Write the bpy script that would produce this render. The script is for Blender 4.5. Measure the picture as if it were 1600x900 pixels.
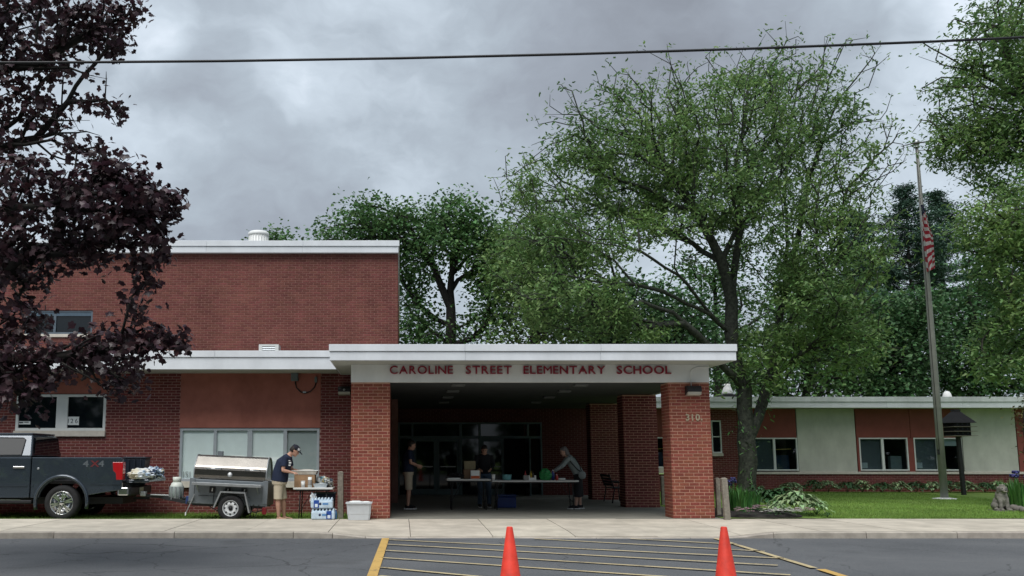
import bpy, bmesh, math, random
import numpy as np
from mathutils import Vector, Matrix, noise as mnoise

for o in list(bpy.data.objects): bpy.data.objects.remove(o)
scene = bpy.context.scene
col = scene.collection
R = math.radians
random.seed(7)
rng = np.random.default_rng(11)

# ------------------------------------------------------------------ camera
F_PX, PU, PV, PITCH, CAM_H = 1400.0, 625.0, 525.0, R(7.6), 1.42     # focal length and principal point on the 1600 x 900 frame
cam_d = bpy.data.cameras.new('camera'); cam = bpy.data.objects.new('camera', cam_d); col.objects.link(cam)
cam.location = (0, 0, CAM_H); cam.rotation_euler = (R(90) + PITCH, 0, 0)
cam_d.sensor_width = 36.0; cam_d.lens = F_PX / 1600 * 36
cam_d.shift_x = (800 - PU) / 1600; cam_d.shift_y = (PV - 450) / 1600
cam_d.clip_end = 2000
scene.camera = cam

# ------------------------------------------------------------------ light
SUN_EL, SUN_AZ = R(58), R(200)          # azimuth measured from +Y towards +X: behind the viewer, a little to the left
world = bpy.data.worlds.new('World'); scene.world = world; world.use_nodes = True
def build_world():
    nt = world.node_tree; N = nt.nodes; L = nt.links; N.clear()
    out = N.new('ShaderNodeOutputWorld')
    sky = N.new('ShaderNodeTexSky'); sky.sky_type = 'NISHITA'; sky.sun_disc = False
    sky.sun_elevation = SUN_EL; sky.sun_rotation = SUN_AZ
    sky.air_density = 1.2; sky.dust_density = 2.0
    bg1 = N.new('ShaderNodeBackground'); bg1.inputs['Strength'].default_value = 0.06
    L.new(sky.outputs[0], bg1.inputs[0])
    tc = N.new('ShaderNodeTexCoord')
    def noise(vec, scale, detail, rough, loc=(0, 0, 0), sc=(1, 1, 1)):
        mp = N.new('ShaderNodeMapping'); mp.inputs['Location'].default_value = loc; mp.inputs['Scale'].default_value = sc
        L.new(vec, mp.inputs[0])
        n = N.new('ShaderNodeTexNoise'); n.inputs['Scale'].default_value = scale
        n.inputs['Detail'].default_value = detail; n.inputs['Roughness'].default_value = rough
        L.new(mp.outputs[0], n.inputs['Vector']); return n
    def math_(op, a, b=None, clamp=False):
        m = N.new('ShaderNodeMath'); m.operation = op; m.use_clamp = clamp
        for i, x in enumerate((a, b)):
            if x is None: continue
            if isinstance(x, (int, float)): m.inputs[i].default_value = x
            else: L.new(x, m.inputs[i])
        return m.outputs[0]
    dirv = tc.outputs['Generated']
    warp = noise(dirv, 5.0, 4, .6, (3.1, 1.7, .4))
    w2 = N.new('ShaderNodeVectorMath'); w2.operation = 'MULTIPLY_ADD'
    L.new(warp.outputs['Color'], w2.inputs[0]); w2.inputs[1].default_value = (.16, .16, .13); L.new(dirv, w2.inputs[2])
    w3 = N.new('ShaderNodeVectorMath'); w3.operation = 'SUBTRACT'; L.new(w2.outputs[0], w3.inputs[0]); w3.inputs[1].default_value = (.08, .08, .065)
    wd = w3.outputs[0]
    big = noise(wd, 2.6, 5, .5, (0.3, 2.2, 5.1), (1, 1, 2.3))
    fine = noise(wd, 8.5, 7, .58, (1.3, .2, 2.1), (1, 1, 1.9))
    val = math_('ADD', math_('MULTIPLY', math_('SUBTRACT', big.outputs[0], .5), 1.05), math_('MULTIPLY', math_('SUBTRACT', fine.outputs[0], .5), .62))
    val = math_('ADD', val, .50)
    # the cloud deck of this sky: thin bright places (+) and thick dark ones (-), each a direction with an angular size
    for (u, v, rad, w) in [(265, 62, .055, .36), (430, 135, .06, .34), (520, 95, .08, .2), (620, 190, .13, .18), (1420, 20, .10, .20),
                           (1440, 230, .12, .12), (60, 190, .16, .14), (1390, 330, .18, .08), (760, 260, .10, .06),
                           (1020, 20, .20, -.24), (560, 30, .13, -.15), (1390, 55, .05, -.36), (450, 290, .20, -.10), (1180, 70, .15, -.18), (840, 60, .12, .06)]:
        dx = (u - PU) / F_PX; dy = (PV - v) / F_PX
        d = Vector((dx, math.cos(PITCH) - dy * math.sin(PITCH), math.sin(PITCH) + dy * math.cos(PITCH))).normalized()
        ds = N.new('ShaderNodeVectorMath'); ds.operation = 'DISTANCE'; L.new(wd, ds.inputs[0]); ds.inputs[1].default_value = d
        mr = N.new('ShaderNodeMapRange'); mr.interpolation_type = 'SMOOTHSTEP'
        mr.inputs['From Min'].default_value = rad * 1.5; mr.inputs['From Max'].default_value = 0
        mr.inputs['To Min'].default_value = 0; mr.inputs['To Max'].default_value = w
        L.new(ds.outputs['Value'], mr.inputs['Value'])
        val = math_('ADD', val, mr.outputs[0])
    ramp = N.new('ShaderNodeValToRGB'); cr = ramp.color_ramp
    cr.elements[0].position = .0; cr.elements[0].color = (.128, .139, .160, 1)
    cr.elements[1].position = 1.0; cr.elements[1].color = (.53, .565, .61, 1)
    for p, c in ((.28, (.172, .191, .220)), (.5, (.222, .254, .288)), (.7, (.305, .347, .390)), (.85, (.405, .446, .495))):
        e = cr.elements.new(p); e.color = (*c, 1)
    L.new(val, ramp.inputs[0])
    bg2 = N.new('ShaderNodeBackground'); bg2.inputs['Strength'].default_value = 1.0
    L.new(ramp.outputs[0], bg2.inputs[0])
    mix = N.new('ShaderNodeMixShader'); mix.inputs[0].default_value = .94
    L.new(bg1.outputs[0], mix.inputs[1]); L.new(bg2.outputs[0], mix.inputs[2]); L.new(mix.outputs[0], out.inputs[0])
build_world()
sun_d = bpy.data.lights.new('sun', 'SUN'); sun_d.energy = 1.5; sun_d.angle = R(40); sun_d.color = (1.0, .98, .95)
sun = bpy.data.objects.new('sun', sun_d); col.objects.link(sun)
sdir = Vector((math.sin(SUN_AZ) * math.cos(SUN_EL), math.cos(SUN_AZ) * math.cos(SUN_EL), math.sin(SUN_EL)))
sun.rotation_euler = sdir.to_track_quat('Z', 'Y').to_euler(); sun.location = sdir * 60
vs = scene.view_settings; vs.view_transform = 'Standard'; vs.look = 'None'; vs.gamma = 1.0; vs.exposure = 1.10; vs.use_curve_mapping = False
scene.render.engine = 'CYCLES'
scene.cycles.max_bounces = 6; scene.cycles.transparent_max_bounces = 8

# ------------------------------------------------------------------ geometry helpers
CP, SP = math.cos(PITCH), math.sin(PITCH)
def at(u, v, Y):
    """the point that stands at distance Y from the camera plane and shows at photo pixel (u, v)"""
    dx = (u - PU) / F_PX; dy = (PV - v) / F_PX; t = Y / (CP - dy * SP)
    return Vector((dx * t, Y, CAM_H + (SP + dy * CP) * t))
def gd(u, v, z=0.0):
    dx = (u - PU) / F_PX; dy = (PV - v) / F_PX; t = (z - CAM_H) / (SP + dy * CP)
    return Vector((dx * t, (CP - dy * SP) * t, z))
def S(r, g, b):
    f = lambda c: (c / 255 / 12.92) if c / 255 < .04045 else ((c / 255 + .055) / 1.055) ** 2.4
    return (f(r), f(g), f(b))

class MB:
    def __init__(s): s.v, s.f, s.m, s.s = [], [], [], []
    def add(s, verts, faces, mi=0, smooth=False):
        b = len(s.v); s.v.extend([tuple(p) for p in verts])
        for f in faces: s.f.append(tuple(i + b for i in f)); s.m.append(mi); s.s.append(smooth)
        return s
    def box(s, x0, x1, y0, y1, z0, z1, mi=0):
        x0, x1 = min(x0, x1), max(x0, x1); y0, y1 = min(y0, y1), max(y0, y1); z0, z1 = min(z0, z1), max(z0, z1)
        v = [(x0, y0, z0), (x1, y0, z0), (x1, y1, z0), (x0, y1, z0), (x0, y0, z1), (x1, y0, z1), (x1, y1, z1), (x0, y1, z1)]
        return s.add(v, [(3, 2, 1, 0), (4, 5, 6, 7), (0, 1, 5, 4), (1, 2, 6, 5), (2, 3, 7, 6), (3, 0, 4, 7)], mi)
    def bar(s, p0, p1, w, h, up=(0, 0, 1), mi=0):
        p0, p1 = Vector(p0), Vector(p1); d = (p1 - p0).normalized(); up = Vector(up)
        sx = d.cross(up).normalized(); sy = sx.cross(d).normalized(); v = []
        for p in (p0, p1):
            for a, b in ((-1, -1), (1, -1), (1, 1), (-1, 1)): v.append(p + sx * (a * w / 2) + sy * (b * h / 2))
        return s.add(v, [(3, 2, 1, 0), (4, 5, 6, 7), (0, 1, 5, 4), (1, 2, 6, 5), (2, 3, 7, 6), (3, 0, 4, 7)][::1], mi)
    def loft(s, rings, mi=0, smooth=True, caps=True, closed=False):
        n = len(rings[0]); v = [p for r in rings for p in r]; f = []
        k = len(rings)
        for i in range(k if closed else k - 1):
            a, b = i * n, ((i + 1) % k) * n
            for j in range(n): f.append((a + j, a + (j + 1) % n, b + (j + 1) % n, b + j))
        if caps and not closed: f.append(tuple(range(n))[::-1]); f.append(tuple(range((k - 1) * n, k * n)))
        return s.add(v, f, mi, smooth)
    def tube(s, pts, rad, n=8, mi=0, smooth=True, caps=True, flat=1.0):
        pts = [Vector(p) for p in pts]
        if isinstance(rad, (int, float)): rad = [rad] * len(pts)
        rings = []; prev = None
        for i, p in enumerate(pts):
            d = (pts[min(i + 1, len(pts) - 1)] - pts[max(i - 1, 0)])
            d = d.normalized() if d.length > 1e-9 else Vector((0, 0, 1))
            if prev is None: a = Vector((0, 0, 1)) if abs(d.z) < .9 else Vector((0, 1, 0))
            else: a = prev
            x = (a - d * a.dot(d)).normalized(); y = d.cross(x); prev = x
            rings.append([p + x * (math.cos(t) * rad[i]) + y * (math.sin(t) * rad[i] * flat) for t in [2 * math.pi * k / n for k in range(n)]])
        return s.loft(rings, mi, smooth, caps)
    def cyl(s, p0, p1, r0, r1=None, n=14, mi=0, smooth=True): return s.tube([p0, p1], [r0, r0 if r1 is None else r1], n, mi, smooth)
    def lathe(s, prof, c=(0, 0, 0), n=20, axis='z', mi=0, smooth=True, caps=True):
        rings = []
        for r, h in prof:
            ring = []
            for k in range(n):
                t = 2 * math.pi * k / n; a, b = math.cos(t) * r, math.sin(t) * r
                q = {'z': (a, b, h), 'y': (a, -h, b) if False else (b, h, a), 'x': (h, a, b)}[axis]
                ring.append((c[0] + q[0], c[1] + q[1], c[2] + q[2]))
            rings.append(ring)
        return s.loft(rings, mi, smooth, caps)
    def prism(s, poly, a0, a1, axis='y', mi=0, smooth=False):
        def P(p, a): return {'y': (p[0], a, p[1]), 'x': (a, p[0], p[1]), 'z': (p[0], p[1], a)}[axis]
        n = len(poly); v = [P(p, a0) for p in poly] + [P(p, a1) for p in poly]
        s.add(v, [tuple(range(n)), tuple(range(2 * n - 1, n - 1, -1))], mi, False)
        b = len(s.v) - 2 * n
        for i in range(n): s.f.append((b + i, b + n + i, b + n + (i + 1) % n, b + (i + 1) % n)); s.m.append(mi); s.s.append(smooth)
        return s
    def ball(s, c, rx, ry=None, rz=None, nu=14, nv=9, mi=0):
        ry = rx if ry is None else ry; rz = rx if rz is None else rz; rings = []
        for j in range(1, nv):
            ph = math.pi * j / nv - math.pi / 2
            rings.append([(c[0] + rx * math.cos(ph) * math.cos(2 * math.pi * i / nu), c[1] + ry * math.cos(ph) * math.sin(2 * math.pi * i / nu), c[2] + rz * math.sin(ph)) for i in range(nu)])
        return s.loft(rings, mi, True, True)
    def build(s, name, mats, parent=None, world=False, bevel=0, sub=0, seg=2):
        if not isinstance(mats, (list, tuple)): mats = [mats]
        me = bpy.data.meshes.new(name); V = s.v
        if world and parent is not None:
            o = parent.location
            V = [(p[0] - o[0], p[1] - o[1], p[2] - o[2]) for p in V]
            g = parent.parent
            if g is not None: V = [(p[0] - g.location[0], p[1] - g.location[1], p[2] - g.location[2]) for p in V]
        me.from_pydata(V, [], s.f)
        for m in mats: me.materials.append(m)
        me.polygons.foreach_set('material_index', s.m); me.polygons.foreach_set('use_smooth', s.s)
        bm = bmesh.new(); bm.from_mesh(me); bmesh.ops.recalc_face_normals(bm, faces=bm.faces); bm.to_mesh(me); bm.free()
        me.update()
        ob = bpy.data.objects.new(name, me); col.objects.link(ob); ob.parent = parent
        if bevel:
            b = ob.modifiers.new('bevel', 'BEVEL'); b.width = bevel; b.segments = seg; b.limit_method = 'ANGLE'; b.angle_limit = R(35)
        if sub:
            q = ob.modifiers.new('sub', 'SUBSURF'); q.levels = sub; q.render_levels = sub
        return ob

def npmesh(name, verts, faces, mat, parent=None, world=True, smooth=False):
    """big meshes straight from arrays; faces all have the same corner count"""
    verts = np.asarray(verts, np.float32); faces = np.asarray(faces, np.int32)
    if world and parent is not None: verts = verts - np.array(parent.location, np.float32)
    me = bpy.data.meshes.new(name); k = faces.shape[1]
    me.vertices.add(len(verts)); me.vertices.foreach_set('co', verts.ravel())
    me.loops.add(faces.size); me.loops.foreach_set('vertex_index', faces.ravel())
    me.polygons.add(len(faces)); me.polygons.foreach_set('loop_start', np.arange(0, faces.size, k, dtype=np.int32))
    me.polygons.foreach_set('use_smooth', np.full(len(faces), smooth))
    me.materials.append(mat); me.update(calc_edges=True); me.validate()
    ob = bpy.data.objects.new(name, me); col.objects.link(ob); ob.parent = parent
    return ob
def thing(name, label, cat, loc=(0, 0, 0), rotz=0, group=None):
    o = bpy.data.objects.new(name, None); col.objects.link(o); o.empty_display_size = .2
    o.location = loc; o.rotation_euler = (0, 0, rotz); o['label'] = label; o['category'] = cat
    if group: o['group'] = group
    return o
def tag(o, label=None, cat=None, group=None, kind=None):
    if label: o['label'] = label
    if cat: o['category'] = cat
    if group: o['group'] = group
    if kind: o['kind'] = kind
    return o
def structure(o): o['kind'] = 'structure'; return o

# ------------------------------------------------------------------ materials
def mat(name, c, rough=.75, var=.12, scale=6.0, metal=0.0, bump=0.0, bscale=60.0, spec=.4, isl=0.0, hue=None, coat=0.0, trans=0.0, detail=5, stain=0.0):
    """one plain surface: base colour with soft mottling, grain and (isl) a shade of its own for every separate piece"""
    m = bpy.data.materials.new(name); m.use_nodes = True; nt = m.node_tree; N, L = nt.nodes, nt.links
    b = N['Principled BSDF']; b.inputs['Roughness'].default_value = rough; b.inputs['Metallic'].default_value = metal
    b.inputs['Specular IOR Level'].default_value = spec; b.inputs['Coat Weight'].default_value = coat
    tc = N.new('ShaderNodeTexCoord'); oi = N.new('ShaderNodeObjectInfo')
    ad = N.new('ShaderNodeVectorMath'); ad.operation = 'MULTIPLY_ADD'; ad.inputs[1].default_value = (37, 53, 71)
    cv = N.new('ShaderNodeCombineXYZ')
    for i in range(3): L.new(oi.outputs['Random'], cv.inputs[i])
    L.new(cv.outputs[0], ad.inputs[0]); L.new(tc.outputs['Object'], ad.inputs[2])
    n = N.new('ShaderNodeTexNoise'); n.inputs['Scale'].default_value = scale; n.inputs['Detail'].default_value = detail; n.inputs['Roughness'].default_value = .6
    L.new(ad.outputs[0], n.inputs['Vector'])
    hi = hue if hue else tuple(min(1, x * (1 + var)) for x in c); lo = tuple(x * (1 - var) for x in c)
    mx = N.new('ShaderNodeMix'); mx.data_type = 'RGBA'
    mr = N.new('ShaderNodeMapRange'); mr.inputs['From Min'].default_value = .3; mr.inputs['From Max'].default_value = .7
    L.new(n.outputs[0], mr.inputs[0]); L.new(mr.outputs[0], mx.inputs[0])
    mx.inputs[6].default_value = (*lo, 1); mx.inputs[7].default_value = (*hi, 1); colr = mx.outputs[2]
    if isl:
        ge = N.new('ShaderNodeNewGeometry'); s1 = N.new('ShaderNodeMath'); s1.operation = 'ADD'
        L.new(ge.outputs['Random Per Island'], s1.inputs[0]); L.new(oi.outputs['Random'], s1.inputs[1])
        fr = N.new('ShaderNodeMath'); fr.operation = 'FRACT'; L.new(s1.outputs[0], fr.inputs[0])
        hs = N.new('ShaderNodeHueSaturation'); r2 = N.new('ShaderNodeMapRange')
        r2.inputs['To Min'].default_value = 1 - isl; r2.inputs['To Max'].default_value = 1 + isl
        L.new(fr.outputs[0], r2.inputs[0]); L.new(r2.outputs[0], hs.inputs['Value'])
        m2 = N.new('ShaderNodeMath'); m2.operation = 'MULTIPLY'; m2.inputs[1].default_value = 7.31; L.new(fr.outputs[0], m2.inputs[0])
        f2 = N.new('ShaderNodeMath'); f2.operation = 'FRACT'; L.new(m2.outputs[0], f2.inputs[0])
        r3 = N.new('ShaderNodeMapRange'); r3.inputs['To Min'].default_value = .5 - isl * .05; r3.inputs['To Max'].default_value = .5 + isl * .05
        L.new(f2.outputs[0], r3.inputs[0]); L.new(r3.outputs[0], hs.inputs['Hue'])
        L.new(colr, hs.inputs['Color']); colr = hs.outputs[0]
    if stain:      # weathering: broad streaky patches fixed to the place
        g2 = N.new('ShaderNodeNewGeometry'); mp = N.new('ShaderNodeMapping'); mp.inputs['Scale'].default_value = (1.0, 1.0, .45); L.new(g2.outputs['Position'], mp.inputs[0])
        n3 = N.new('ShaderNodeTexNoise'); n3.inputs['Scale'].default_value = 1.1; n3.inputs['Detail'].default_value = 7; n3.inputs['Roughness'].default_value = .68; L.new(mp.outputs[0], n3.inputs['Vector'])
        r4 = N.new('ShaderNodeMapRange'); r4.inputs['From Min'].default_value = .32; r4.inputs['From Max'].default_value = .66; r4.inputs['To Min'].default_value = 1 - stain; r4.inputs['To Max'].default_value = 1 + stain * .4; L.new(n3.outputs[0], r4.inputs[0])
        h2 = N.new('ShaderNodeHueSaturation'); L.new(r4.outputs[0], h2.inputs['Value']); L.new(colr, h2.inputs['Color']); colr = h2.outputs[0]
    L.new(colr, b.inputs['Base Color'])
    if bump:
        n2 = N.new('ShaderNodeTexNoise'); n2.inputs['Scale'].default_value = bscale; n2.inputs['Detail'].default_value = 4
        L.new(ad.outputs[0], n2.inputs['Vector'])
        bp = N.new('ShaderNodeBump'); bp.inputs['Strength'].default_value = bump; bp.inputs['Distance'].default_value = .01
        L.new(n2.outputs[0], bp.inputs['Height']); L.new(bp.outputs[0], b.inputs['Normal'])
    if trans:
        t = N.new('ShaderNodeBsdfTranslucent'); L.new(colr, t.inputs[0]); ms = N.new('ShaderNodeMixShader'); ms.inputs[0].default_value = trans
        L.new(b.outputs[0], ms.inputs[1]); L.new(t.outputs[0], ms.inputs[2]); L.new(ms.outputs[0], N['Material Output'].inputs[0])
    m.diffuse_color = (*c, 1)
    return m
def glass_mat(name, tint=(.6, .65, .68), refl=.10, clear=1.0, rough=.02):
    m = bpy.data.materials.new(name); m.use_nodes = True; nt = m.node_tree; N, L = nt.nodes, nt.links; N.remove(N['Principled BSDF'])
    tr = N.new('ShaderNodeBsdfTransparent'); tr.inputs[0].default_value = (*[t * clear for t in tint], 1)
    gl = N.new('ShaderNodeBsdfGlossy'); gl.inputs['Roughness'].default_value = rough
    fr = N.new('ShaderNodeFresnel'); fr.inputs[0].default_value = 1.5
    ad = N.new('ShaderNodeMath'); ad.operation = 'ADD'; ad.inputs[1].default_value = refl - .04; ad.use_clamp = True; L.new(fr.outputs[0], ad.inputs[0])
    ge = N.new('ShaderNodeNewGeometry'); iv = N.new('ShaderNodeMath'); iv.operation = 'SUBTRACT'; iv.inputs[0].default_value = 1; L.new(ge.outputs['Backfacing'], iv.inputs[1])
    mu = N.new('ShaderNodeMath'); mu.operation = 'MULTIPLY'; L.new(ad.outputs[0], mu.inputs[0]); L.new(iv.outputs[0], mu.inputs[1])
    ms = N.new('ShaderNodeMixShader'); L.new(mu.outputs[0], ms.inputs[0]); L.new(tr.outputs[0], ms.inputs[1]); L.new(gl.outputs[0], ms.inputs[2])
    L.new(ms.outputs[0], N['Material Output'].inputs[0]); return m

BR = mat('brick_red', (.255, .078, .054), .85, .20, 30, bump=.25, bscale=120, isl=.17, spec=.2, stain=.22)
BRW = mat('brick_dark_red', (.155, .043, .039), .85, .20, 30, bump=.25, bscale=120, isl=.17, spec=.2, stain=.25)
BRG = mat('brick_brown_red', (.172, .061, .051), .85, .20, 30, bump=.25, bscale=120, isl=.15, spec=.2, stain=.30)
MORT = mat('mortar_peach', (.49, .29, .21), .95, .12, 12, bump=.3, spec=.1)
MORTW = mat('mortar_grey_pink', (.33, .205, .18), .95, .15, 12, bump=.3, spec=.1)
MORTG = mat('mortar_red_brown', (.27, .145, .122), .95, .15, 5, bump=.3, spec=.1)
STUC = mat('stucco_red', (.35, .135, .105), .95, .10, 3.5, bump=.35, bscale=160, spec=.1, stain=.2)
STUCW = mat('stucco_white', (.52, .53, .47), .95, .06, 2.0, bump=.5, bscale=110, spec=.1, stain=.18)
REDP = mat('panel_red', (.225, .064, .052), .7, .10, 2.5, spec=.25)
FASC = mat('fascia_white_metal', (.70, .73, .765), .42, .05, 1.2, spec=.4, stain=.12)
SIGNW = mat('sign_panel_white', (.74, .76, .75), .6, .05, 1.3, spec=.3, stain=.12)
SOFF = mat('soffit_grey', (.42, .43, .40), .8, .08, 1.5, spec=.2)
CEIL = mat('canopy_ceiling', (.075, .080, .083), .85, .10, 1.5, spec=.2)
ALU = mat('window_aluminium', (.42, .46, .49), .42, .08, 5, metal=.35)
WHITEF = mat('window_white_frame', (.66, .69, .68), .5, .06, 4)
SILL = mat('stone_sill', (.58, .54, .47), .85, .10, 9, bump=.2)
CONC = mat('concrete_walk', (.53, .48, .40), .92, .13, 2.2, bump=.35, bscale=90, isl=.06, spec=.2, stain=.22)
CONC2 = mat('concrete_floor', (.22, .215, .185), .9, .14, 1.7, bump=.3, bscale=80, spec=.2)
KERB = mat('concrete_kerb', (.40, .36, .31), .92, .22, 4, bump=.4, bscale=70, isl=.10, spec=.2)
ROOFM = mat('roof_gravel', (.20, .20, .19), .95, .2, 20)
DARKG = bpy.data.materials.new('glass_dark'); DARKG.use_nodes = True
_b = DARKG.node_tree.nodes['Principled BSDF']; _b.inputs['Base Color'].default_value = (.006, .009, .012, 1); _b.inputs['Roughness'].default_value = .04; _b.inputs['Specular IOR Level'].default_value = .45
GLASS = glass_mat('glass_clear', (.97, .99, .99), .06)
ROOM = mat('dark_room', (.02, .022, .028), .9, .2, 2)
BLIND = mat('window_blind', (.80, .86, .85), .8, .05, 3)
BLINDG = mat('window_blind_grey', (.36, .40, .40), .8, .05, 3)
BLACKM = mat('black_metal', (.018, .018, .020), .5, .2, 9)
STEEL = mat('galvanised_steel', (.40, .42, .43), .38, .12, 7, metal=.7)
WOODG = mat('weathered_wood', (.22, .20, .165), .9, .30, 14, bump=.5, bscale=40)
MARO = mat('letter_maroon', (.25, .013, .034), .45, .06, 4)
WHITE = mat('white_plain', (.74, .75, .74), .55, .04, 6)
PAPER = mat('paper_white', (.72, .76, .75), .85, .04, 6)
INK = mat('ink_dark', (.03, .04, .05), .8, .1, 6)
# ================================================================== setting
# ---------- asphalt road
def noise_color_mat(name, stops, scale, rough, bump, bscale, detail=8, stretch=(1, 1, 1), cracks=False):
    m = bpy.data.materials.new(name); m.use_nodes = True; nt = m.node_tree; N, L = nt.nodes, nt.links; b = N['Principled BSDF']
    b.inputs['Roughness'].default_value = rough; b.inputs['Specular IOR Level'].default_value = .25
    tc = N.new('ShaderNodeTexCoord'); mp = N.new('ShaderNodeMapping'); mp.inputs['Scale'].default_value = stretch; L.new(tc.outputs['Object'], mp.inputs[0])
    def nz(sc, de, ro=.6):
        n = N.new('ShaderNodeTexNoise'); n.inputs['Scale'].default_value = sc; n.inputs['Detail'].default_value = de; n.inputs['Roughness'].default_value = ro
        L.new(mp.outputs[0], n.inputs['Vector']); return n.outputs[0]
    a, c = nz(scale, 5), nz(bscale, detail, .75)
    mm = N.new('ShaderNodeMath'); mm.operation = 'MULTIPLY_ADD'; L.new(c, mm.inputs[0]); mm.inputs[1].default_value = .6; 
    m3 = N.new('ShaderNodeMath'); m3.operation = 'MULTIPLY'; L.new(a, m3.inputs[0]); m3.inputs[1].default_value = .4; L.new(m3.outputs[0], mm.inputs[2])
    rp = N.new('ShaderNodeValToRGB'); cr = rp.color_ramp; cr.elements[0].position = stops[0][0]; cr.elements[0].color = (*stops[0][1], 1)
    cr.elements[1].position = stops[-1][0]; cr.elements[1].color = (*stops[-1][1], 1)
    for p, q in stops[1:-1]: e = cr.elements.new(p); e.color = (*q, 1)
    L.new(mm.outputs[0], rp.inputs[0]); cl = rp.outputs[0]
    if cracks:     # a web of fine cracks and a few dark sealed ones
        wn = N.new('ShaderNodeTexNoise'); wn.inputs['Scale'].default_value = 1.4; wn.inputs['Detail'].default_value = 6; L.new(mp.outputs[0], wn.inputs['Vector'])
        wv = N.new('ShaderNodeVectorMath'); wv.operation = 'MULTIPLY_ADD'; wv.inputs[1].default_value = (.9, .9, 0); L.new(wn.outputs['Color'], wv.inputs[0]); L.new(mp.outputs[0], wv.inputs[2])
        for sc_, th, dk in ((.30, .0042, .62), (.10, .0016, .6)):
            vo = N.new('ShaderNodeTexVoronoi'); vo.feature = 'DISTANCE_TO_EDGE'; vo.inputs['Scale'].default_value = sc_; L.new(wv.outputs[0], vo.inputs['Vector'])
            lt = N.new('ShaderNodeMapRange'); lt.inputs['From Min'].default_value = th * .4; lt.inputs['From Max'].default_value = th; lt.inputs['To Min'].default_value = dk; lt.inputs['To Max'].default_value = 1; L.new(vo.outputs['Distance'], lt.inputs[0])
            hs = N.new('ShaderNodeHueSaturation'); L.new(lt.outputs[0], hs.inputs['Value']); L.new(cl, hs.inputs['Color']); cl = hs.outputs[0]
        on = nz(.5, 3); om = N.new('ShaderNodeMapRange'); om.inputs['From Min'].default_value = .60; om.inputs['From Max'].default_value = .72; om.inputs['To Min'].default_value = 1; om.inputs['To Max'].default_value = .72; L.new(on, om.inputs[0])
        hs = N.new('ShaderNodeHueSaturation'); L.new(om.outputs[0], hs.inputs['Value']); L.new(cl, hs.inputs['Color']); cl = hs.outputs[0]
    L.new(cl, b.inputs['Base Color'])
    bp = N.new('ShaderNodeBump'); bp.inputs['Strength'].default_value = bump; bp.inputs['Distance'].default_value = .02
    L.new(c, bp.inputs['Height']); L.new(bp.outputs[0], b.inputs['Normal']); return m
ASPH = noise_color_mat('asphalt', [(.30, (.052, .055, .061)), (.48, (.108, .113, .120)), (.60, (.145, .149, .154)), (.72, (.24, .24, .245))], .35, .9, .7, 34, cracks=True)
LAWN = noise_color_mat('lawn_green', [(.32, (.075, .135, .024)), (.5, (.145, .240, .046)), (.70, (.25, .33, .09))], .45, .95, .6, 24, stretch=(1, .35, 1))
MULCH = noise_color_mat('mulch_dark', [(.30, (.010, .009, .009)), (.5, (.028, .025, .024)), (.72, (.075, .062, .055))], 3, .95, .9, 40)
YEL = noise_color_mat('road_paint_yellow', [(.36, (.14, .12, .09)), (.44, (.50, .32, .10)), (.7, (.66, .43, .14))], 1.8, .8, .2, 30)
YELP = noise_color_mat('road_paint_worn', [(.38, (.10, .09, .075)), (.47, (.44, .36, .21)), (.7, (.60, .50, .30))], 1.8, .8, .2, 30)

YK = 17.15            # road edge; beyond it the walk
YW = 20.65            # back of the walk
g = MB(); g.box(-400, 400, -400, 600, -.6, -.16); structure(g.build('ground', LAWN))
def sheet(name, x0, x1, y0, y1, zf, mat_, nx, ny, thick=.05):
    vs_, fs = [], []
    for j in range(ny + 1):
        for i in range(nx + 1):
            x = x0 + (x1 - x0) * i / nx; y = y0 + (y1 - y0) * j / ny; vs_.append((x, y, zf(x, y)))
    for j in range(ny):
        for i in range(nx): a = j * (nx + 1) + i; fs.append((a, a + 1, a + nx + 2, a + nx + 1))
    m = MB(); m.add(vs_, fs, 0, True); return m.build(name, mat_)
structure(sheet('road', -120, 120, -9, YK - .002, lambda x, y: -.12 + .012 * mnoise.noise((x * .3, y * .3, 0)), ASPH, 160, 40))
# the walk: slabs about 1.52 m wide that dip to the road in front of the entrance
RAMP0, RAMP1 = gd(600, 841).x, gd(1165, 841).x
def dip(x):
    a = min(1, max(0, (x - (RAMP0 - 1.45)) / 1.45)); b = min(1, max(0, ((RAMP1 + 1.3) - x) / 1.3)); t = min(a, b); return t * t * (3 - 2 * t)
walk = structure(thing('sidewalk', 'pale concrete walk along the school front', 'sidewalk', (0, YK, 0))); del walk['category']
SL = 1.56; base_x = gd(505, 838).x
for i in range(-10, 15):
    x0 = base_x + i * SL + .006; x1 = x0 + SL - .012; m = MB(); n = 8; top = []
    dz = random.uniform(-.004, .004)
    ys = [YK + .16, YK + .9, YW]
    vs_, fs = [], []
    for k in range(n + 1):
        x = x0 + (x1 - x0) * k / n; d = dip(x)
        for y in ys:
            w = max(0, 1 - (y - YK) / 1.9)
            vs_.append((x, y, dz - .105 * d * w))
        for y in ys: vs_.append((x, y, -.19))
    for k in range(n):
        a, b = k * 6, (k + 1) * 6
        for j in range(2): fs.append((a + j, b + j, b + j + 1, a + j + 1))
        fs.append((a, a + 3, b + 3, b)); fs.append((a + 2, b + 2, b + 5, a + 5))
    fs.append((0, 1, 4, 3)); fs.append((1, 2, 5, 4)); e = n * 6; fs.append((e, e + 3, e + 4, e + 1)); fs.append((e + 1, e + 4, e + 5, e + 2))
    m.add(vs_, fs); m.build('paving_slab', CONC, walk, world=True)
m = MB(); m.box(base_x - 10 * SL, base_x + 15 * SL, YK + .17, YW - .01, -.22, -.15); m.build('walk_bedding', KERB, walk, world=True)
kerb = structure(thing('kerb', 'low concrete kerb between road and walk', 'kerb', (0, YK, 0))); del kerb['category']
xk = -17.0
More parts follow.
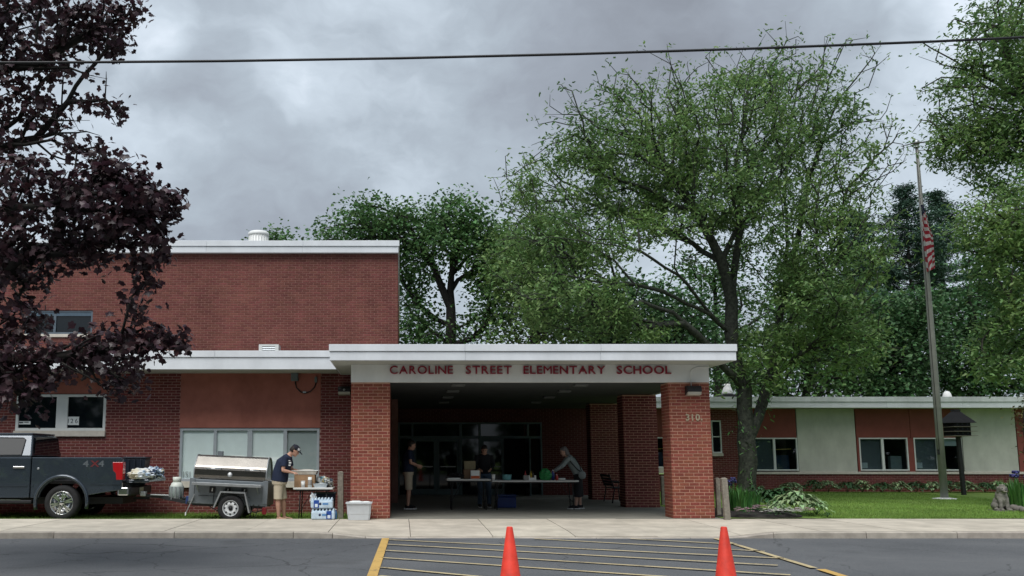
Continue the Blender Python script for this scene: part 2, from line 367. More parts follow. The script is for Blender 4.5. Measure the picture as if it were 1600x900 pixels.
kj = sorted([gd(u, 842).x for u in (-120, 35, 240, 443, 510, 566, 640, 800, 960, 1120, 1262, 1420, 1575, 1700, 1900)] + [-17, 27])
for a, b in zip(kj[:-1], kj[1:]):
    n = 6; vs_, fs = [], []
    for k in range(n + 1):
        x = a + .006 + (b - a - .012) * k / n; d = dip(x); h = -.002 - .108 * d + random.uniform(-.002, .002)
        prof = [(YK, -.2), (YK, h - .018), (YK + .018, h), (YK + .148, h), (YK + .148, -.2)]
        vs_ += [(x, p, q) for p, q in prof]
    for k in range(n):
        p, q = k * 5, (k + 1) * 5
        for j in range(4): fs.append((p + j, q + j, q + j + 1, p + j + 1))
    fs.append((0, 1, 2, 3, 4)); fs.append(tuple(range(n * 5 + 4, n * 5 - 1, -1)))
    m = MB(); m.add(vs_, fs); m.build('kerb_stone', KERB, kerb, world=True)
# road paint
def strip(m, p, q, w0, w1=None, z=-.104):
    w1 = w0 if w1 is None else w1; p, q = Vector((p[0], p[1], z)), Vector((q[0], q[1], z)); d = (q - p).normalized(); s_ = Vector((-d.y, d.x, 0))
    m.add([p + s_ * w0 / 2, p - s_ * w0 / 2, q - s_ * w1 / 2, q + s_ * w1 / 2], [(0, 1, 2, 3)])
mark = structure(thing('crossing_marking', 'yellow hatched no parking box painted on the road', 'road marking', (0, 13.5, -.12))); del mark['category']
zr = -.104
m = MB(); strip(m, gd(602.5, 840.8, zr), gd(560, 960, zr), .135); m.build('border_line', YEL, mark, world=True)
m = MB(); strip(m, gd(1118, 841, zr), gd(1272, 887, zr), .10); m.build('border_line', YELP, mark, world=True)
m = MB(); strip(m, gd(1282, 889, zr), gd(1420, 932, zr), .13); m.build('border_line', YEL, mark, world=True)
for (a, b) in [((592, 899), (760, 918)), ((594, 886), (1150, 938)), ((598, 871), (1240, 914)), ((601.5, 859.5), (1235, 898)), ((604, 850), (1215, 883)), ((607, 843), (1225, 872)), ((835, 841.5), (1195, 861)), ((985, 841.5), (1148, 850))]:
    m = MB(); strip(m, gd(*a, zr), gd(*b, zr), .085, .105); m.build('hatch_line', YELP, mark, world=True)

# lawns
def lz_left(x, y): return -.075 + .01 * mnoise.noise((x * 1.5, y * 1.5, 1))
structure(sheet('lawn_strip', -40, -.3, YW + .01, 24.0, lz_left, LAWN, 120, 8))
def lz(x, y): return .004 + .02 * mnoise.noise((x * .4, y * .4, 3)) - .0 * y
structure(sheet('lawn', 7.35, 60, YW + .01, 37, lz, LAWN, 140, 60))
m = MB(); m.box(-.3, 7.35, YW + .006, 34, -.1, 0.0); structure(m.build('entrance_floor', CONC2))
def blades(name, n, x0, x1, y0, y1, zf, hmin, hmax, keep=None, seed=3):
    r = np.random.default_rng(seed); x = r.uniform(x0, x1, n); y = y0 + (y1 - y0) * r.uniform(0, 1, n) ** 1.35
    z = np.array([zf(a, b) for a, b in zip(x, y)]) - .004
    if keep is not None: k = keep(x, y); x, y, z = x[k], y[k], z[k]
    n = len(x); h = r.uniform(hmin, hmax, n); a = r.uniform(0, 6.28, n); w = .006; le = r.uniform(-.03, .03, (n, 2))
    V = np.zeros((n, 3, 3)); V[:, 0] = np.c_[x - w * np.cos(a), y - w * np.sin(a), z]; V[:, 1] = np.c_[x + w * np.cos(a), y + w * np.sin(a), z]
    V[:, 2] = np.c_[x + le[:, 0], y + le[:, 1], z + h]
    return npmesh(name, V.reshape(-1, 3), np.arange(n * 3).reshape(-1, 3), GRASSB)
GRASSB = mat('grass_blade', (.16, .265, .05), .8, .35, .6, isl=.35, trans=.25)
BED = (gd(1139, 813).x, gd(1292, 812).x)
o = blades('grass', 90000, 7.4, 19.5, YW + .02, 35.3, lz, .025, .06, keep=lambda x, y: ~((x < BED[1] + .1) & (y < 23.6)))
tag(o, 'short mown grass of the school front lawn', 'grass', kind='stuff')
o = blades('grass', 22000, -12, -.9, YW + .03, 23.45, lz_left, .04, .11, seed=5)
tag(o, 'ragged grass strip between walk and brick wall', 'grass', kind='stuff')

# ================================================================== brickwork
CH, BL, BH, JT = .0733, .2105, .0593, .0138
def bond(L, z0, z1, holes=(), phase=0.0):
    """running bond on a face of length L: full and cut bricks as (s0, s1, z0)"""
    out = []; k = 0; z = z0
    while z + BH <= z1 + .004:
        spans = [(0.0, L)]
        for (a, b, c, d) in holes:
            if z + BH > c + .005 and z < d - .005:
                ns = []
                for p, q in spans:
                    if b <= p or a >= q: ns.append((p, q)); continue
                    if a > p: ns.append((p, a))
                    if b < q: ns.append((b, q))
                spans = ns
        off = -((k % 2) * (BL + JT) / 2) - phase
        n0 = int(math.floor(off / (BL + JT))) - 1
        for p, q in spans:
            i = 0; s_ = off
            while s_ < q:
                a, b = max(s_, p), min(s_ + BL, q)
                if b - a > .03: out.append((a, b, z))
                s_ += BL + JT
        z += CH; k += 1
    return out
_unit = {}
def unit_brick(m):
    if m.name not in _unit:
        b = MB(); v, f = brick_geo(0, BL, 0); b.add(v, f); me = bpy.data.meshes.new('brick'); me.from_pydata(b.v, [], b.f); me.materials.append(m); me.update(); _unit[m.name] = me
    return _unit[m.name]
def brick_geo(a, b, z, D=.05, c=.004):
    """local: x along the face, -y outward, z up; chamfered front"""
    v = [(a, -.007 + c, z), (b, -.007 + c, z), (b, -.007 + c, z + BH), (a, -.007 + c, z + BH), (a + c, -.007, z + c), (b - c, -.007, z + c), (b - c, -.007, z + BH - c), (a + c, -.007, z + BH - c),
         (a, D, z), (b, D, z), (b, D, z + BH), (a, D, z + BH)]
    f = [(4, 5, 6, 7), (0, 1, 5, 4), (1, 2, 6, 5), (2, 3, 7, 6), (3, 0, 4, 7), (8, 9, 1, 0), (9, 10, 2, 1), (10, 11, 3, 2), (11, 8, 0, 3)]
    return v, f
def lay(parent, faces, m, pick=None, nmax=300, name='brick'):
    """faces: list of (origin, angle, bricks); the nmax best by pick() become bricks of their own, the others one mass"""
    allb = []
    for (O, ang, br) in faces:
        ca, sa = math.cos(ang), math.sin(ang)
        for (a, b, z) in br: allb.append((O, ang, a, b, z, (O[0] + ca * (a + b) / 2, O[1] + sa * (a + b) / 2, O[2] + z)))
    own = set()
    if pick:
        sc = [(pick(q[5], q[1]), i) for i, q in enumerate(allb) if q[3] - q[2] > BL - .002]
        sc = sorted([x for x in sc if x[0] is not None]); own = {i for _, i in sc[:nmax]}
    V, Fc = [], []; lo = parent.location; pl = parent.parent.location if parent.parent else Vector((0, 0, 0))
    for i, (O, ang, a, b, z, c) in enumerate(allb):
        ca, sa = math.cos(ang), math.sin(ang); jit = random.uniform(-.0015, .0015)
        if i in own:
            o = bpy.data.objects.new(name, unit_brick(m)); col.objects.link(o); o.parent = parent
            o.location = (O[0] + ca * a + sa * jit - lo[0] - pl[0], O[1] + sa * a - ca * jit - lo[1] - pl[1], O[2] + z - lo[2] - pl[2]); o.rotation_euler = (0, 0, ang)
        else:
            v, f = brick_geo(a, b, z); k = len(V)
            for x, y, zz in v: V.append((O[0] + ca * x - sa * (y - jit), O[1] + sa * x + ca * (y - jit), O[2] + zz))
            Fc += [tuple(t + k for t in q) for q in f]
    if V:
        o = npmesh('brickwork', np.array(V) - np.array(pl), Fc, m, parent); o['kind'] = 'stuff'
def brick_tex(name, c1, c2, cm):
    m = bpy.data.materials.new(name); m.use_nodes = True; nt = m.node_tree; N, L = nt.nodes, nt.links; b = N['Principled BSDF']; b.inputs['Roughness'].default_value = .9; b.inputs['Specular IOR Level'].default_value = .2
    tc = N.new('ShaderNodeTexCoord'); sx = N.new('ShaderNodeSeparateXYZ'); L.new(tc.outputs['Object'], sx.inputs[0]); ad = N.new('ShaderNodeMath'); ad.operation = 'ADD'; L.new(sx.outputs[0], ad.inputs[0]); L.new(sx.outputs[1], ad.inputs[1])
    cb = N.new('ShaderNodeCombineXYZ'); L.new(ad.outputs[0], cb.inputs[0]); L.new(sx.outputs[2], cb.inputs[1])
    t = N.new('ShaderNodeTexBrick'); L.new(cb.outputs[0], t.inputs[0]); t.inputs['Scale'].default_value = 1; t.inputs['Brick Width'].default_value = .2243; t.inputs['Row Height'].default_value = CH; t.inputs['Mortar Size'].default_value = .0055
    t.inputs['Color1'].default_value = (*c1, 1); t.inputs['Color2'].default_value = (*c2, 1); t.inputs['Mortar'].default_value = (*cm, 1); L.new(t.outputs[0], b.inputs['Base Color']); return m
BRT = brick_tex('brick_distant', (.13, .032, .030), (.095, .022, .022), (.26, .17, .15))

# ---------- lettering
def text_mesh(ch, size, depth, bold=0.0):
    cu = bpy.data.curves.new('glyph', 'FONT'); cu.body = ch; cu.size = size; cu.extrude = depth / 2; cu.offset = bold; cu.resolution_u = 4
    t = bpy.data.objects.new('glyph', cu); col.objects.link(t); dg = bpy.context.evaluated_depsgraph_get(); me = bpy.data.meshes.new_from_object(t.evaluated_get(dg))
    bpy.data.objects.remove(t); bpy.data.curves.remove(cu); return me
def letters(word, x0, x1, y, z, hgt, depth, m, parent, name='letter', bold=0.0, rx=R(90), rz=0.0, wsq=None):
    """word laid along +X from x0 to x1 on a face towards -Y, cap height hgt"""
    ms = [text_mesh(c, 1.0, depth / hgt * .70, 0.0 if c == 'M' else bold) for c in word]; W = []
    for me in ms:
        xs = [v.co.x for v in me.vertices]; W.append((min(xs), max(xs)))
    tot = sum(b - a for a, b in W); sc = hgt / .70
    k = wsq or 1.0; k = min(k, ((x1 - x0) - .034 * (len(word) - 1)) / (tot * sc)) if wsq else k; gap = ((x1 - x0) - tot * sc * k) / max(1, len(word) - 1); x = x0; lo = parent.location
    pl = parent.parent.location if parent.parent else Vector((0, 0, 0))
    for c, me, (a, b) in zip(word, ms, W):
        for v in me.vertices: v.co = ((v.co.x - a) * sc * k, v.co.y * sc, v.co.z * sc)
        me.materials.append(m); me.name = name; o = bpy.data.objects.new(name, me); col.objects.link(o); o.parent = parent
        o.location = Vector((x, y, z)) - lo - pl; o.rotation_euler = (rx, 0, rz); x += (b - a) * sc * k + gap

# ---------- windows: frame bars, panes and (optional) a blind or a room behind
def window(parent, x0, x1, y, z0, z1, splits, fw, fm, pane_m, sill=None, name='window', depth=.09, blinds=None, rail=None, sub=None):
    """a window standing in a wall that faces -Y; splits are mullion spans (a, b)"""
    m = MB(); yb = y + depth
    m.box(x0, x1, y, yb, z1 - fw, z1); m.box(x0, x1, y, yb, z0, z0 + fw); m.box(x0, x0 + fw, y + .002, yb, z0 + fw, z1 - fw); m.box(x1 - fw, x1, y + .002, yb, z0 + fw, z1 - fw)
    for a, b in splits: m.box(a, b, y + .004, yb, z0 + fw, z1 - fw)
    if rail: m.box(x0 + fw, x1 - fw, y + .012, yb, rail - .02, rail + .02)
    w = m.build(name, fm, parent, world=True, bevel=.004)
    ed = [x0 + fw] + [q for s_ in splits for q in s_] + [x1 - fw]
    for i in range(0, len(ed), 2):
        a, b = ed[i], ed[i + 1]; p = MB(); p.box(a + .001, b - .001, y + .045, y + .052, z0 + fw, z1 - fw); o = p.build('pane', pane_m if not isinstance(pane_m, list) else pane_m[i // 2], w)
        _sh(o, parent)
        if blinds and blinds[i // 2]:
            p = MB(); p.box(a, b, y + .07, y + .075, z0 + fw, z1 - fw); _sh(p.build('blind', blinds[i // 2], w), parent)
    if sill:
        p = MB(); p.box(x0 - .02, x1 + .02, y - .07, yb - .01, z0 - sill, z0 - .003); _sh(p.build('sill', SILL, w, bevel=.006), parent)
    return w
def _sh(o, parent):
    lo = parent.location
    for v in o.data.vertices: v.co -= lo
    return o
# ================================================================== buildings
def backing(m, x0, x1, z0, z1, y0, y1, holes):
    xs = sorted({x0, x1, *[min(max(h[k], x0), x1) for h in holes for k in (0, 1)]}); zs = sorted({z0, z1, *[min(max(h[k], z0), z1) for h in holes for k in (2, 3)]})
    for a, b in zip(xs[:-1], xs[1:]):
        run = None
        for c, d in zip(zs[:-1], zs[1:]):
            hole = any(h[0] <= a + 1e-6 and h[1] >= b - 1e-6 and h[2] <= c + 1e-6 and h[3] >= d - 1e-6 for h in holes)
            if hole:
                if run: m.box(a, b, y0, y1, run[0], run[1]); run = None
            else: run = (run[0], d) if run else (c, d)
        if run: m.box(a, b, y0, y1, run[0], run[1])
def run(name, x0, x1, y0, y1, z0, z1, mt, parent, bev, step=3.05):
    n = max(1, round((x1 - x0) / step))
    for i in range(n):
        m_ = MB(); m_.box(x0 + (x1 - x0) * i / n + (.002 if i else 0), x0 + (x1 - x0) * (i + 1) / n - (.002 if i < n - 1 else 0), y0 + random.uniform(-.002, .002), y1, z0, z1 + random.uniform(-.003, .003)); m_.build(name, mt, parent, world=True, bevel=bev)
def U(u, Y, v=700): return at(u, v, Y).x
def V(v, Y): return at(PU, v, Y).z

# ---------- one-storey front wing
YF = 23.5; ZW = V(577, 22.35)
wing = thing('front_wing', 'low brick school wing with white roof edge behind the parked pickup', 'building', (-8, YF, 0))
WL, WR = -32.0, -.26
wa = (U(22, YF), U(163, YF), V(673, YF), V(616, YF)); wb = (U(281, YF), U(499, YF), V(752, YF), V(669, YF))
pa = (wa[0], wa[1], wa[3], ZW); pb = (U(279.5, YF), U(500.5, YF), wb[3], ZW)
holes = [wa, wb, pa, pb]
m = MB(); backing(m, WL, WR, -.25, ZW, YF, YF + .3, holes); wall = m.build('brick_wall', MORTW, wing, world=True)
hs = [(h[0] - WL, h[1] - WL, h[2], h[3]) for h in [wa, wb, pa, pb]]
def pick_w(c, ang):
    x = U(222, YF); 
    if U(170, YF) < c[0] < U(278, YF) and c[2] > .75: return 0 + abs(c[2] - 2.0) * .01
    if U(501, YF) < c[0] < U(545, YF): return 1 + abs(c[2] - 1.5) * .01
    if U(170, YF) < c[0] < U(278, YF): return 2
    return None
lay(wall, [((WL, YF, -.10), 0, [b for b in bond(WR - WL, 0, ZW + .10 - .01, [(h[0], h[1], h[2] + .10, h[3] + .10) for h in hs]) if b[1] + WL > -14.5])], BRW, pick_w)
m = MB(); m.box(WL, -14.6, YF - .012, YF - .001, -.2, ZW); m.build('far_brick_face', BRT, wing, world=True)
for (a, b, c, d) in (pa, pb):
    m = MB(); m.box(a + .003, b - .003, YF - .02, YF + .12, c + .012, d); m.build('stucco_panel', STUC, wing, world=True)
    m = MB(); m.box(a + .003, b - .003, YF - .03, YF + .10, c - .004, c + .010); m.build('drip_edge', BLACKM, wing, world=True)
w = window(wing, *wa[:2], YF - .01, *wa[2:], [(U(85, YF), U(103, YF))], .07, WHITEF, DARKG, sill=.15)
c0 = at(104, 651, YF); c1 = at(122.5, 664, YF)
m = MB(); m.box(c0.x, c1.x, YF + .026, YF + .030, c1.z, c0.z); card = m.build('number_card', PAPER, w, world=True)
letters('126', c0.x + .035, c1.x - .03, YF + .0255, c1.z + .05, .115, .002, INK, wing, 'card_digit')
c0 = at(28, 658, YF); c1 = at(47, 663, YF)
m = MB(); m.box(c0.x, c1.x, YF + .026, YF + .030, c1.z, c0.z); m.build('window_sticker', PAPER, w, world=True)
m = MB(); m.box(c0.x + .02, c0.x + .13, YF + .022, YF + .0255, c1.z + .03, c0.z - .02); m.box(c0.x + .16, c0.x + .27, YF + .022, YF + .0255, c1.z + .045, c0.z - .015); m.build('sticker_print', INK, w, world=True)
sp = [(U(a, YF), U(b, YF)) for a, b in ((333.5, 338.5), (386.5, 394), (442.5, 448.5))]
w = window(wing, *wb[:2], YF - .02, *wb[2:], sp, .065, ALU, GLASS, sill=.16, blinds=[BLIND, BLIND, BLIND, BLINDG])
letters('151', U(287, YF), U(298.5, YF), YF + .02, V(746, YF), .155, .002, mat('digit_grey', (.30, .34, .34), .7), wing, 'window_digit')
# roof with a two-strip white edge
m = MB(); yo = 22.35
m.box(WL, -1.62, yo + .10, 27.4, ZW + .02, V(548, yo) - .05); m.build('roof', ROOFM, wing, world=True)
m = MB(); m.box(WL, -1.62, yo + .10, YF + .2, ZW + .001, ZW + .018); m.build('soffit', SOFF, wing, world=True)
zt, zm, zb = V(548, yo), V(558.5, yo), V(577, yo)
run('roof_edge_strip', WL, -1.60, yo - .03, yo + .10, zm + .006, zt, FASC, wing, .006)
xe = U(515, yo); xf = U(525.5, yo)
m = MB(); m.prism([(WL, zb), (xf, zb), (xe, zm), (WL, zm)], yo, yo + .09, 'y'); m.build('roof_edge_strip', FASC, wing, world=True, bevel=.004)
# ---------- tall block behind
YG = 27.5; ZG = V(395, YG)
gym = thing('gymnasium_block', 'tall brick block with flat white roof edge rising behind the low wing', 'building', (-9, YG, 0))
GL, GR = -36.0, U(621.5, YG, 480)
gw = (U(28, YG), U(135.5, YG), V(522, YG), V(485, YG))
m = MB(); backing(m, GL, GR, 0, ZG, YG, YG + .35, [gw]); m.box(GR - .35, GR, YG + .352, 52, 0, ZG); wall = m.build('brick_wall', MORTG, gym, world=True)
z0g = 3.55
def pick_g(c, ang):
    if abs(ang) < .1 and U(300, YG) < c[0] and c[2] > 4.3: return abs(c[0] - U(540, YG)) + abs(c[2] - 6.0)
    return None
xs0 = U(-60, YG)
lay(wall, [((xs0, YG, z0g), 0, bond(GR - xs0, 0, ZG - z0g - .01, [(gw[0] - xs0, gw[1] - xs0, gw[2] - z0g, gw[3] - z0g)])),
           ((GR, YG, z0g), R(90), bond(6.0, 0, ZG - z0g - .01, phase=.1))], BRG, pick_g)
m = MB(); m.box(GL, xs0 - .01, YG - .012, YG - .001, 0, ZG); m.box(GR + .001, GR + .012, YG + 6.02, 52, 0, ZG); m.build('far_brick_face', BRT, gym, world=True)
w = window(gym, *gw[:2], YG + .02, *gw[2:], [(U(73, YG), U(77, YG))], .06, mat('window_dark_frame', (.10, .13, .16), .4), DARKG, sill=.1)
m = MB(); m.box(gw[0] + .06, gw[1] - .06, YG + .03, YG + .05, gw[3] - .17, gw[3] - .05); m.build('blind', mat('blind_blue_grey', (.07, .11, .15), .7), w, world=True)
zt, zm, zb = V(376, YG - .2), V(385, YG - .2), V(394.5, YG - .2)
xr = U(624, YG - .2, 385)
run('roof_edge_strip', GL, xr, YG - .22, YG + .3, zm + .008, zt, FASC, gym, .006)
m = MB(); m.box(xr - .30, xr, YG + .305, 52, zm + .008, zt); m.build('roof_edge_strip', FASC, gym, world=True, bevel=.006)
run('roof_edge_strip', GL, xr - .03, YG - .19, YG + .3, zb, zm, FASC, gym, .004)
m = MB(); m.box(xr - .30, xr - .03, YG + .305, 52, zb, zm); m.build('roof_edge_strip', FASC, gym, world=True, bevel=.004)
m = MB(); m.box(GL, xr - .31, YG + .31, 52, ZG - .3, zt - .1); m.build('roof', ROOFM, gym, world=True)
pv = at(404, 377, 30.5); t = thing('roof_ventilator', 'round white ventilator drum on the tall block roof', 'roof vent', (pv.x, 30.5, zt - .1))
hv = V(362, 30.5) - (zt - .1)
m = MB(); m.lathe([(.30, 0), (.33, .02), (.33, hv * .86)], n=28); m.build('drum', WHITE, t)
for k in range(22):
    a = 2 * math.pi * k / 22; m = MB(); m.bar((.335 * math.cos(a), .335 * math.sin(a), .1), (.335 * math.cos(a), .335 * math.sin(a), hv * .86), .02, .03, up=(math.cos(a), math.sin(a), 0)); m.build('rib', WHITE, t)
m = MB(); m.lathe([(.34, hv * .86), (.365, hv * .89), (.36, hv * .95), (.30, hv * .99), (.02, hv + .01)], n=28); m.build('cap', WHITE, t)
# louvred vent on the wing roof
a, b = at(404.5, 538, 26.9), at(435, 549, 26.9)
t = thing('roof_louvre_box', 'small white louvred box at the foot of the tall brick block', 'roof vent', ((a.x + b.x) / 2, 26.9, 3.95))
wv, hh = (b.x - a.x) / 2, a.z - 3.95
m = MB(); m.box(-wv, wv, .03, .5, 0, hh); m.box(-wv, -wv + .1, 0, .03, 0, hh); m.box(wv - .1, wv, 0, .03, 0, hh); m.box(-wv + .1, wv - .1, 0, .03, hh - .06, hh); m.build('housing', WHITEF, t)
for k in range(3):
    z = hh - .10 - k * .055; m = MB(); m.bar((-wv + .1, .01, z), (wv - .1, .01, z), .012, .03, up=(0, .5, 1)); m.build('slat', ALU, t)

# ---------- entrance canopy
YC, YB, YD = 20.8, 19.9, 33.0
CX0, CX1 = -1.13, 7.18
can = thing('entrance_canopy', 'deep flat-roofed entrance porch on brick piers with school name across its front', 'porch', (3, YC, 0))
ZC = 3.11; zt, zm, zb = V(538, YB), V(549.2, YB), V(563, YB)
bx0, bx1 = U(514, YB, 550), U(1151.5, YB, 550)
m = MB(); m.box(bx0 + .05, bx1 - .05, YB + .06, YD + 1.2, zb + .01, zt - .05); m.build('roof', ROOFM, can, world=True)
run('roof_edge_strip', bx0, bx1, YB - .03, YB + .06, zm + .006, zt, FASC, can, .006)
m = MB(); m.box(bx0, bx0 + .05, YB + .06, YD + 1.2, zm + .006, zt); m.box(bx1 - .05, bx1, YB + .06, YD + 1.2, zm + .006, zt); m.build('roof_edge_strip', FASC, can, world=True, bevel=.006)
run('roof_edge_strip', bx0 + .02, bx1 - .02, YB, YB + .06, zb, zm, FASC, can, .004)
m = MB(); m.box(bx0 + .02, bx0 + .05, YB + .06, YD + 1.2, zb, zm); m.box(bx1 - .05, bx1 - .02, YB + .06, YD + 1.2, zb, zm); m.build('roof_edge_strip', FASC, can, world=True, bevel=.004)
m = MB(); m.box(bx0 + .06, bx1 - .06, YB + .07, YD + .3, zb - .006, zb + .008); m.build('soffit', SOFF, can, world=True)
m = MB(); m.box(CX0 - .01, CX1 + .01, YC - .02, YC + .12, ZC, zb - .007); sign = m.build('sign_panel', SIGNW, can, world=True, bevel=.004)
m = MB(); m.box(CX1 - .12, CX1 + .008, YC + .13, YD, ZC, zb - .008); m.build('side_beam', SOFF, can, world=True)
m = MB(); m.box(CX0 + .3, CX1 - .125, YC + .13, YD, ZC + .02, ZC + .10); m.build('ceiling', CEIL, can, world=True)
for word, a, b in (('CAROLINE', 609, 707.5), ('STREET', 727.5, 799), ('ELEMENTARY', 817.5, 945), ('SCHOOL', 963, 1047.5)):
    letters(word, U(a, YC, 578), U(b, YC, 578), YC - .045, V(584.3, YC), .185, .045, MARO, can, 'letter', bold=.010, wsq=1.15)
# piers: front two brick by brick
fr, inn = [], []
def pier(x0, x1, y0, y1, store):
    m = MB(); m.box(x0, x1, y0, y1, -.05, ZC - .002); p = m.build('pier', MORT, can, world=True)
    top = ZC - .004
    fs = [((x0 - .0, y0, .004), 0, bond(x1 - x0, 0, top - .004, phase=.05)), ((x1, y0, .004), R(90), bond(y1 - y0, 0, top - .004, phase=.16)),
          ((x0, y1, .004), R(-90), bond(y1 - y0, 0, top - .004, phase=.16)), ((x1, y1, .004), R(180), bond(x1 - x0, 0, top - .004, phase=.05))]
    return p, fs
def pick_p(c, ang): return abs(c[2] - 1.55) if abs(ang) < .1 else None
for x0, x1 in ((CX0, -.235), (6.24, CX1)):
    p, fs = pier(x0, x1, YC, YC + .62, fr); lay(p, fs, BR, pick_p, 150)
for y in (25.15, 29.5):
    p, fs = pier(6.24, CX1, y, y + .62, inn); lay(p, fs, BRW)
# left inner wall and the back wall with its doors
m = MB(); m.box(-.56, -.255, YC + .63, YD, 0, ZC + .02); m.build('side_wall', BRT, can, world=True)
dx0, dx1 = U(621.5, YD), U(847, YD)
zh, zp, zk = V(660, YD), V(683, YD), V(761, YD)
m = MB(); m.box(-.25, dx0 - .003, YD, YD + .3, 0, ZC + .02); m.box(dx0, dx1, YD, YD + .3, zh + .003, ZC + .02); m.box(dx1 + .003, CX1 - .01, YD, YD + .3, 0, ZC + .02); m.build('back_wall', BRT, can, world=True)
DOORF = mat('door_frame_teal', (.13, .185, .195), .45, .1, 5)
fr_ = MB(); mulls = [(621.5, 624.5), (643, 646), (718, 722), (748, 751.5), (823.5, 827), (844.5, 847)]
for a, b in mulls: fr_.box(U(a, YD), U(b, YD), YD - .03, YD + .12, 0, zh)
for i in range(len(mulls) - 1):
    a, b = U(mulls[i][1], YD) + .001, U(mulls[i + 1][0], YD) - .001
    fr_.box(a, b, YD - .028, YD + .12, zh - .06, zh); fr_.box(a, b, YD - .028, YD + .12, zp - .05, zp + .04)
frame = fr_.build('door_frame', DOORF, can, world=True, bevel=.004)
for i in range(len(mulls) - 1):
    a, b = U(mulls[i][1], YD) + .003, U(mulls[i + 1][0], YD) - .003
    m = MB(); m.box(a, b, YD + .04, YD + .046, zp + .042, zh - .062); m.build('transom_pane', DARKG, can, world=True)
def leaf_door(a, b):
    d = MB(); st = .10
    d.box(a, b, YD + .01, YD + .06, .01, .22); d.box(a, b, YD + .01, YD + .06, zp - .16, zp - .055); d.box(a, a + st, YD + .01, YD + .06, .22, zp - .16); d.box(b - st, b, YD + .01, YD + .06, .22, zp - .16)
    o = d.build('door', DOORF, can, world=True, bevel=.004)
    m = MB(); m.box(a + st, b - st, YD + .03, YD + .036, .22, zp - .16); m.build('pane', DARKG, o, world=True)
    m = MB(); m.box(a + .14, b - .14, YD - .03, YD - .005, 1.0, 1.04); m.build('push_bar', STEEL, o, world=True)
for i, n in ((1, 2), (3, 2)):
    a, b = U(mulls[i][1], YD) + .004, U(mulls[i + 1][0], YD) - .004; h = (a + b) / 2
    if i == 1: leaf_door(a, h - .002)
    leaf_door(h + .002, b) if i == 1 else leaf_door(a, h - .002)
for i in (0, 2, 4):
    a, b = U(mulls[i][1], YD) + .004, U(mulls[i + 1][0], YD) - .004
    m = MB(); m.box(a, b, YD + .04, YD + .046, .02, zp - .052); m.build('side_pane', DARKG, can, world=True)
# the right leaf of the second pair stands open towards the porch
a = U(823, YD); d = MB(); d.box(a - .05, a, YD - .98, YD - .04, .01, zp - .06); o = d.build('open_door', DOORF, can, world=True, bevel=.006)
m = MB(); m.box(a - .055, a - .051, YD - .9, YD - .12, .25, zp - .2); m.build('pane', DARKG, o, world=True)
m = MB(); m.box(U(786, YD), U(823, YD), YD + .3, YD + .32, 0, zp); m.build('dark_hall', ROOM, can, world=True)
for x in (1.4, 4.35):
    for y in (21.55, 23.7, 26.2, 28.8):
        m = MB(); m.box(x - .16, x + .16, y - .16, y + .16, ZC - .035, ZC + .019); o = m.build('ceiling_light', mat('lens_unlit', (.13, .14, .138), .6) if (x, y) == (1.4, 21.55) else bpy.data.materials['lens_unlit'], can, world=True, bevel=.01)
# link roof behind the porch
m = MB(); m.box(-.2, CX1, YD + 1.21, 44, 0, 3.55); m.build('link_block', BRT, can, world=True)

# ---------- wall lamps, junction box, conduit, number
def wall_lamp(loc, label, rot=0):
    t = thing('wall_lamp', label, 'lamp', loc, rot, 'wall lamps by the entrance')
    m = MB(); m.prism([(0, -.10), (0, .11), (-.16, .11), (-.20, .04), (-.20, -.02)], -.165, .165, 'x'); o = m.build('housing', BLACKM, t, bevel=.008)
    m = MB(); m.prism([(-.03, -.115), (-.03, -.03), (-.205, -.03), (-.185, -.10)], -.155, .155, 'x'); m.build('lens', mat('lamp_lens', (.42, .40, .34), .35) if 'lamp_lens' not in bpy.data.materials else bpy.data.materials['lamp_lens'], t, bevel=.006)
    return t
p = at(1081, 611, YC); wall_lamp((p.x, YC - .009, p.z), 'dark box lamp with pale lens high on the right brick pier')
p = at(538.5, 611, YF); t = wall_lamp((p.x, YF - .009, p.z), 'dark box lamp on the shaded wall beside the left pier')
m = MB(); m.ball((0, -.21, .02), .03); m.build('sensor', STEEL, t)
p0 = at(1079.5, 603, YC); p1 = at(1078, 586, YC); p2 = at(1083, 576, YC); p3 = at(1107, 573.5, YC)
m = MB(); m.tube([Vector((p0.x, YC - .03, p0.z - .02)), Vector((p1.x, YC - .03, p1.z)), Vector((p1.x + .015, YC - .03, p1.z + .10)), Vector((p2.x, YC - .03, p2.z)), Vector((p2.x + .09, YC - .03, p3.z - .005)), Vector((p3.x, YC - .03, p3.z))], .009, 8)
tag(m.build('conduit', WHITE), 'thin white conduit curving from the pier lamp over the sign panel', 'conduit')
num = thing('house_number', 'weathered brass digits 310 on the right brick pier', 'number', (U(1083, YC, 651), YC - .012, V(657, YC)))
BRASS = mat('old_brass', (.40, .34, .24), .5, .2, 9)
letters('310', U(1071, YC, 651), U(1093, YC, 651), YC - .020, V(657, YC), .145, .02, BRASS, num, 'digit', bold=.02)
m = MB(); m.box(U(1094.5, YC, 651), U(1097, YC, 651), YC - .022, YC - .006, V(657, YC), V(654.6, YC)); m.build('dot', BRASS, num, world=True)
ja, jb = at(455.5, 582, YF), at(466.5, 597.5, YF)
t = thing('junction_box', 'grey electric box with looping black cable on the red stucco panel', 'electric box', ((ja.x + jb.x) / 2, YF - .021, jb.z))
hx, hz = (jb.x - ja.x) / 2, ja.z - jb.z
JG = mat('box_grey', (.13, .16, .17), .5, .08, 6)
m = MB(); m.box(-hx, hx, -.12, 0, .03, hz); m.build('case', JG, t, bevel=.012)
m = MB(); m.box(-hx * .85, hx * .85, -.135, -.121, .05, hz - .02); m.build('lid', JG, t, bevel=.006)
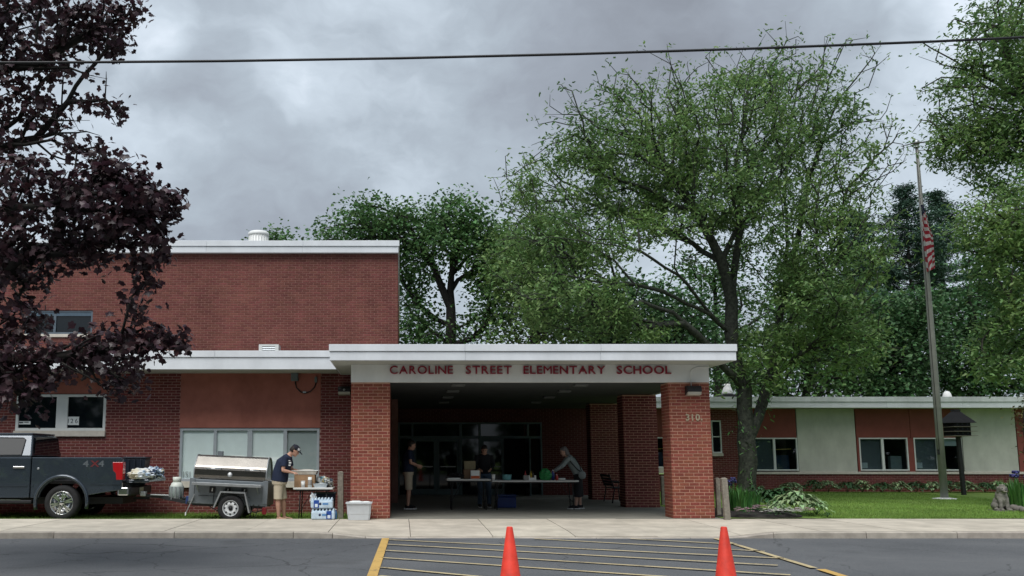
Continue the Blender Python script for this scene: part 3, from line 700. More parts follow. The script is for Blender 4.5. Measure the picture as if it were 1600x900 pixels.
q = [at(u, v, YF) for u, v in ((461.5, 596), (463.5, 606), (470, 612.5), (477, 614.5), (485, 612), (491.5, 605.5), (494.5, 597))]
m = MB(); m.tube([(a.x - t.location.x, -.03, a.z - t.location.z) for a in q], .016, 8); m.build('cable', BLACKM, t)
e = at(494, 592.5, YF); m = MB(); m.box(e.x - t.location.x - .035, e.x - t.location.x + .035, -.07, 0, e.z - t.location.z - .09, e.z - t.location.z + .06); m.build('outlet', JG, t, bevel=.01)
e = at(475.5, 613.5, YF); m = MB(); m.box(e.x - t.location.x - .03, e.x - t.location.x + .05, -.05, -.0, e.z - t.location.z - .012, e.z - t.location.z + .03); m.build('clip', STEEL, t)

# ---------- classroom wing on the right
YR, YRF = 36.0, 35.25
rw = thing('classroom_wing', 'long low classroom wing with red and cream panels beyond the lawn', 'building', (18, YR, 0))
RX0, RX1 = CX1 + .02, 40.0
zt, zm, zb = V(620, YRF), V(628, YRF), V(637, YRF)
zs = V(741, YR)
run('roof_edge_strip', RX0, RX1, YRF, YRF + .1, zb, zm, FASC, rw, .004)
FASC2 = mat('fascia_stained', (.64, .67, .68), .5, .10, .8, spec=.3, stain=.25)
run('roof_edge_strip', RX0, RX1, YRF - .03, YRF + .1, zm + .006, zt, FASC2, rw, .005)
m = MB(); m.box(RX0, RX1, YRF + .1, 48, zb + .01, zt - .05); m.build('roof', ROOFM, rw, world=True)
m = MB(); m.box(RX0, RX1, YRF + .1, YR + .2, zb - .006, zb + .008); m.build('soffit', SOFF, rw, world=True)
segs = []   # (u0, u1, kind)
XA = U(1153.5, YR); XB = U(1246, YR); XC = U(1338.5, YR); XD = U(1504, YR)
wins = {'n': (U(1112.5, YR), U(1128, YR), V(708, YR), V(657, YR)), 'r': (U(1160, YR), U(1246, YR, 700), V(735.5, YR), V(684, YR)),
        'a': (U(1342.5, YR), U(1418.5, YR), V(735.5, YR), V(684, YR)), 'b': (U(1428, YR), U(1503, YR), V(735.5, YR), V(684, YR)), 'l': (U(1008, YR), U(1046, YR), V(731, YR), V(683, YR))}
nl = wins['l']; bx = U(1060, YR)
# brick parts: nearer the porch a full height wall, further on a plinth
n = wins['n']; m = MB(); backing(m, bx, XA, zs, zb - .007, YR, YR + .3, [n]); backing(m, RX0, RX1, -.2, zs, YR, YR + .3, [])
wall = m.build('brick_wall', MORTW, rw, world=True)
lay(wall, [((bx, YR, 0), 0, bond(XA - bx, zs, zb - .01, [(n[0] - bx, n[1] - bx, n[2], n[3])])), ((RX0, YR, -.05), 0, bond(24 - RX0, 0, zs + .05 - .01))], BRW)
m = MB(); m.box(24, RX1, YR - .012, YR - .001, -.1, zs); m.build('far_brick_face', BRT, rw, world=True)
def panel(x0, x1, z0, z1, mt, nm='wall_panel', y=YR - .01): m_ = MB(); m_.box(x0, x1, y, YR + .2, z0, z1); return m_.build(nm, mt, rw, world=True)
sl = .10
panel(XB + .02, XC - .02, zs + sl, zb - .007, STUCW, 'cream_panel'); panel(XD + .02, 24.6, zs + sl, zb - .007, STUCW, 'cream_panel'); panel(28.5, 33, zs + sl, zb - .007, STUCW, 'cream_panel'); panel(24.64, 28.46, zs + sl, zb - .007, REDP, 'red_panel'); panel(33.04, RX1, zs + sl, zb - .007, REDP, 'red_panel')
panel(U(950, YR), U(985, YR), zs + sl, zb - .007, STUCW, 'cream_panel')
panel(XA + .02, XB - .02, wins['r'][3] + .004, zb - .007, REDP, 'red_panel'); panel(XC + .02, U(1424, YR) - .01, wins['a'][3] + .004, zb - .007, REDP, 'red_panel'); panel(U(1424, YR) + .01, XD - .02, wins['a'][3] + .004, zb - .007, REDP, 'red_panel')
panel(wins['a'][1] + .004, wins['b'][0] - .004, zs + sl, wins['a'][3], REDP, 'red_panel')
panel(U(985, YR) + .01, bx - .01, nl[3] + .004, zb - .007, REDP, 'red_panel'); panel(U(985, YR) + .01, nl[0] - .004, zs + sl, nl[3], REDP, 'red_panel'); panel(nl[1] + .004, bx - .01, zs + sl, nl[3], REDP, 'red_panel')
panel(XC + .02, wins['a'][0] - .004, zs + sl, wins['a'][3], REDP, 'red_panel'); panel(XA + .02, wins['r'][0] - .004, zs + sl, wins['r'][3], REDP, 'red_panel')
m = MB(); m.box(XA + .02, RX1, YR - .05, YR + .2, zs + .004, zs + sl - .004); m.build('stone_ledge', SILL, rw, world=True, bevel=.005)
for k, sps in (('r', [(1208, 1211.5)]), ('a', [(1377, 1381)]), ('b', [(1463, 1467)]), ('l', [])):
    q = wins[k]; y = YR - .02
    q = (q[0], q[1], max(q[2], zs + sl + .002), q[3])
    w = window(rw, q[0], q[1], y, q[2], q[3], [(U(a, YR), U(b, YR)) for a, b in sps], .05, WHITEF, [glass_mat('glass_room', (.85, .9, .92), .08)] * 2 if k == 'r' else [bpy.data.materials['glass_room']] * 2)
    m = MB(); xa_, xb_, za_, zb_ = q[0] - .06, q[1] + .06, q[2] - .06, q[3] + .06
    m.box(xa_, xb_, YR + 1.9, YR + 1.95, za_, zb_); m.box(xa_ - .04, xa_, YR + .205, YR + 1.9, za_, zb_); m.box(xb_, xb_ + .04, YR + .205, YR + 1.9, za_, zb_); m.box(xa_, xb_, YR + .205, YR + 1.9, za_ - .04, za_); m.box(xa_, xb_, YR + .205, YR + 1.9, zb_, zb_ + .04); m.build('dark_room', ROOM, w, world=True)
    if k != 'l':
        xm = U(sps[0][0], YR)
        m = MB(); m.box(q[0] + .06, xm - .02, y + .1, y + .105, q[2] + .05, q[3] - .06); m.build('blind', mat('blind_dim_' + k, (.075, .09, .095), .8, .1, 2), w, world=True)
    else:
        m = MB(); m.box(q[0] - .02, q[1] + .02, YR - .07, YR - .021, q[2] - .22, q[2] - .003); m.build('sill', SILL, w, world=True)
    # a string of yellow paper across the room, cupboards
    if k in 'rl':
        m = MB(); m.bar((q[0] + .1, YR + .35, q[3] - .52), (q[1] - .1, YR + .35, q[3] - .44), .01, .035); m.build('paper_chain', mat('paper_yellow_' + k, (.50, .36, .10), .8), w, world=True)
        m = MB(); m.box(q[0] + .1, q[1] - .1, YR + .6, YR + .8, q[2], q[2] + .62); m.build('cupboard', mat('cupboard_blue_' + k, (.02, .045, .10), .7), w, world=True)
    if k == 'a':
        m = MB(); m.box(xm + .5, q[1] - .12, YR + .3, YR + .5, q[2] + .03, q[2] + .58); m.build('cupboard', mat('cupboard_pale', (.13, .17, .17), .7), w, world=True)
    if k in 'ab':
        m = MB(); m.box(q[0] + .08, q[0] + .32, y + .075, y + .08, q[2] + .10, q[2] + .32); m.build('number_card', mat('card_dim_' + k, (.30, .34, .34), .8), w, world=True)
    if k == 'b':
        m = MB(); m.box(xm + .15, q[1] - .06, y + .1, y + .105, q[3] - .32, q[3] - .06); m.build('blind', BLINDG, w, world=True)
q = wins['n']; w = window(rw, q[0], q[1], YR - .02, q[2], q[3], [], .05, WHITEF, DARKG, sill=.12, rail=(q[2] + q[3]) / 2)
# conduit and cap on the fascia, roof vents
p = at(1137, 620, 38); t = thing('roof_vent', 'small white mushroom vent on a dark curb above the classroom roof edge', 'roof vent', (p.x, 38, zt - .05))
h = V(600, 38) - zt + .05
m = MB(); m.box(-.28, .28, -.28, .28, 0, h * .42); m.build('curb', BLACKM, t)
m = MB(); m.lathe([(.22, h * .42), (.24, h * .5), (.17, h * .75), (.13, h * .9), (.13, h), (.02, h + .01)], n=16); m.build('cap', WHITE, t)
p = at(1480, 620, 39); t = thing('roof_vent', 'white dome vent just showing above the roof behind the flagpole', 'roof vent', (p.x, 39, zt - .05)); h = V(611, 39) - zt + .05
m = MB(); m.lathe([(.19, 0), (.19, h * .5), (.16, h * .75), (.10, h * .95), (.02, h)], n=18); m.build('dome', WHITE, t)
m = MB(); m.lathe([(.23, 0), (.23, .05), (.20, .06)], n=18); m.build('flange', STEEL, t)
# ================================================================== trees and plants
BARK = mat('bark_grey_brown', (.060, .056, .048), .95, .35, 9, bump=.8, bscale=26, spec=.15)
BARKD = mat('bark_dark', (.030, .028, .026), .95, .35, 9, bump=.6, bscale=26, spec=.15)
BARKL = mat('bark_lichened', (.028, .031, .027), .95, .30, 11, bump=1.0, bscale=22, spec=.15, hue=(.070, .076, .062))
LEAFL = mat('leaf_locust', (.135, .255, .092), .5, .25, .35, isl=.38, trans=.40, spec=.4, hue=(.195, .31, .095))
LEAFB = mat('leaf_broad_green', (.082, .170, .056), .55, .25, .25, isl=.45, trans=.28, spec=.35)
LEAFD = mat('leaf_deep_green', (.058, .132, .048), .55, .25, .25, isl=.45, trans=.25, spec=.35)
LEAFY = mat('leaf_yellow_green', (.115, .205, .060), .55, .25, .25, isl=.45, trans=.30, spec=.35)
NEEDLE = mat('needle_blue_green', (.052, .098, .070), .7, .25, .4, isl=.40, spec=.2)
LEAFM = mat('leaf_maroon', (.042, .025, .036), .45, .30, .8, isl=.55, trans=.25, spec=.5, hue=(.075, .032, .038))

def grow(limbs, targets, seed, jit=.12, step=.55, up=.12, bf=.30):
    """limbs: hand-set polylines (first starts at the ground). Each target is reached by a twig from the nearest fitting node."""
    r = np.random.default_rng(seed); P, par, D = [], [], []
    for L_ in limbs:
        L_ = [Vector(p) for p in L_]; k0 = -1
        if P:
            k0 = int(np.argmin([(Vector(q) - L_[0]).length for q in P]))
        dense = []
        for a, b in zip(L_[:-1], L_[1:]):
            n = max(1, int((b - a).length / step)); dense += [a + (b - a) * (i / n) for i in range(n)]
        dense.append(L_[-1])
        if k0 >= 0: dense = dense[1:]
        for i, p in enumerate(dense):
            q = p + Vector(r.normal(0, jit * .35, 3)) if (i or k0 >= 0) else p
            par.append(k0); D.append(np.array(q - (Vector(P[k0]) if k0 >= 0 else q - Vector((0, 0, 1)))));  P.append(np.array(q)); k0 = len(P) - 1
    n0 = len(P)
    cap = n0 + len(targets) * 24; A = np.zeros((cap, 3)); A[:n0] = P; DD = np.zeros((cap, 3)); DD[:n0] = [d / (np.linalg.norm(d) + 1e-9) for d in D]; PA = np.full(cap, -1); PA[:n0] = par; PL = np.zeros(cap)
    for i in range(1, n0): PL[i] = (PL[par[i]] + np.linalg.norm(A[i] - A[par[i]])) if par[i] >= 0 else 0
    n = n0; low = 0
    root = A[0]; first = max(2, int(n0 * 0.0))
    zmin = root[2] + (max(p[2] for p in A[:n0]) - root[2]) * .22
    T = np.asarray(targets); d0 = np.min(np.linalg.norm(T[:, None, :] - A[None, :n0, :], axis=2), axis=1); order = np.argsort(d0); ends = np.zeros(len(T), int)
    for t in order:
        q = T[t]; dv = q - A[:n]; ds = np.linalg.norm(dv, axis=1) + 1e-6; co = np.einsum('ij,ij->i', dv, DD[:n]) / ds
        cost = ds * (1.35 - .45 * co) + bf * PL[:n]; cost[(A[:n, 2] < zmin)] += 6
        k = int(np.argmin(cost)); p = A[k]; ln = ds[k]; m_ = max(1, int(ln / step)); ctrl = p + DD[k] * ln * .22 + (q - p) * .2 + np.array([0, 0, up * ln])
        prev = k
        for i in range(1, m_ + 1):
            f = i / m_; x = (1 - f) ** 2 * p + 2 * f * (1 - f) * ctrl + f * f * q + (r.normal(0, jit * .5, 3) if i < m_ else 0)
            if n >= cap: break
            d = x - A[prev]; A[n] = x; PL[n] = PL[prev] + np.linalg.norm(d); DD[n] = d / (np.linalg.norm(d) + 1e-9); PA[n] = prev; prev = n; n += 1
        ends[t] = prev
    return A[:n], PA[:n], DD[:n], ends
def wood(A, PA, rbase, rtip, name, m, parent, power=.5, sides=6, lo=4):
    n = len(A); cnt = np.ones(n); kids = [[] for _ in range(n)]
    for i in range(n - 1, 0, -1):
        if PA[i] >= 0: cnt[PA[i]] += cnt[i]; kids[PA[i]].append(i)
    tot = cnt[0]; rad = rtip + (rbase - rtip) * (np.maximum(cnt - 1, 0) / max(1, tot - 1)) ** power
    Vv, Ff = [], []
    starts = [0] + [i for i in range(1, n) if PA[i] >= 0 and i != max(kids[PA[i]], key=lambda k: cnt[k])]
    for s_ in starts:
        ch = [s_] if PA[s_] < 0 else [PA[s_], s_]
        while kids[ch[-1]]: ch.append(max(kids[ch[-1]], key=lambda k: cnt[k]))
        if len(ch) < 2: continue
        ns = sides if rad[ch[min(1, len(ch) - 1)]] > .05 else lo; b = len(Vv); ref = None
        for j, i in enumerate(ch):
            d = A[ch[min(j + 1, len(ch) - 1)]] - A[ch[max(j - 1, 0)]]; d = d / (np.linalg.norm(d) + 1e-9)
            a = ref if ref is not None else (np.array([1., 0, 0]) if abs(d[0]) < .8 else np.array([0, 1., 0]))
            x = a - d * a.dot(d); x /= np.linalg.norm(x) + 1e-9; y = np.cross(d, x); ref = x
            rr = rad[i] if not (j == 0 and PA[s_] >= 0) else min(rad[i], rad[ch[1]] * 1.25)
            for t in range(ns):
                an = 2 * math.pi * t / ns; Vv.append(A[i] + x * math.cos(an) * rr + y * math.sin(an) * rr)
        for j in range(len(ch) - 1):
            for t in range(ns): Ff.append((b + j * ns + t, b + j * ns + (t + 1) % ns, b + (j + 1) * ns + (t + 1) % ns, b + (j + 1) * ns + t))
    return npmesh(name, np.array(Vv), np.array(Ff), m, parent, smooth=True)
def rot_frames(n, r, droop=.3, flat=.5):
    """n random leaf frames: direction (mostly sideways, drooping) and normal (mostly up)"""
    a = r.uniform(0, 2 * np.pi, n); d = np.c_[np.cos(a), np.sin(a), r.normal(-droop, .45, n)]; d /= np.linalg.norm(d, axis=1)[:, None]
    u_ = np.c_[r.normal(0, flat, n), r.normal(0, flat, n), np.ones(n)]; nx = u_ - d * np.einsum('ij,ij->i', u_, d)[:, None]; nx /= np.linalg.norm(nx, axis=1)[:, None] + 1e-9
    return d, np.cross(d, nx), nx
def leaf_quads(name, C, m, parent, r, l=(.16, .26), w=.5, droop=.3, flat=.6):
    """simple folded ovate leaves, each two quads about its midrib"""
    n = len(C); d, s_, nn = rot_frames(n, r, droop, flat); L_ = r.uniform(l[0], l[1], n)[:, None]; W = L_ * w * .5
    V_ = np.zeros((n, 6, 3)); V_[:, 0] = C; V_[:, 1] = C + d * L_ * .45 + s_ * W + nn * L_ * .10; V_[:, 2] = C + d * L_ * .5; V_[:, 3] = C + d * L_ * .45 - s_ * W + nn * L_ * .10
    V_[:, 4] = C + d * L_ - nn * L_ * .12; V_[:, 5] = C + d * L_ * .5
    b = (np.arange(n) * 6)[:, None]; F_ = np.concatenate([b + np.array([[0, 2, 4, 1]]), b + np.array([[0, 3, 4, 2]])], axis=0)
    return npmesh(name, V_.reshape(-1, 3), F_, m, parent)
def fronds(name, C, m, parent, r, l=(.14, .26), w=.22, droop=.55):
    """feathery compound leaves: a bent strip with notched sides"""
    n = len(C); d, s_, nn = rot_frames(n, r, droop, .7); L_ = r.uniform(l[0], l[1], n)[:, None]; W = L_ * w * .5
    V_ = np.zeros((n, 7, 3)); V_[:, 0] = C; V_[:, 1] = C + d * L_ * .30 + s_ * W; V_[:, 2] = C + d * L_ * .36 - s_ * W * .9; V_[:, 3] = C + d * L_ * .62 + s_ * W * .35 - nn * L_ * .06
    V_[:, 4] = C + d * L_ * .72 - s_ * W * .8 - nn * L_ * .1; V_[:, 5] = C + d * L_ * .80 + s_ * W * .8 - nn * L_ * .12; V_[:, 6] = C + d * L_ - nn * L_ * .24
    b = (np.arange(n) * 7)[:, None]; F_ = np.concatenate([b + np.array([[0, 2, 1]]), b + np.array([[1, 2, 3]]), b + np.array([[2, 4, 3]]), b + np.array([[3, 4, 5]]), b + np.array([[4, 6, 5]])], axis=0)
    return npmesh(name, V_.reshape(-1, 3), F_, m, parent)
def blob_points(blobs, Y, r, per, shell=.55):
    """blobs: (u, v, ru, rv, dy, ry, weight) in photo pixels at distance Y (+dy), ry metres deep"""
    out = []
    for (u, v, ru, rv, dy, ry, wt) in blobs:
        n = int(per * wt); c = at(u, v, Y + dy); sx = abs(at(u + ru, v, Y + dy).x - c.x); sz = abs(at(u, v + rv, Y + dy).z - c.z)
        x = r.normal(0, 1, (n, 3)); x /= np.linalg.norm(x, axis=1)[:, None]; rad = r.uniform(0, 1, n) ** (1 / 3); rad = np.where(r.uniform(0, 1, n) < shell, r.uniform(.75, 1.03, n), rad)
        out.append(np.array(c) + x * rad[:, None] * np.array([sx, ry, sz]))
    return np.concatenate(out)
def scatter(C, k, r, rad, flatten=.8):
    n = len(C); x = r.normal(0, 1, (n, k, 3)) * np.array([rad, rad, rad * flatten]) * .5; return (C[:, None, :] + x).reshape(-1, 3)
def px(pts, Y): return [at(p[0], p[1], Y + (p[2] if len(p) > 2 else 0)) for p in pts]

# ---------- the big locust beside the porch
r = np.random.default_rng(21); Y = 29.0
loc = at(1167, 778, Y); loc.z = -.05
tr = thing('honey_locust_tree', 'tall feathery green tree with forked lichened trunk right of the porch', 'tree', loc)
limbs = [[loc] + px([(1168, 720), (1166, 660), (1160, 610), (1150, 560), (1140, 520)], Y), px([(1168, 690), (1186, 650), (1200, 600, .4), (1213, 540, .8), (1222, 470, 1.2), (1240, 400, 1.5), (1262, 300, 1.7), (1285, 200, 1.5)], Y),
         px([(1140, 520), (1110, 490, -.6), (1075, 475, -1.2), (1035, 455, -1.8), (990, 445, -2.3), (930, 440, -2.8), (870, 425, -3)], Y), px([(1140, 520), (1142, 470), (1128, 410, -.3), (1100, 350, -.6), (1070, 300, -.8), (1030, 240, -1), (1000, 180, -1)], Y),
         px([(1142, 470), (1150, 400, .5), (1158, 330, .8), (1150, 250, 1), (1165, 180, 1), (1170, 130, 1)], Y), px([(1128, 410, -.3), (1080, 380, 1), (1020, 350, 1.8), (960, 330, 2.2), (900, 310, 2.4), (850, 300, 2.5)], Y),
         px([(1160, 610), (1115, 550, -1), (1085, 520, -1.6), (1050, 490, -2), (1000, 470, -2.6), (950, 500, -2.9)], Y), px([(1213, 540, .8), (1250, 480, 0), (1290, 430, -.6), (1330, 380, -1), (1360, 330, -1.2)], Y), px([(1222, 470, 1.2), (1230, 380, 2.2), (1225, 290, 2.7), (1235, 200, 2.9), (1250, 120, 3)], Y),
         px([(1110, 490, -.6), (1060, 430, -2), (1000, 390, -3), (930, 380, -3.6), (860, 370, -3.9)], Y), px([(1200, 600, .4), (1240, 560, -.8), (1280, 530, -1.5), (1320, 520, -1.8)], Y)]
bl = [(1000, 225, 115, 95, -1, 2.6, 1.35), (890, 310, 90, 95, 0, 2.4, 1.2), (860, 410, 70, 75, -1.5, 2.2, .9), (1120, 230, 120, 110, 0, 3.2, 1.5), (1220, 170, 100, 90, 1, 3.0, 1.05), (1110, 330, 130, 90, 0, 3.6, 1.3), (1280, 280, 85, 95, 1, 2.8, .9),
      (1300, 400, 70, 80, -.6, 2.6, .8), (1210, 370, 100, 85, 0, 3.2, 1.2), (1010, 400, 110, 60, -2, 2.2, .9), (1240, 480, 90, 70, -.5, 2.6, 1.0), (1300, 530, 65, 55, -1, 2.2, .7), (900, 480, 90, 45, -2.4, 1.8, .8), (1190, 560, 40, 50, -.6, 1.2, .35), (1010, 490, 80, 40, -2.2, 1.6, .6), (1040, 300, 120, 90, 1, 2.5, .9)]
T = blob_points(bl, Y, r, 105)
_d = T[:, 1] * CP + (T[:, 2] - CAM_H) * SP; _u = PU + F_PX * T[:, 0] / _d; _v = PV - F_PX * ((T[:, 2] - CAM_H) * CP - T[:, 1] * SP) / _d
_in = ((_u - 1095) / 125) ** 2 + ((_v - 445) / 85) ** 2 < 1; T = T[~(_in & ((T[:, 1] < 29.6) | (r.uniform(0, 1, len(T)) < .45)))]
bare = blob_points([(1270, 120, 110, 60, 1, 2.4, 1), (1350, 240, 55, 70, .5, 1.8, .7), (1120, 140, 140, 50, 0, 2.4, .6), (960, 170, 110, 60, -1, 2, .5), (830, 300, 50, 60, 0, 1.6, .5), (1180, 300, 170, 150, 0, 3, 1.0)], Y, r, 120, .8)
c0_ = np.array(at(1150, 470, Y)); sel_ = T[r.uniform(0, 1, len(T)) < .6]; d_ = sel_ - c0_; d_ /= np.linalg.norm(d_, axis=1)[:, None]; bare = np.concatenate([bare, sel_ + d_ * r.uniform(.35, .95, (len(sel_), 1)) + r.normal(0, .22, (len(sel_), 3)) + np.array([0, 0, .15])])
A, PA, DD, E = grow(limbs, np.concatenate([T, bare]), 4, jit=.07, step=.5, up=-.08)
wood(A, PA, .29, .0065, 'trunk', BARKL, tr, power=.47, sides=9)
C = scatter(A[E[:len(T)]], 34, r, .44, .65); pm = A[PA[E[:len(T)]]]; C = np.concatenate([C, scatter(pm, 8, r, .36, .6), scatter(A[E[len(T):]], 4, r, .28)])
fronds('crown', C, LEAFL, tr, r, (.11, .20), .42, .30)
# leafy shoots on the trunk
C = scatter(np.array([tuple(p) for p in px([(1168, 740, -.3), (1165, 700, -.3), (1163, 660, -.3), (1160, 620, -.3), (1190, 630, -.2), (1150, 580, -.3)], Y)]), 26, r, .45, 1.6); fronds('trunk_shoots', C, LEAFB, tr, r, (.10, .18), .35)['kind'] = 'stuff'

# ---------- second locust reaching in at the right edge
r = np.random.default_rng(33); Y = 26.5; loc = at(1760, 800, Y); loc.z = -.05
tr = thing('honey_locust_tree', 'feathery green tree whose crown reaches in at the right edge', 'tree', loc)
limbs = [[loc] + px([(1750, 700), (1735, 600), (1720, 520), (1700, 420)], Y), px([(1720, 520), (1680, 440, -1), (1630, 380, -1.5), (1570, 340, -2), (1510, 300, -2.2)], Y), px([(1700, 420), (1670, 330), (1640, 240), (1600, 150), (1570, 70), (1550, 10)], Y), px([(1700, 420), (1710, 300, 1), (1700, 180, 1.5), (1690, 60, 1.5), (1680, -40, 1.5)], Y),
         px([(1640, 240), (1580, 220, .5), (1520, 225, .8), (1460, 220, .8)], Y), px([(1735, 600), (1680, 540, -1), (1620, 500, -1.6), (1570, 480, -2)], Y), px([(1600, 150), (1560, 130, 1), (1510, 110, 1.2), (1470, 100, 1.2)], Y)]
bl = [(1540, 150, 75, 60, .5, 2, .85), (1580, 60, 65, 60, 0, 2.2, .8), (1520, 225, 65, 30, .6, 1.6, .6), (1640, 120, 90, 110, 0, 2.6, 1.1), (1600, 250, 80, 60, 0, 2.4, 1.0), (1580, 340, 65, 60, -1.8, 2, .9), (1660, 330, 80, 90, 0, 2.6, 1.0), (1595, 430, 50, 70, -1.8, 1.8, .8), (1590, 540, 45, 60, -2, 1.6, .7), (1690, 480, 90, 90, -1, 2.4, .9), (1680, 0, 110, 90, 1, 2.6, 1), (1760, 200, 100, 160, 0, 2.6, 1.0)]
T = blob_points(bl, Y, r, 95); bare = blob_points([(1500, 100, 60, 70, .8, 1.6, 1), (1460, 215, 40, 40, .6, 1.2, .5), (1560, 20, 50, 40, 0, 1.4, .6)], Y, r, 40, .8)
A, PA, DD, E = grow(limbs, np.concatenate([T, bare]), 5, jit=.07, step=.5, up=-.06)
wood(A, PA, .30, .0075, 'trunk', BARK, tr, power=.47, sides=8)
C = np.concatenate([scatter(A[E[:len(T)]], 34, r, .46, .65), scatter(A[PA[E[:len(T)]]], 9, r, .38, .6), scatter(A[E[len(T):]], 5, r, .28)])
fronds('crown', C, LEAFL, tr, r, (.11, .20), .42, .30)

# ---------- trees behind the school
def back_tree(name, label, u, Y, limbs_px, bl, seed, m, rb=.35, per=60, k=24, ls=(.17, .30), rad=1.15, bark=BARKD, group='trees behind the school', extra=0, flatten=.7):
    r = np.random.default_rng(seed); loc = at(u, 770, Y); loc.z = -.1
    t = thing(name, label, 'tree', loc, 0, group); T = blob_points(bl, Y, r, per, .6)
    limbs = [[loc] + px(limbs_px[0], Y)] + [px(l, Y) for l in limbs_px[1:]]
    A, PA, DD, E = grow(limbs, T, seed, jit=.2, step=.9, up=.08)
    wood(A, PA, rb, .012, 'trunk', bark, t, power=.45, sides=7)
    leaf_quads('crown', scatter(A[E], k, r, rad, flatten), m, t, r, ls, .75)
    return t
back_tree('oak_tree', 'broad green tree with dark upright trunk behind the tall brick block', 703, 50, [[(704, 640), (703, 540), (703, 480), (705, 430), (712, 390), (718, 360)], [(703, 470), (688, 440), (678, 415), (660, 390), (620, 370), (570, 372)], [(705, 430), (725, 405, 1), (745, 385, 1), (770, 375, 1)], [(703, 540), (735, 530, -1), (760, 505, -1.5), (785, 490, -2)], [(703, 500), (680, 500, 1), (650, 470, 1), (635, 430, 1)]],
          [(540, 372, 50, 22, 0, 2.4, .8), (580, 346, 48, 26, 0, 2.5, 1.1), (640, 360, 45, 30, 0, 2.6, 1.0), (705, 340, 48, 22, 0, 2.6, 1.2), (745, 375, 38, 28, 0, 2.2, .9), (645, 420, 28, 45, 1, 2.0, .9), (650, 495, 25, 38, 1, 1.8, .8), (690, 385, 40, 22, -1, 2, .7), (778, 400, 28, 38, .5, 2, .9), (665, 540, 40, 20, 0, 2, .5), (745, 515, 40, 28, -1, 1.6, .5), (752, 430, 22, 32, 0, 1.4, .5), (785, 460, 24, 50, -1, 1.6, 1.0), (600, 400, 30, 40, 2, 2, .5)], 41, LEAFB, .34, per=52, k=34)
back_tree('ash_tree', 'yellowish green tree between the tall block and the locust', 838, 44, [[(838, 640), (836, 560), (832, 480), (830, 420), (825, 380)], [(836, 540), (880, 500), (920, 480)], [(832, 500), (800, 460), (790, 420)]],
          [(820, 380, 40, 32, 0, 2.2, 1), (800, 430, 32, 40, 0, 2, .9), (840, 450, 50, 50, 0, 2.4, 1.2), (830, 520, 60, 30, 0, 2.2, .8), (900, 500, 50, 40, 0, 2.2, .9), (870, 400, 35, 35, 1, 2, .7)], 42, LEAFY, .25, per=55, k=30, ls=(.16, .28))
back_tree('maple_tree', 'dark green round tree low behind the porch roof', 985, 46, [[(985, 640), (984, 580), (980, 530), (975, 480)], [(984, 570), (1030, 530), (1060, 510)], [(984, 570), (940, 530), (920, 510)]],
          [(930, 505, 50, 36, 0, 2.2, 1), (985, 480, 60, 45, 0, 2.4, 1.3), (1045, 500, 55, 42, 0, 2.2, 1.1), (990, 540, 90, 22, 0, 2.2, 1), (1090, 540, 50, 45, 1, 2, 1)], 43, LEAFD, .25, per=52, k=34)
back_tree('lime_tree', 'dense green tree behind the classroom roof beside the locust trunk', 1262, 48, [[(1262, 640), (1262, 580), (1265, 520), (1268, 480)], [(1262, 580), (1220, 550)], [(1262, 580), (1300, 540)]],
          [(1230, 560, 55, 45, 0, 2.2, 1.1), (1270, 500, 65, 60, 0, 2.5, 1.5), (1310, 560, 45, 48, 0, 2.2, 1.0), (1180, 590, 40, 25, 0, 2, .5), (1240, 440, 45, 40, 0, 2, .7), (1260, 605, 90, 18, 0, 2, .9)], 44, LEAFB, .25, per=52, k=34)
back_tree('beech_tree', 'dark rounded tree filling the space left of the flagpole', 1400, 49, [[(1400, 640), (1400, 580), (1398, 530), (1395, 490)], [(1400, 580), (1365, 540)], [(1400, 570), (1435, 530)]],
          [(1395, 490, 50, 35, 0, 2.4, 1.1), (1365, 545, 45, 50, 0, 2.4, 1.2), (1420, 545, 50, 52, 0, 2.4, 1.3), (1380, 602, 75, 20, 0, 2, 1.2), (1440, 490, 30, 32, 0, 2, .6)], 45, LEAFD, .28, per=58, k=36)
back_tree('beech_tree', 'dark leafy tree filling the space right of the flagpole', 1520, 51, [[(1520, 640), (1520, 580), (1518, 520), (1515, 470)], [(1520, 570), (1490, 530)], [(1520, 560), (1560, 520)]],
          [(1500, 490, 50, 36, 0, 2.4, 1.1), (1490, 550, 48, 52, 0, 2.4, 1.2), (1550, 500, 55, 55, 0, 2.6, 1.3), (1555, 420, 40, 55, 0, 2.4, 1.0), (1560, 575, 60, 40, 0, 2.4, 1.1), (1620, 520, 60, 90, 0, 2.6, 1.4), (1510, 606, 90, 18, 0, 2, 1.2)], 46, LEAFD, .28, per=56, k=36)
back_tree('elm_tree', 'green tree tip showing above the tall block roof beside the drum', 432, 60, [[(432, 640), (432, 500), (432, 430), (433, 390)], [(432, 430), (410, 410)], [(432, 430), (455, 410)]],
          [(433, 392, 26, 22, 0, 2.2, 1), (440, 375, 12, 10, 0, 1, .25), (420, 420, 40, 30, 0, 2, .8)], 47, LEAFB, .25, per=50, k=22)
back_tree('elm_tree', 'hazy green tree far beyond the locust trunk', 1120, 62, [[(1120, 640), (1120, 560), (1118, 500), (1118, 440)], [(1120, 560), (1080, 500)], [(1120, 540), (1160, 480)]],
          [(1080, 450, 50, 45, 0, 2.6, .8), (1140, 430, 55, 50, 0, 2.6, .9), (1110, 520, 70, 45, 0, 2.6, 1), (1180, 500, 50, 50, 0, 2.4, .8), (1150, 590, 70, 28, 0, 2.4, 1)], 48, LEAFB, .28, per=42, k=24, ls=(.22, .36))
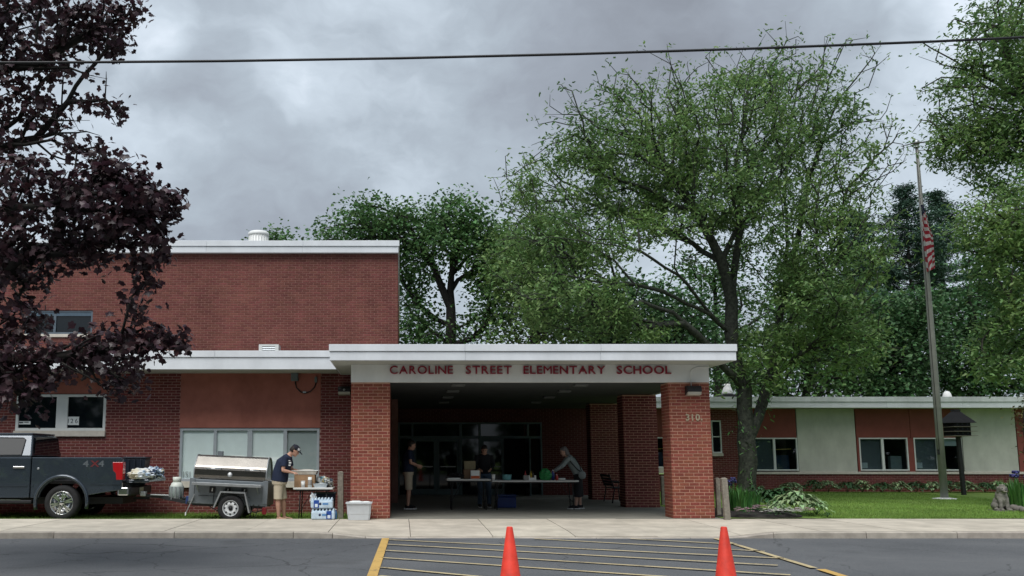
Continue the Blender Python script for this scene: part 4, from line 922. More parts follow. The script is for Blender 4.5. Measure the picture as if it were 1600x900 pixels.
# the conifers
def conifer(name, label, u, vtop, Y, spread, tiers, seed, droop, rb=.25, gap=.0, vlow=600):
    r = np.random.default_rng(seed); loc = at(u, 770, Y); loc.z = -.1; top = at(u, vtop, Y).z; zl = at(u, vlow, Y).z
    t = thing(name, label, 'tree', loc, 0, 'conifers behind the classroom wing'); m = MB()
    m.tube([(0, 0, 0), (.05, 0, top * .4), (-.05, .05, top * .75), (0, 0, top + .1)], [rb, rb * .75, rb * .4, .02], 8); m.build('trunk', BARKD, t)
    P, bm_ = [], MB()
    for i in range(tiers):
        f = (i + .5) / tiers; z = zl + (top - zl) * f; ln = spread * ((1 - f ** 1.3) if droop > .5 else (1 - f) ** .75) * r.uniform(.55, 1.15) + .25
        for k in range(r.integers(4, 7)):
            a = r.uniform(0, 6.28); l = ln * r.uniform(.35, 1.15); n = max(3, int(l / .28)); pts = []
            for j in range(n + 1):
                g = j / n; p = np.array([math.cos(a) * l * g, math.sin(a) * l * g, z + .25 * l * g * (1 - droop) - droop * l * .55 * g * g + (.12 * g if droop < .5 else .18 * g ** 3)]); pts.append(p)
                if g > .22: P.append((p, a, g))
            bm_.tube(pts, [.035 * (1 - .8 * j / n) for j in range(n + 1)], 4)
    bm_.build('boughs', BARKD, t)
    C, N_ = [], 34
    base = np.array([p for p, _, _ in P]); C = scatter(base, 44, r, .6, .40); 
    n = len(C); d, s_, nn = rot_frames(n, r, .15 + droop * .9, .7); L_ = r.uniform(.14, .30, n)[:, None]; W = .042
    V_ = np.zeros((n, 3, 3)); C = C + np.array(loc); V_[:, 0] = C - s_ * W; V_[:, 1] = C + s_ * W; V_[:, 2] = C + d * L_
    npmesh('needles', V_.reshape(-1, 3), np.arange(n * 3).reshape(-1, 3), NEEDLE, t)
conifer('pine_tree', 'tall dark pine rising behind the flag', 1450, 292, 60, 6.4, 24, 51, .2, vlow=500)
conifer('pine_tree', 'dark pine with bare trunk gap right of the flag', 1502, 300, 64, 4.4, 18, 52, .12, vlow=450)
conifer('spruce_tree', 'drooping dark spruce between the locust and the flagpole', 1368, 330, 56, 4.6, 26, 53, .85, vlow=560)

# ---------- dark red maple hanging in from the left
r = np.random.default_rng(61); Y = 12.3; loc = at(-430, 800, Y); loc.z = -.12
tr = thing('crimson_maple_tree', 'dark purple-leaved maple hanging into view along the left edge', 'tree', loc)
limbs = [[loc] + px([(-425, 700), (-420, 600), (-415, 480), (-410, 330), (-400, 150), (-380, -80)], Y), px([(-415, 480), (-330, 440, .2), (-220, 430, .4), (-110, 440, .3), (0, 425, 0), (60, 395, -.1), (110, 380, -.2), (170, 400, -.3)], Y), px([(-410, 330), (-300, 320, -.5), (-180, 330, -.8), (-60, 335, -1), (60, 320, -1), (150, 300, -.9), (230, 305, -.8)], Y),
         px([(-415, 480), (-300, 520, -.3), (-160, 550, -.5), (-40, 560, -.6), (80, 560, -.5), (180, 545, -.5), (255, 530, -.4)], Y), px([(-400, 150), (-290, 130), (-160, 120, .3), (-40, 110, .4), (60, 100, .4), (130, 55, .4), (190, 30, .4)], Y), px([(-410, 330), (-290, 260, .6), (-150, 240, .8), (-20, 235, .8), (60, 215, .8), (120, 205, .8)], Y), px([(-40, 110, .4), (60, 105, .3), (110, 108, .2), (165, 125, .1)], Y), px([(60, 215, .8), (110, 160, .6), (160, 160, .5), (205, 178, .5)], Y), px([(-380, -80), (-250, -90, .4), (-100, -70, .5), (20, -40, .5), (110, -20, .4)], Y), px([(-40, 560, -.6), (10, 600, -.6), (50, 620, -.5)], Y)]
bl = [(60, 30, 95, 45, .4, .9, 1.25), (150, 30, 50, 32, .4, .5, .5), (185, 65, 26, 18, .4, .3, .16), (205, 22, 24, 12, .4, .25, .14), (50, 85, 60, 26, .4, .6, .45), (-100, 40, 110, 80, .4, 1.2, 1.0), (20, 150, 38, 32, .6, .6, .4), (60, 170, 40, 25, .6, .5, .25), (-80, 180, 90, 70, .6, 1.0, .9),
      (130, 235, 34, 16, .3, .4, .2), (150, 165, 30, 8, .5, .25, .09), (190, 172, 12, 7, .5, .2, .04), (20, 230, 28, 20, .6, .5, .15), (50, 310, 75, 60, -.6, .9, 1.15), (150, 310, 70, 50, -.8, .6, .95), (225, 315, 45, 30, -.8, .4, .42), (262, 312, 20, 16, -.8, .3, .13), (190, 265, 40, 18, -.8, .4, .25), (110, 390, 70, 35, -.3, .6, .6), (200, 360, 55, 28, -.7, .5, .5), (225, 430, 16, 34, -.5, .3, .2), (250, 385, 14, 28, -.7, .3, .13), (30, 410, 55, 38, 0, .7, .6),
      (12, 500, 45, 42, -.3, .7, .6), (-80, 400, 100, 80, 0, 1.2, 1.1), (-70, 550, 80, 60, -.5, 1.0, .8), (70, 562, 80, 34, -.5, .6, .62), (175, 545, 60, 38, -.5, .5, .62), (215, 480, 14, 26, -.5, .3, .12), (245, 530, 30, 20, -.4, .35, .22), (275, 527, 14, 9, -.4, .2, .06), (30, 600, 45, 26, -.6, .5, .38), (185, 600, 34, 20, -.5, .35, .2), (10, 630, 18, 12, -.6, .3, .08), (65, 640, 8, 5, -.6, .2, .02)]
T = blob_points(bl, Y, r, 108, .5)
bare = blob_points([(120, 110, 60, 20, .3, .4, .5), (120, 190, 80, 25, .5, .4, .8), (70, 600, 60, 20, -.5, .4, .3), (90, 240, 50, 20, .6, .3, .3)], Y, r, 30, .6)
A, PA, DD, E = grow(limbs, np.concatenate([T, bare]), 6, jit=.05, step=.22, up=.02)
wood(A, PA, .26, .0035, 'trunk', BARKD, tr, power=.5, sides=8)
# a lobed leaf: five pointed lobes, slightly cupped
LOBE = [(0, 0), (-.20, -.16), (-.42, -.06), (-.41, .13), (-.62, .34), (-.46, .43), (-.40, .60), (-.26, .58), (-.12, .70), (0, 1.0), (.12, .70), (.26, .58), (.40, .60), (.46, .43), (.62, .34), (.41, .13), (.42, -.06), (.20, -.16)]
lob = np.array(LOBE); KL = len(LOBE)
def lobed(C, r, l=(.055, .118)):
    n = len(C); d, s_, nn = rot_frames(n, r, .65, .75); L_ = r.uniform(l[0], l[1], n)[:, None]; V_ = np.zeros((n, KL + 1, 3))
    for j, (a, b) in enumerate(lob): V_[:, j] = C + s_ * L_ * a * 1.05 + d * L_ * (b + .12) - nn * L_ * (abs(a) * .18 + .22 * b * b)
    V_[:, KL] = C + d * L_ * .34 + nn * L_ * .02
    F_ = np.concatenate([(np.arange(n) * (KL + 1))[:, None] + np.array([[j, (j + 1) % KL, KL]]) for j in range(KL)], axis=0); return V_, F_, (d, s_, nn, L_)
C = np.concatenate([scatter(A[E[:len(T)]], 4, r, .20), scatter(A[PA[E[:len(T)]]], 2, r, .16), scatter(A[E[len(T):]], 1, r, .1)])
V_, F_, _ = lobed(C, r); npmesh('crown', V_.reshape(-1, 3), F_, LEAFM, tr)['kind'] = 'stuff'
# the leaves nearest the viewer along the crown's outer edge, one by one
e = A[E[:len(T)]]; uu = PU + F_PX * e[:, 0] / (e[:, 1] * CP + (e[:, 2] - CAM_H) * SP); cand = np.where(uu > 20)[0]
sel = cand[np.argsort(e[cand, 1] - .006 * uu[cand])][:150]; me = None; k = 0
V1, F1, _ = lobed(np.zeros((1, 3)), np.random.default_rng(3), (.14, .14))
me = bpy.data.meshes.new('leaf')
vv = [(a * .147, b * .14 + .017, -(abs(a) * .18 + .22 * b * b) * .14) for a, b in LOBE] + [(0, .05, .003)]
me.from_pydata(vv, [], [(j, (j + 1) % KL, KL) for j in range(KL)]); me.materials.append(LEAFM); me.update()
for i in sel:
    for q in range(2):
        o = bpy.data.objects.new('leaf', me); col.objects.link(o); o.parent = tr; o.location = Vector(e[i]) + Vector(r.normal(0, .05, 3)) - tr.location + Vector((0, -.06, 0))
        o.rotation_euler = (r.normal(-.75, .45), r.normal(0, .45), r.uniform(0, 6.28)); s_ = r.uniform(.60, .92); o.scale = (s_, s_, s_)
# kerbed grass island the maple grows from, out of frame to the left
m = MB(); m.lathe([(2.6, -.16), (2.6, -.02), (2.5, .0)], (loc.x - .9, loc.y, 0), 40); structure(m.build('tree_island', LAWN))

# ---------- trees across the road, behind the viewer
r = np.random.default_rng(71); pts = []
for i in range(13):
    x = -60 + i * 10.5 + r.uniform(-2, 2); y = -17 + r.uniform(-3, 2); h = r.uniform(9, 13); n = 1500
    q = r.normal(0, 1, (n, 3)); q /= np.linalg.norm(q, axis=1)[:, None]; q *= (r.uniform(.3, 1, n) ** .5)[:, None]; pts.append(q * np.array([5.2, 4.2, h * .46]) + np.array([x, y, h * .55])); pts.append(np.c_[r.uniform(x - 5.5, x + 5.5, 1100), y - r.uniform(1, 3, 1100), r.uniform(0, 5.5, 1100)])
o = leaf_quads('treeline', np.concatenate(pts), LEAFD, None, r, (.7, 1.2), .8); tag(o, 'row of leafy trees across the road, mirrored in the windows', 'trees', kind='stuff')

# ---------- planting bed and borders
HOSV = mat('hosta_variegated', (.12, .25, .075), .5, .3, 9, isl=.55, hue=(.36, .46, .26), trans=.15)
HOSG = mat('hosta_green', (.035, .095, .030), .5, .25, 8, isl=.4, trans=.15)
IRIS = mat('iris_blade', (.055, .165, .035), .5, .2, 6, isl=.35, trans=.2)
PINK = mat('petal_pink', (.50, .33, .40), .7, .15, 8, isl=.25); WHITP = mat('petal_white', (.62, .62, .60), .7, .1, 8, isl=.12); PURP = mat('petal_purple', (.045, .045, .17), .7, .15, 8, isl=.3)
def rosette(t, n, R_, H, m, r, w=.42, name='foliage', ls=(.6, 1.0)):
    """arching leaves round a centre, each leaf three quads long"""
    V_, F_ = [], []
    for k in range(n):
        a = r.uniform(0, 6.28); q = r.uniform(.15, 1); reach = R_ * q * r.uniform(.8, 1.1); hh = H * (1.05 - .75 * q * q) * r.uniform(.75, 1.1); l = R_ * r.uniform(*ls) * .44; d = np.array([math.cos(a), math.sin(a), 0]); s_ = np.array([-d[1], d[0], 0])
        b = d * max(0, reach - l * .7); b[2] = hh * .80; W = l * w * .5; k0 = len(V_)
        prof = [(0, .15, 0), (.35, 1, .16), (.72, .75, .10), (1, .04, -.16)]
        for f, ww, z in prof:
            c = b + d * l * f + np.array([0, 0, z * l + .0]); V_ += [c - s_ * W * ww + np.array([0, 0, W * ww * .25]), c, c + s_ * W * ww + np.array([0, 0, W * ww * .25])]
        for j in range(3):
            for i in range(2): F_.append((k0 + j * 3 + i, k0 + j * 3 + i + 1, k0 + j * 3 + i + 4, k0 + j * 3 + i + 3))
    return npmesh(name, np.array(V_), np.array(F_), m, t, world=False)
def stalks(t, n, H, sp, m, r, name='stem'):
    mb = MB()
    for k in range(n):
        a = r.uniform(0, 6.28); mb.tube([(0, 0, 0), (math.cos(a) * sp * .5, math.sin(a) * sp * .5, H * r.uniform(.5, .7))], [.008, .004], 4)
    return mb.build(name, m, t)
def hosta(u, v, R_, H, m, label, group, n=64, z=.02, seed=0, Y=None):
    r = np.random.default_rng(seed + int(u)); p = gd(u, v, z) if Y is None else Vector((at(u, v, Y).x, Y, z)); t = thing('hosta_plant' if m is HOSV else 'leafy_perennial', label, 'plant', p, 0, group); rosette(t, n, R_, H, m, r); stalks(t, 7, H, R_ * .6, HOSG, r); return t
bed0 = Vector((BED[0], YW + .02, 0)); m = MB(); n = 28; prof = []
cx, cy = (BED[0] + BED[1]) / 2 - .05, 22.3; rx, ry = (BED[1] - BED[0]) / 2 + .1, 1.62
rings = [[(cx + rx * q * math.copysign(abs(math.cos(a)) ** .6, math.cos(a)), max(YW + .015, cy + ry * q * math.sin(a)), z) for a in [2 * math.pi * k / n for k in range(n)]] for q, z in ((1, -.03), (.98, .03), (.85, .075), (.5, .10), (.1, .11))]
m.loft(rings, 0, True, True); structure(m.build('planting_bed', MULCH))
hosta(1246, 799, .72, .50, HOSV, 'largest cream-edged hosta spilling over the front of the planting bed', 'plants in the bed', 230, .08)
hosta(1276, 804, .40, .30, HOSV, 'cream-edged hosta at the right tip of the planting bed', 'plants in the bed', 60, .05)
hosta(1216, 803, .42, .27, HOSV, 'pale hosta low in the middle of the planting bed', 'plants in the bed', 55, .08)
hosta(1293, 808, .20, .12, HOSG, 'smallest green plant on the lawn edge of the bed', 'plants in the bed', 26, .03)
hosta(1200, 794, .60, .52, HOSG, 'dark leafy perennial behind the pale hostas in the bed', 'plants in the bed', 110, .08)
hosta(1222, 786, .70, .55, HOSG, 'dark leafy perennial at the back of the bed below the tree', 'plants in the bed', 120, .08, Y=23.4)
hosta(1184, 786, .55, .62, HOSG, 'tall leafy perennial between the iris and the tree', 'plants in the bed', 90, .08, Y=23.5)
def iris(u, v, n, H, sp, label, z=.07, fl=0, Y=None):
    r = np.random.default_rng(int(u)); p = gd(u, v, z) if Y is None else Vector((at(u, v, Y).x, Y, z)); t = thing('iris_clump', label, 'plant', p, 0, 'iris clumps'); V_, F_ = [], []
    for k in range(n):
        a = r.uniform(0, 6.28); q = sp * math.sqrt(r.uniform(0, 1)); b = np.array([math.cos(a) * q, math.sin(a) * q, 0]); h = H * r.uniform(.65, 1.05); le = np.array([math.cos(a), math.sin(a), 0]) * h * r.uniform(.05, .3); s_ = np.array([math.cos(a + 1.3), math.sin(a + 1.3), 0]) * .016; k0 = len(V_)
        for f, w in ((0, .8), (.5, 1), (.85, .6), (1, .05)): c = b + le * f * f + np.array([0, 0, h * f]); V_ += [c - s_ * w, c + s_ * w]
        for j in range(3): F_.append((k0 + 2 * j, k0 + 2 * j + 1, k0 + 2 * j + 3, k0 + 2 * j + 2))
    npmesh('blades', np.array(V_), np.array(F_), IRIS, t, world=False)
    for k in range(fl):
        a = r.uniform(0, 6.28); q = sp * r.uniform(.2, 1); mb = MB(); z0 = H * r.uniform(.9, 1.2); x, y = math.cos(a) * q, math.sin(a) * q
        mb.tube([(x, y, 0), (x * 1.05, y * 1.05, z0)], .006, 4); st = mb.build('stem', IRIS, t); mb = MB()
        for j in range(6): b = j * 1.05; mb.ball((x * 1.05 + .05 * math.cos(b), y * 1.05 + .05 * math.sin(b), z0 + (.04 if j % 2 else .0)), .034, .034, .026, 7, 5)
        mb.build('flower', PURP, st)
iris(1158, 800, 150, .56, .30, 'upright bright green iris clump next to the wooden post'); iris(1171, 797, 110, .50, .26, 'second green iris clump beside the first, nearer the tree')
iris(1146, 780, 50, .62, .22, 'purple-flowered iris behind the wooden post by the tree', fl=4, Y=26.5, z=.0)
iris(1596, 792, 190, .75, .45, 'blue-flowered iris clump at the right edge beside the stone dog', fl=6)
def flowers(u, v, R_, n, m, label, z=.06):
    r = np.random.default_rng(int(u * 7 + v)); t = thing('flower_clump', label, 'flowers', gd(u, v, z), 0, 'low flowers along the bed front'); rosette(t, 46, R_, .12, HOSG, r, .5, 'foliage', (.25, .45))
    mb = MB()
    for k in range(n):
        a = r.uniform(0, 6.28); q = R_ * math.sqrt(r.uniform(0, 1)); x, y, zz = q * math.cos(a), q * math.sin(a), .10 + r.uniform(0, .08)
        for j in range(4): b = j * 1.57 + a; mb.add([(x, y, zz), (x + .035 * math.cos(b - .5), y + .035 * math.sin(b - .5), zz + .012), (x + .05 * math.cos(b), y + .05 * math.sin(b), zz + .006), (x + .035 * math.cos(b + .5), y + .035 * math.sin(b + .5), zz + .012)], [(0, 1, 2, 3)])
    o = mb.build('blossoms', m, t); o['kind'] = 'stuff'
flowers(1166, 806, .26, 30, PINK, 'small pink flowers at the post end of the bed'); flowers(1186, 801, .30, 40, PINK, 'pink flowers in front of the second iris clump'); flowers(1208, 807, .26, 22, WHITP, 'white and pale flowers at the front middle of the bed'); flowers(1233, 806, .30, 36, WHITP, 'white flowers at the foot of the largest hosta'); flowers(1258, 806, .24, 22, PINK, 'pale pink flowers near the right tip of the bed')
ORD = ['first', 'second', 'third', 'fourth', 'fifth', 'sixth', 'seventh', 'eighth', 'ninth', 'tenth']
# border under the classroom windows: cream-edged and dark plants by turns
for i, u in enumerate(range(1196, 1640, 25)):
    k = i % 4 in (0, 2); r_ = random.uniform(.48, .62)
    hosta(u + random.uniform(-4, 4), 0, r_ * 1.12, random.uniform(.38, .52), HOSV if k else HOSG, ('%s cream-edged hosta from the locust along the classroom wall' if k else '%s dark green clump from the locust along the classroom wall') % ORD[i // 2], 'cream-edged border hostas' if k else 'dark border clumps', 95, 0.0, seed=i, Y=35.1)
for i, u in enumerate((1034, 1042)): hosta(u, 0, .5, .6, HOSG if i else HOSV, 'bright leafy plant seen between the piers' if i else 'pale leafy plant seen low between the piers', 'plants beyond the piers', 60, 0, seed=90 + i, Y=28.5 + i)
# the slim brown-leaved sapling at the right edge
r = np.random.default_rng(81); Y = 24.2; loc = at(1604, 795, Y); loc.z = 0
t = thing('sapling', 'slim rusty-leaved sapling cut by the right edge of the picture', 'tree', loc); T = blob_points([(1600, 645, 12, 18, 0, .3, .5), (1612, 690, 16, 40, 0, .35, 1), (1622, 640, 22, 30, 0, .4, .8)], Y, r, 26)
A, PA, DD, E = grow([[loc] + px([(1603, 740), (1601, 690), (1598, 650), (1604, 615)], Y)], T, 8, .05, .2, .1); wood(A, PA, .035, .004, 'trunk', BARKD, t); leaf_quads('crown', scatter(A[E], 5, r, .25), mat('leaf_rusty', (.10, .06, .025), .6, .3, 3, isl=.5, hue=(.10, .11, .03)), t, r, (.07, .12), .7)
# a few edging stones by the sapling
for i, (u, v) in enumerate(((1585, 797), (1593, 799), (1600, 800))):
    p = gd(u, v, .0); mb = MB(); mb.ball((0, 0, .06), .13 + .03 * (i % 2), .11, .09, 9, 6)
    for k, q in enumerate(mb.v): mb.v[k] = tuple(c * (1 + .25 * mnoise.noise((q[0] * 9 + i, q[1] * 9, q[2] * 9))) for c in q)
    o = mb.build('edging_stone', mat('field_stone_%d' % i, (.16, .145, .13), .9, .25, 8, bump=.4)); o.location = p; tag(o, ('grey edging stone nearest the stone dog', 'middle grey edging stone below the sapling', 'grey edging stone at the picture edge below the sapling')[i], 'stone', 'edging stones')
# ================================================================== vehicles and things
PAINT = mat('paint_slate_blue', (.040, .054, .070), .27, .10, 3, metal=.5, coat=.8, spec=.5)
TRIMB = mat('trim_black', (.012, .012, .014), .55, .2, 8)
CHROME = mat('chrome', (.62, .63, .64), .14, .06, 9, metal=1.0)
RUB = mat('tyre_rubber', (.016, .016, .017), .85, .25, 14, bump=.3)
TLRED = mat('taillight_red', (.36, .010, .014), .2, .08, 8, coat=.6)
AMB = mat('plate_cream', (.55, .53, .45), .4, .05, 6)
def arch(cx, cz, rad, a0=180, a1=0, n=14): return [(cx + rad * math.cos(R(a0 + (a1 - a0) * i / n)), cz + rad * math.sin(R(a0 + (a1 - a0) * i / n))) for i in range(n + 1)]
def wheel(parent, x, y, z, rad, rim_r, wd, side, rim_m, style='spoke'):
    m = MB(); h = wd / 2
    m.lathe([(rim_r * .98, -h * .85), (rim_r * 1.06, -h), (rad * .93, -h * .98), (rad, -h * .62), (rad, h * .62), (rad * .93, h * .98), (rim_r * 1.06, h), (rim_r * .98, h * .85)], (x, y, z), 36, 'y', caps=False)
    w = m.build('wheel', RUB, parent); o = side * h
    m = MB(); m.lathe([(rim_r, -o * .8), (rim_r, o * .86), (rim_r * .93, o * .90), (rim_r * .90, o * .62), (rim_r * .86, -o * .5), (.02, -o * .5)], (x, y, z), 36, 'y', caps=False); m.build('rim', rim_m, w)
    m = MB(); n = 6 if style == 'spoke' else 8
    if style == 'spoke':
        for k in range(n):
            for d in (-.13, .13):
                a = 2 * math.pi * k / n + .26; p = lambda q, e: (x + q * math.cos(a + e), y + o * .80, z + q * math.sin(a + e))
                m.bar(p(rim_r * .16, d * .8), p(rim_r * .93, d), rim_r * .13, .035, up=(0, 1, 0))
        m.lathe([(rim_r * .26, 0), (rim_r * .26, o * .22), (rim_r * .20, o * .3), (.01, o * .32)], (x, y + o * .62, z), 20, 'y')
    else:
        m.lathe([(rim_r * .9, o * .55), (rim_r * .62, o * .80), (rim_r * .42, o * .75), (rim_r * .30, o * .50), (.01, o * .5)], (x, y, z), 32, 'y')
    m.build('spokes', rim_m, w)
    m = MB()
    if style != 'spoke':
        for k in range(8):
            a = 2 * math.pi * k / 8; m.ball((x + rim_r * .70 * math.cos(a), y + o * .74, z + rim_r * .70 * math.sin(a)), .024, .012, .024, 8, 6)
        m.lathe([(rim_r * .26, o * .45), (rim_r * .24, o * .95), (.01, o)], (x, y, z), 14, 'y'); m.build('hub', TRIMB, w)
    return w
TGLASS = DARKG.copy(); TGLASS.name = 'glass_privacy'; TGLASS.node_tree.nodes['Principled BSDF'].inputs['Specular IOR Level'].default_value = .16
tk = thing('pickup_truck', 'dark slate crew-cab pickup with open tailgate parked on the grass at left', 'truck', (-6.43, 21.98, -.07))
RX, FX = -1.38, -5.06; AZ = .42
for sgn in (-1, 1):
    y0, y1 = sgn * 1.0, sgn * .90
    poly = [(0, .70), (0, 1.40), (-.03, 1.45), (-2.105, 1.45), (-2.105, .52), (RX - .60, .52)] + arch(RX, AZ, .545, 170, 8) + [(RX + .60, .58), (-.30, .66)]
    m = MB(); m.prism(poly, y0, y1); m.build('bed_side', PAINT, tk, bevel=.018, seg=3)
    fl = MB(); pts = arch(RX, AZ, .60, 196, -14, 20); fl.tube([(a, sgn * 1.0, b) for a, b in pts], .062, 8, flat=.7); fl.build('fender_flare', PAINT, tk)
    m = MB(); m.bar((-2.10, sgn * 1.003, .80), (RX - .66, sgn * 1.003, .80), .02, .035); m.bar((RX + .64, sgn * 1.003, .84), (-.02, sgn * 1.003, .84), .02, .035); m.build('crease_line', PAINT, tk)
    poly = [(-2.13, .52), (-2.13, 1.42), (-3.22, 1.42), (-3.22, .52)]
    for a, b in ((-2.135, -3.215), (-3.235, -4.30)):
        m = MB(); m.box(a, b, sgn * .985, sgn * .80, .52, 1.45); d = m.build('door', PAINT, tk, bevel=.022, seg=3)
        m = MB(); m.bar((a - .06, sgn * .99, .80), (b + .06, sgn * .99, .80), .02, .03); m.build('crease_line', PAINT, d)
        m = MB(); m.box(a - .13, a - .40, sgn * 1.02, sgn * .985, 1.20, 1.245); m.build('handle', CHROME, d, bevel=.012)
    poly = [(-4.32, .52), (-4.32, 1.44), (-5.70, 1.34), (-5.88, 1.22), (-5.95, .95), (-5.95, .62), (FX - .60, .58)] + arch(FX, AZ, .545, 172, 8) + [(FX + .60, .52)]
    m = MB(); m.prism(poly, sgn * .985, sgn * .84); m.build('front_wing_panel', PAINT, tk, bevel=.02, seg=3)
    fl = MB(); pts = arch(FX, AZ, .60, 196, -14, 20); fl.tube([(a, sgn * .985, b) for a, b in pts], .058, 8, flat=.7); fl.build('fender_flare', PAINT, tk)
    # greenhouse side: glass and pillars
    yb, yt = sgn * .955, sgn * .735
    def gp(x, z): f = (z - 1.45) / .53; return (x, yb + (yt - yb) * f + sgn * .006, z)
    for q in ([(-2.38, 1.50), (-2.36, 1.86), (-2.42, 1.90), (-3.16, 1.91), (-3.18, 1.50)], [(-3.28, 1.50), (-3.27, 1.91), (-3.62, 1.90), (-4.20, 1.56), (-4.22, 1.50)]):
        m = MB(); m.add([gp(*p) for p in q], [tuple(range(5))]); m.build('side_glass', TGLASS, tk)
        m = MB(); c = [gp(*p) for p in q]; m.tube(c + [c[0]], .012, 6); m.build('glass_seal', TRIMB, tk)
    m = MB(); m.box(-2.05, -4.75, sgn * 1.06, sgn * .88, .40, .47); m.build('running_board', TRIMB, tk, bevel=.015)
    m = MB(); m.box(-2.30, -4.6, sgn * 1.065, sgn * 1.0, .472, .485); m.build('step_trim', CHROME, tk)
    m = MB(); m.box(-4.30, -4.14, sgn * 1.28, sgn * 1.04, 1.42, 1.66); m.bar((-4.22, sgn * .96, 1.48), (-4.22, sgn * 1.06, 1.50), .06, .05); m.build('mirror', PAINT, tk, bevel=.025)
    # tail lamp, stepped
    m = MB(); m.prism([(-.21, 1.02 + .12), (-.235, 1.34), (.012, 1.34), (.012, .93), (-.135, .93), (-.15, 1.08)], sgn * 1.008, sgn * .80); m.build('tail_light', TLRED, tk, bevel=.012)
    m = MB(); m.box(-5.93, -5.66, sgn * .99, sgn * .62, .98, 1.22); m.build('headlight', mat('lamp_glass', (.5, .52, .54), .1) if 'lamp_glass' not in bpy.data.materials else bpy.data.materials['lamp_glass'], tk, bevel=.03)
    for wx in (RX, FX): wheel(tk, wx, sgn * .865, .405, .405, .275, .27, sgn, CHROME)
m = MB(); m.box(-4.31, -2.13, -.79, .79, .50, 1.40); m.box(-5.8, -4.32, -.83, .83, .60, 1.25); m.box(-5.9, -.1, -.55, .55, .36, .52); m.build('chassis', TRIMB, tk)
m = MB(); m.loft([[(-5.90, -.86, 1.22), (-5.90, .86, 1.22), (-4.32, .93, 1.425), (-4.32, -.93, 1.425)], [(-5.84, -.80, 1.27), (-5.84, .80, 1.27), (-4.32, .86, 1.455), (-4.32, -.86, 1.455)]], smooth=False); m.build('bonnet', PAINT, tk, bevel=.02)
rings = [[(-2.14, -.955, 1.45), (-2.14, .955, 1.45), (-4.40, .955, 1.45), (-4.40, -.955, 1.45)], [(-2.22, -.735, 1.98), (-2.22, .735, 1.98), (-3.62, .735, 1.98), (-3.62, -.735, 1.98)]]
m = MB(); m.loft(rings, smooth=False); m.build('cab', PAINT, tk, bevel=.05, seg=4)
m = MB(); m.box(-2.24, -3.60, -.70, .70, 1.982, 2.02); m.build('roof_panel', PAINT, tk, bevel=.03, seg=3)
m = MB(); m.add([(-2.137 - .05 * .9, -.80, 1.49 + .02), (-2.137 - .05 * .9, .80, 1.51), (-2.205, .69, 1.92), (-2.205, -.69, 1.92)], [(0, 1, 2, 3)]); o = m.build('rear_glass', DARKG, tk); o.location.x = .045
m = MB(); m.add([(-4.36, -.86, 1.50), (-4.36, .86, 1.50), (-3.70, .68, 1.94), (-3.70, -.68, 1.94)], [(0, 1, 2, 3)]); o = m.build('windscreen', DARKG, tk); o.location = (-.03, 0, .03)
m = MB(); m.box(-2.10, -.02, -.89, .89, .84, .90); m.box(-2.10, -2.04, -.89, .89, .90, 1.44); m.build('bed_floor', TRIMB, tk)
m = MB(); m.box(.0, .56, -.76, .76, .86, .935); m.build('tailgate', PAINT, tk, bevel=.02)
m = MB(); m.box(.02, .54, -.70, .70, .936, .95); m.build('tailgate_liner', TRIMB, tk)
m = MB(); m.box(-.02, .17, -.90, .90, .56, .76); m.build('bumper', TRIMB, tk, bevel=.03)
for sgn in (-1, 1): m = MB(); m.box(-.10, .15, sgn * .99, sgn * .70, .57, .765); m.build('bumper_corner', CHROME, tk, bevel=.03)
m = MB(); m.box(.172, .18, -.16, .16, .58, .73); m.build('number_plate', AMB, tk)
m = MB(); m.box(-5.97, -5.90, -.60, .60, .72, 1.20); m.build('grille', CHROME, tk, bevel=.03); m = MB(); m.box(-6.06, -5.93, -.95, .95, .48, .68); m.build('front_bumper', CHROME, tk, bevel=.04)
m = MB(); m.bar((.0, 0, .47), (.38, 0, .47), .06, .06); m.ball((.36, 0, .54), .035); m.build('tow_hitch', TRIMB, tk)
m = MB(); m.ball((-1.95, -1.004, 1.19), .028, .006, .028, 10, 6); m.build('fuel_cap', STEEL, tk)
D1 = mat('decal_grey', (.09, .105, .115), .4); D2 = mat('decal_red', (.13, .018, .02), .4)
for ch, mm, x in (('4', D1, -.92), ('X', D2, -.74), ('4', D1, -.56)):
    me = text_mesh(ch, .20, .003, .004); me.materials.append(mm); o = bpy.data.objects.new('decal', me); col.objects.link(o); o.parent = tk; o.location = (x, -1.003, 1.235); o.rotation_euler = (R(90), 0, 0); o.scale.x = 1.35

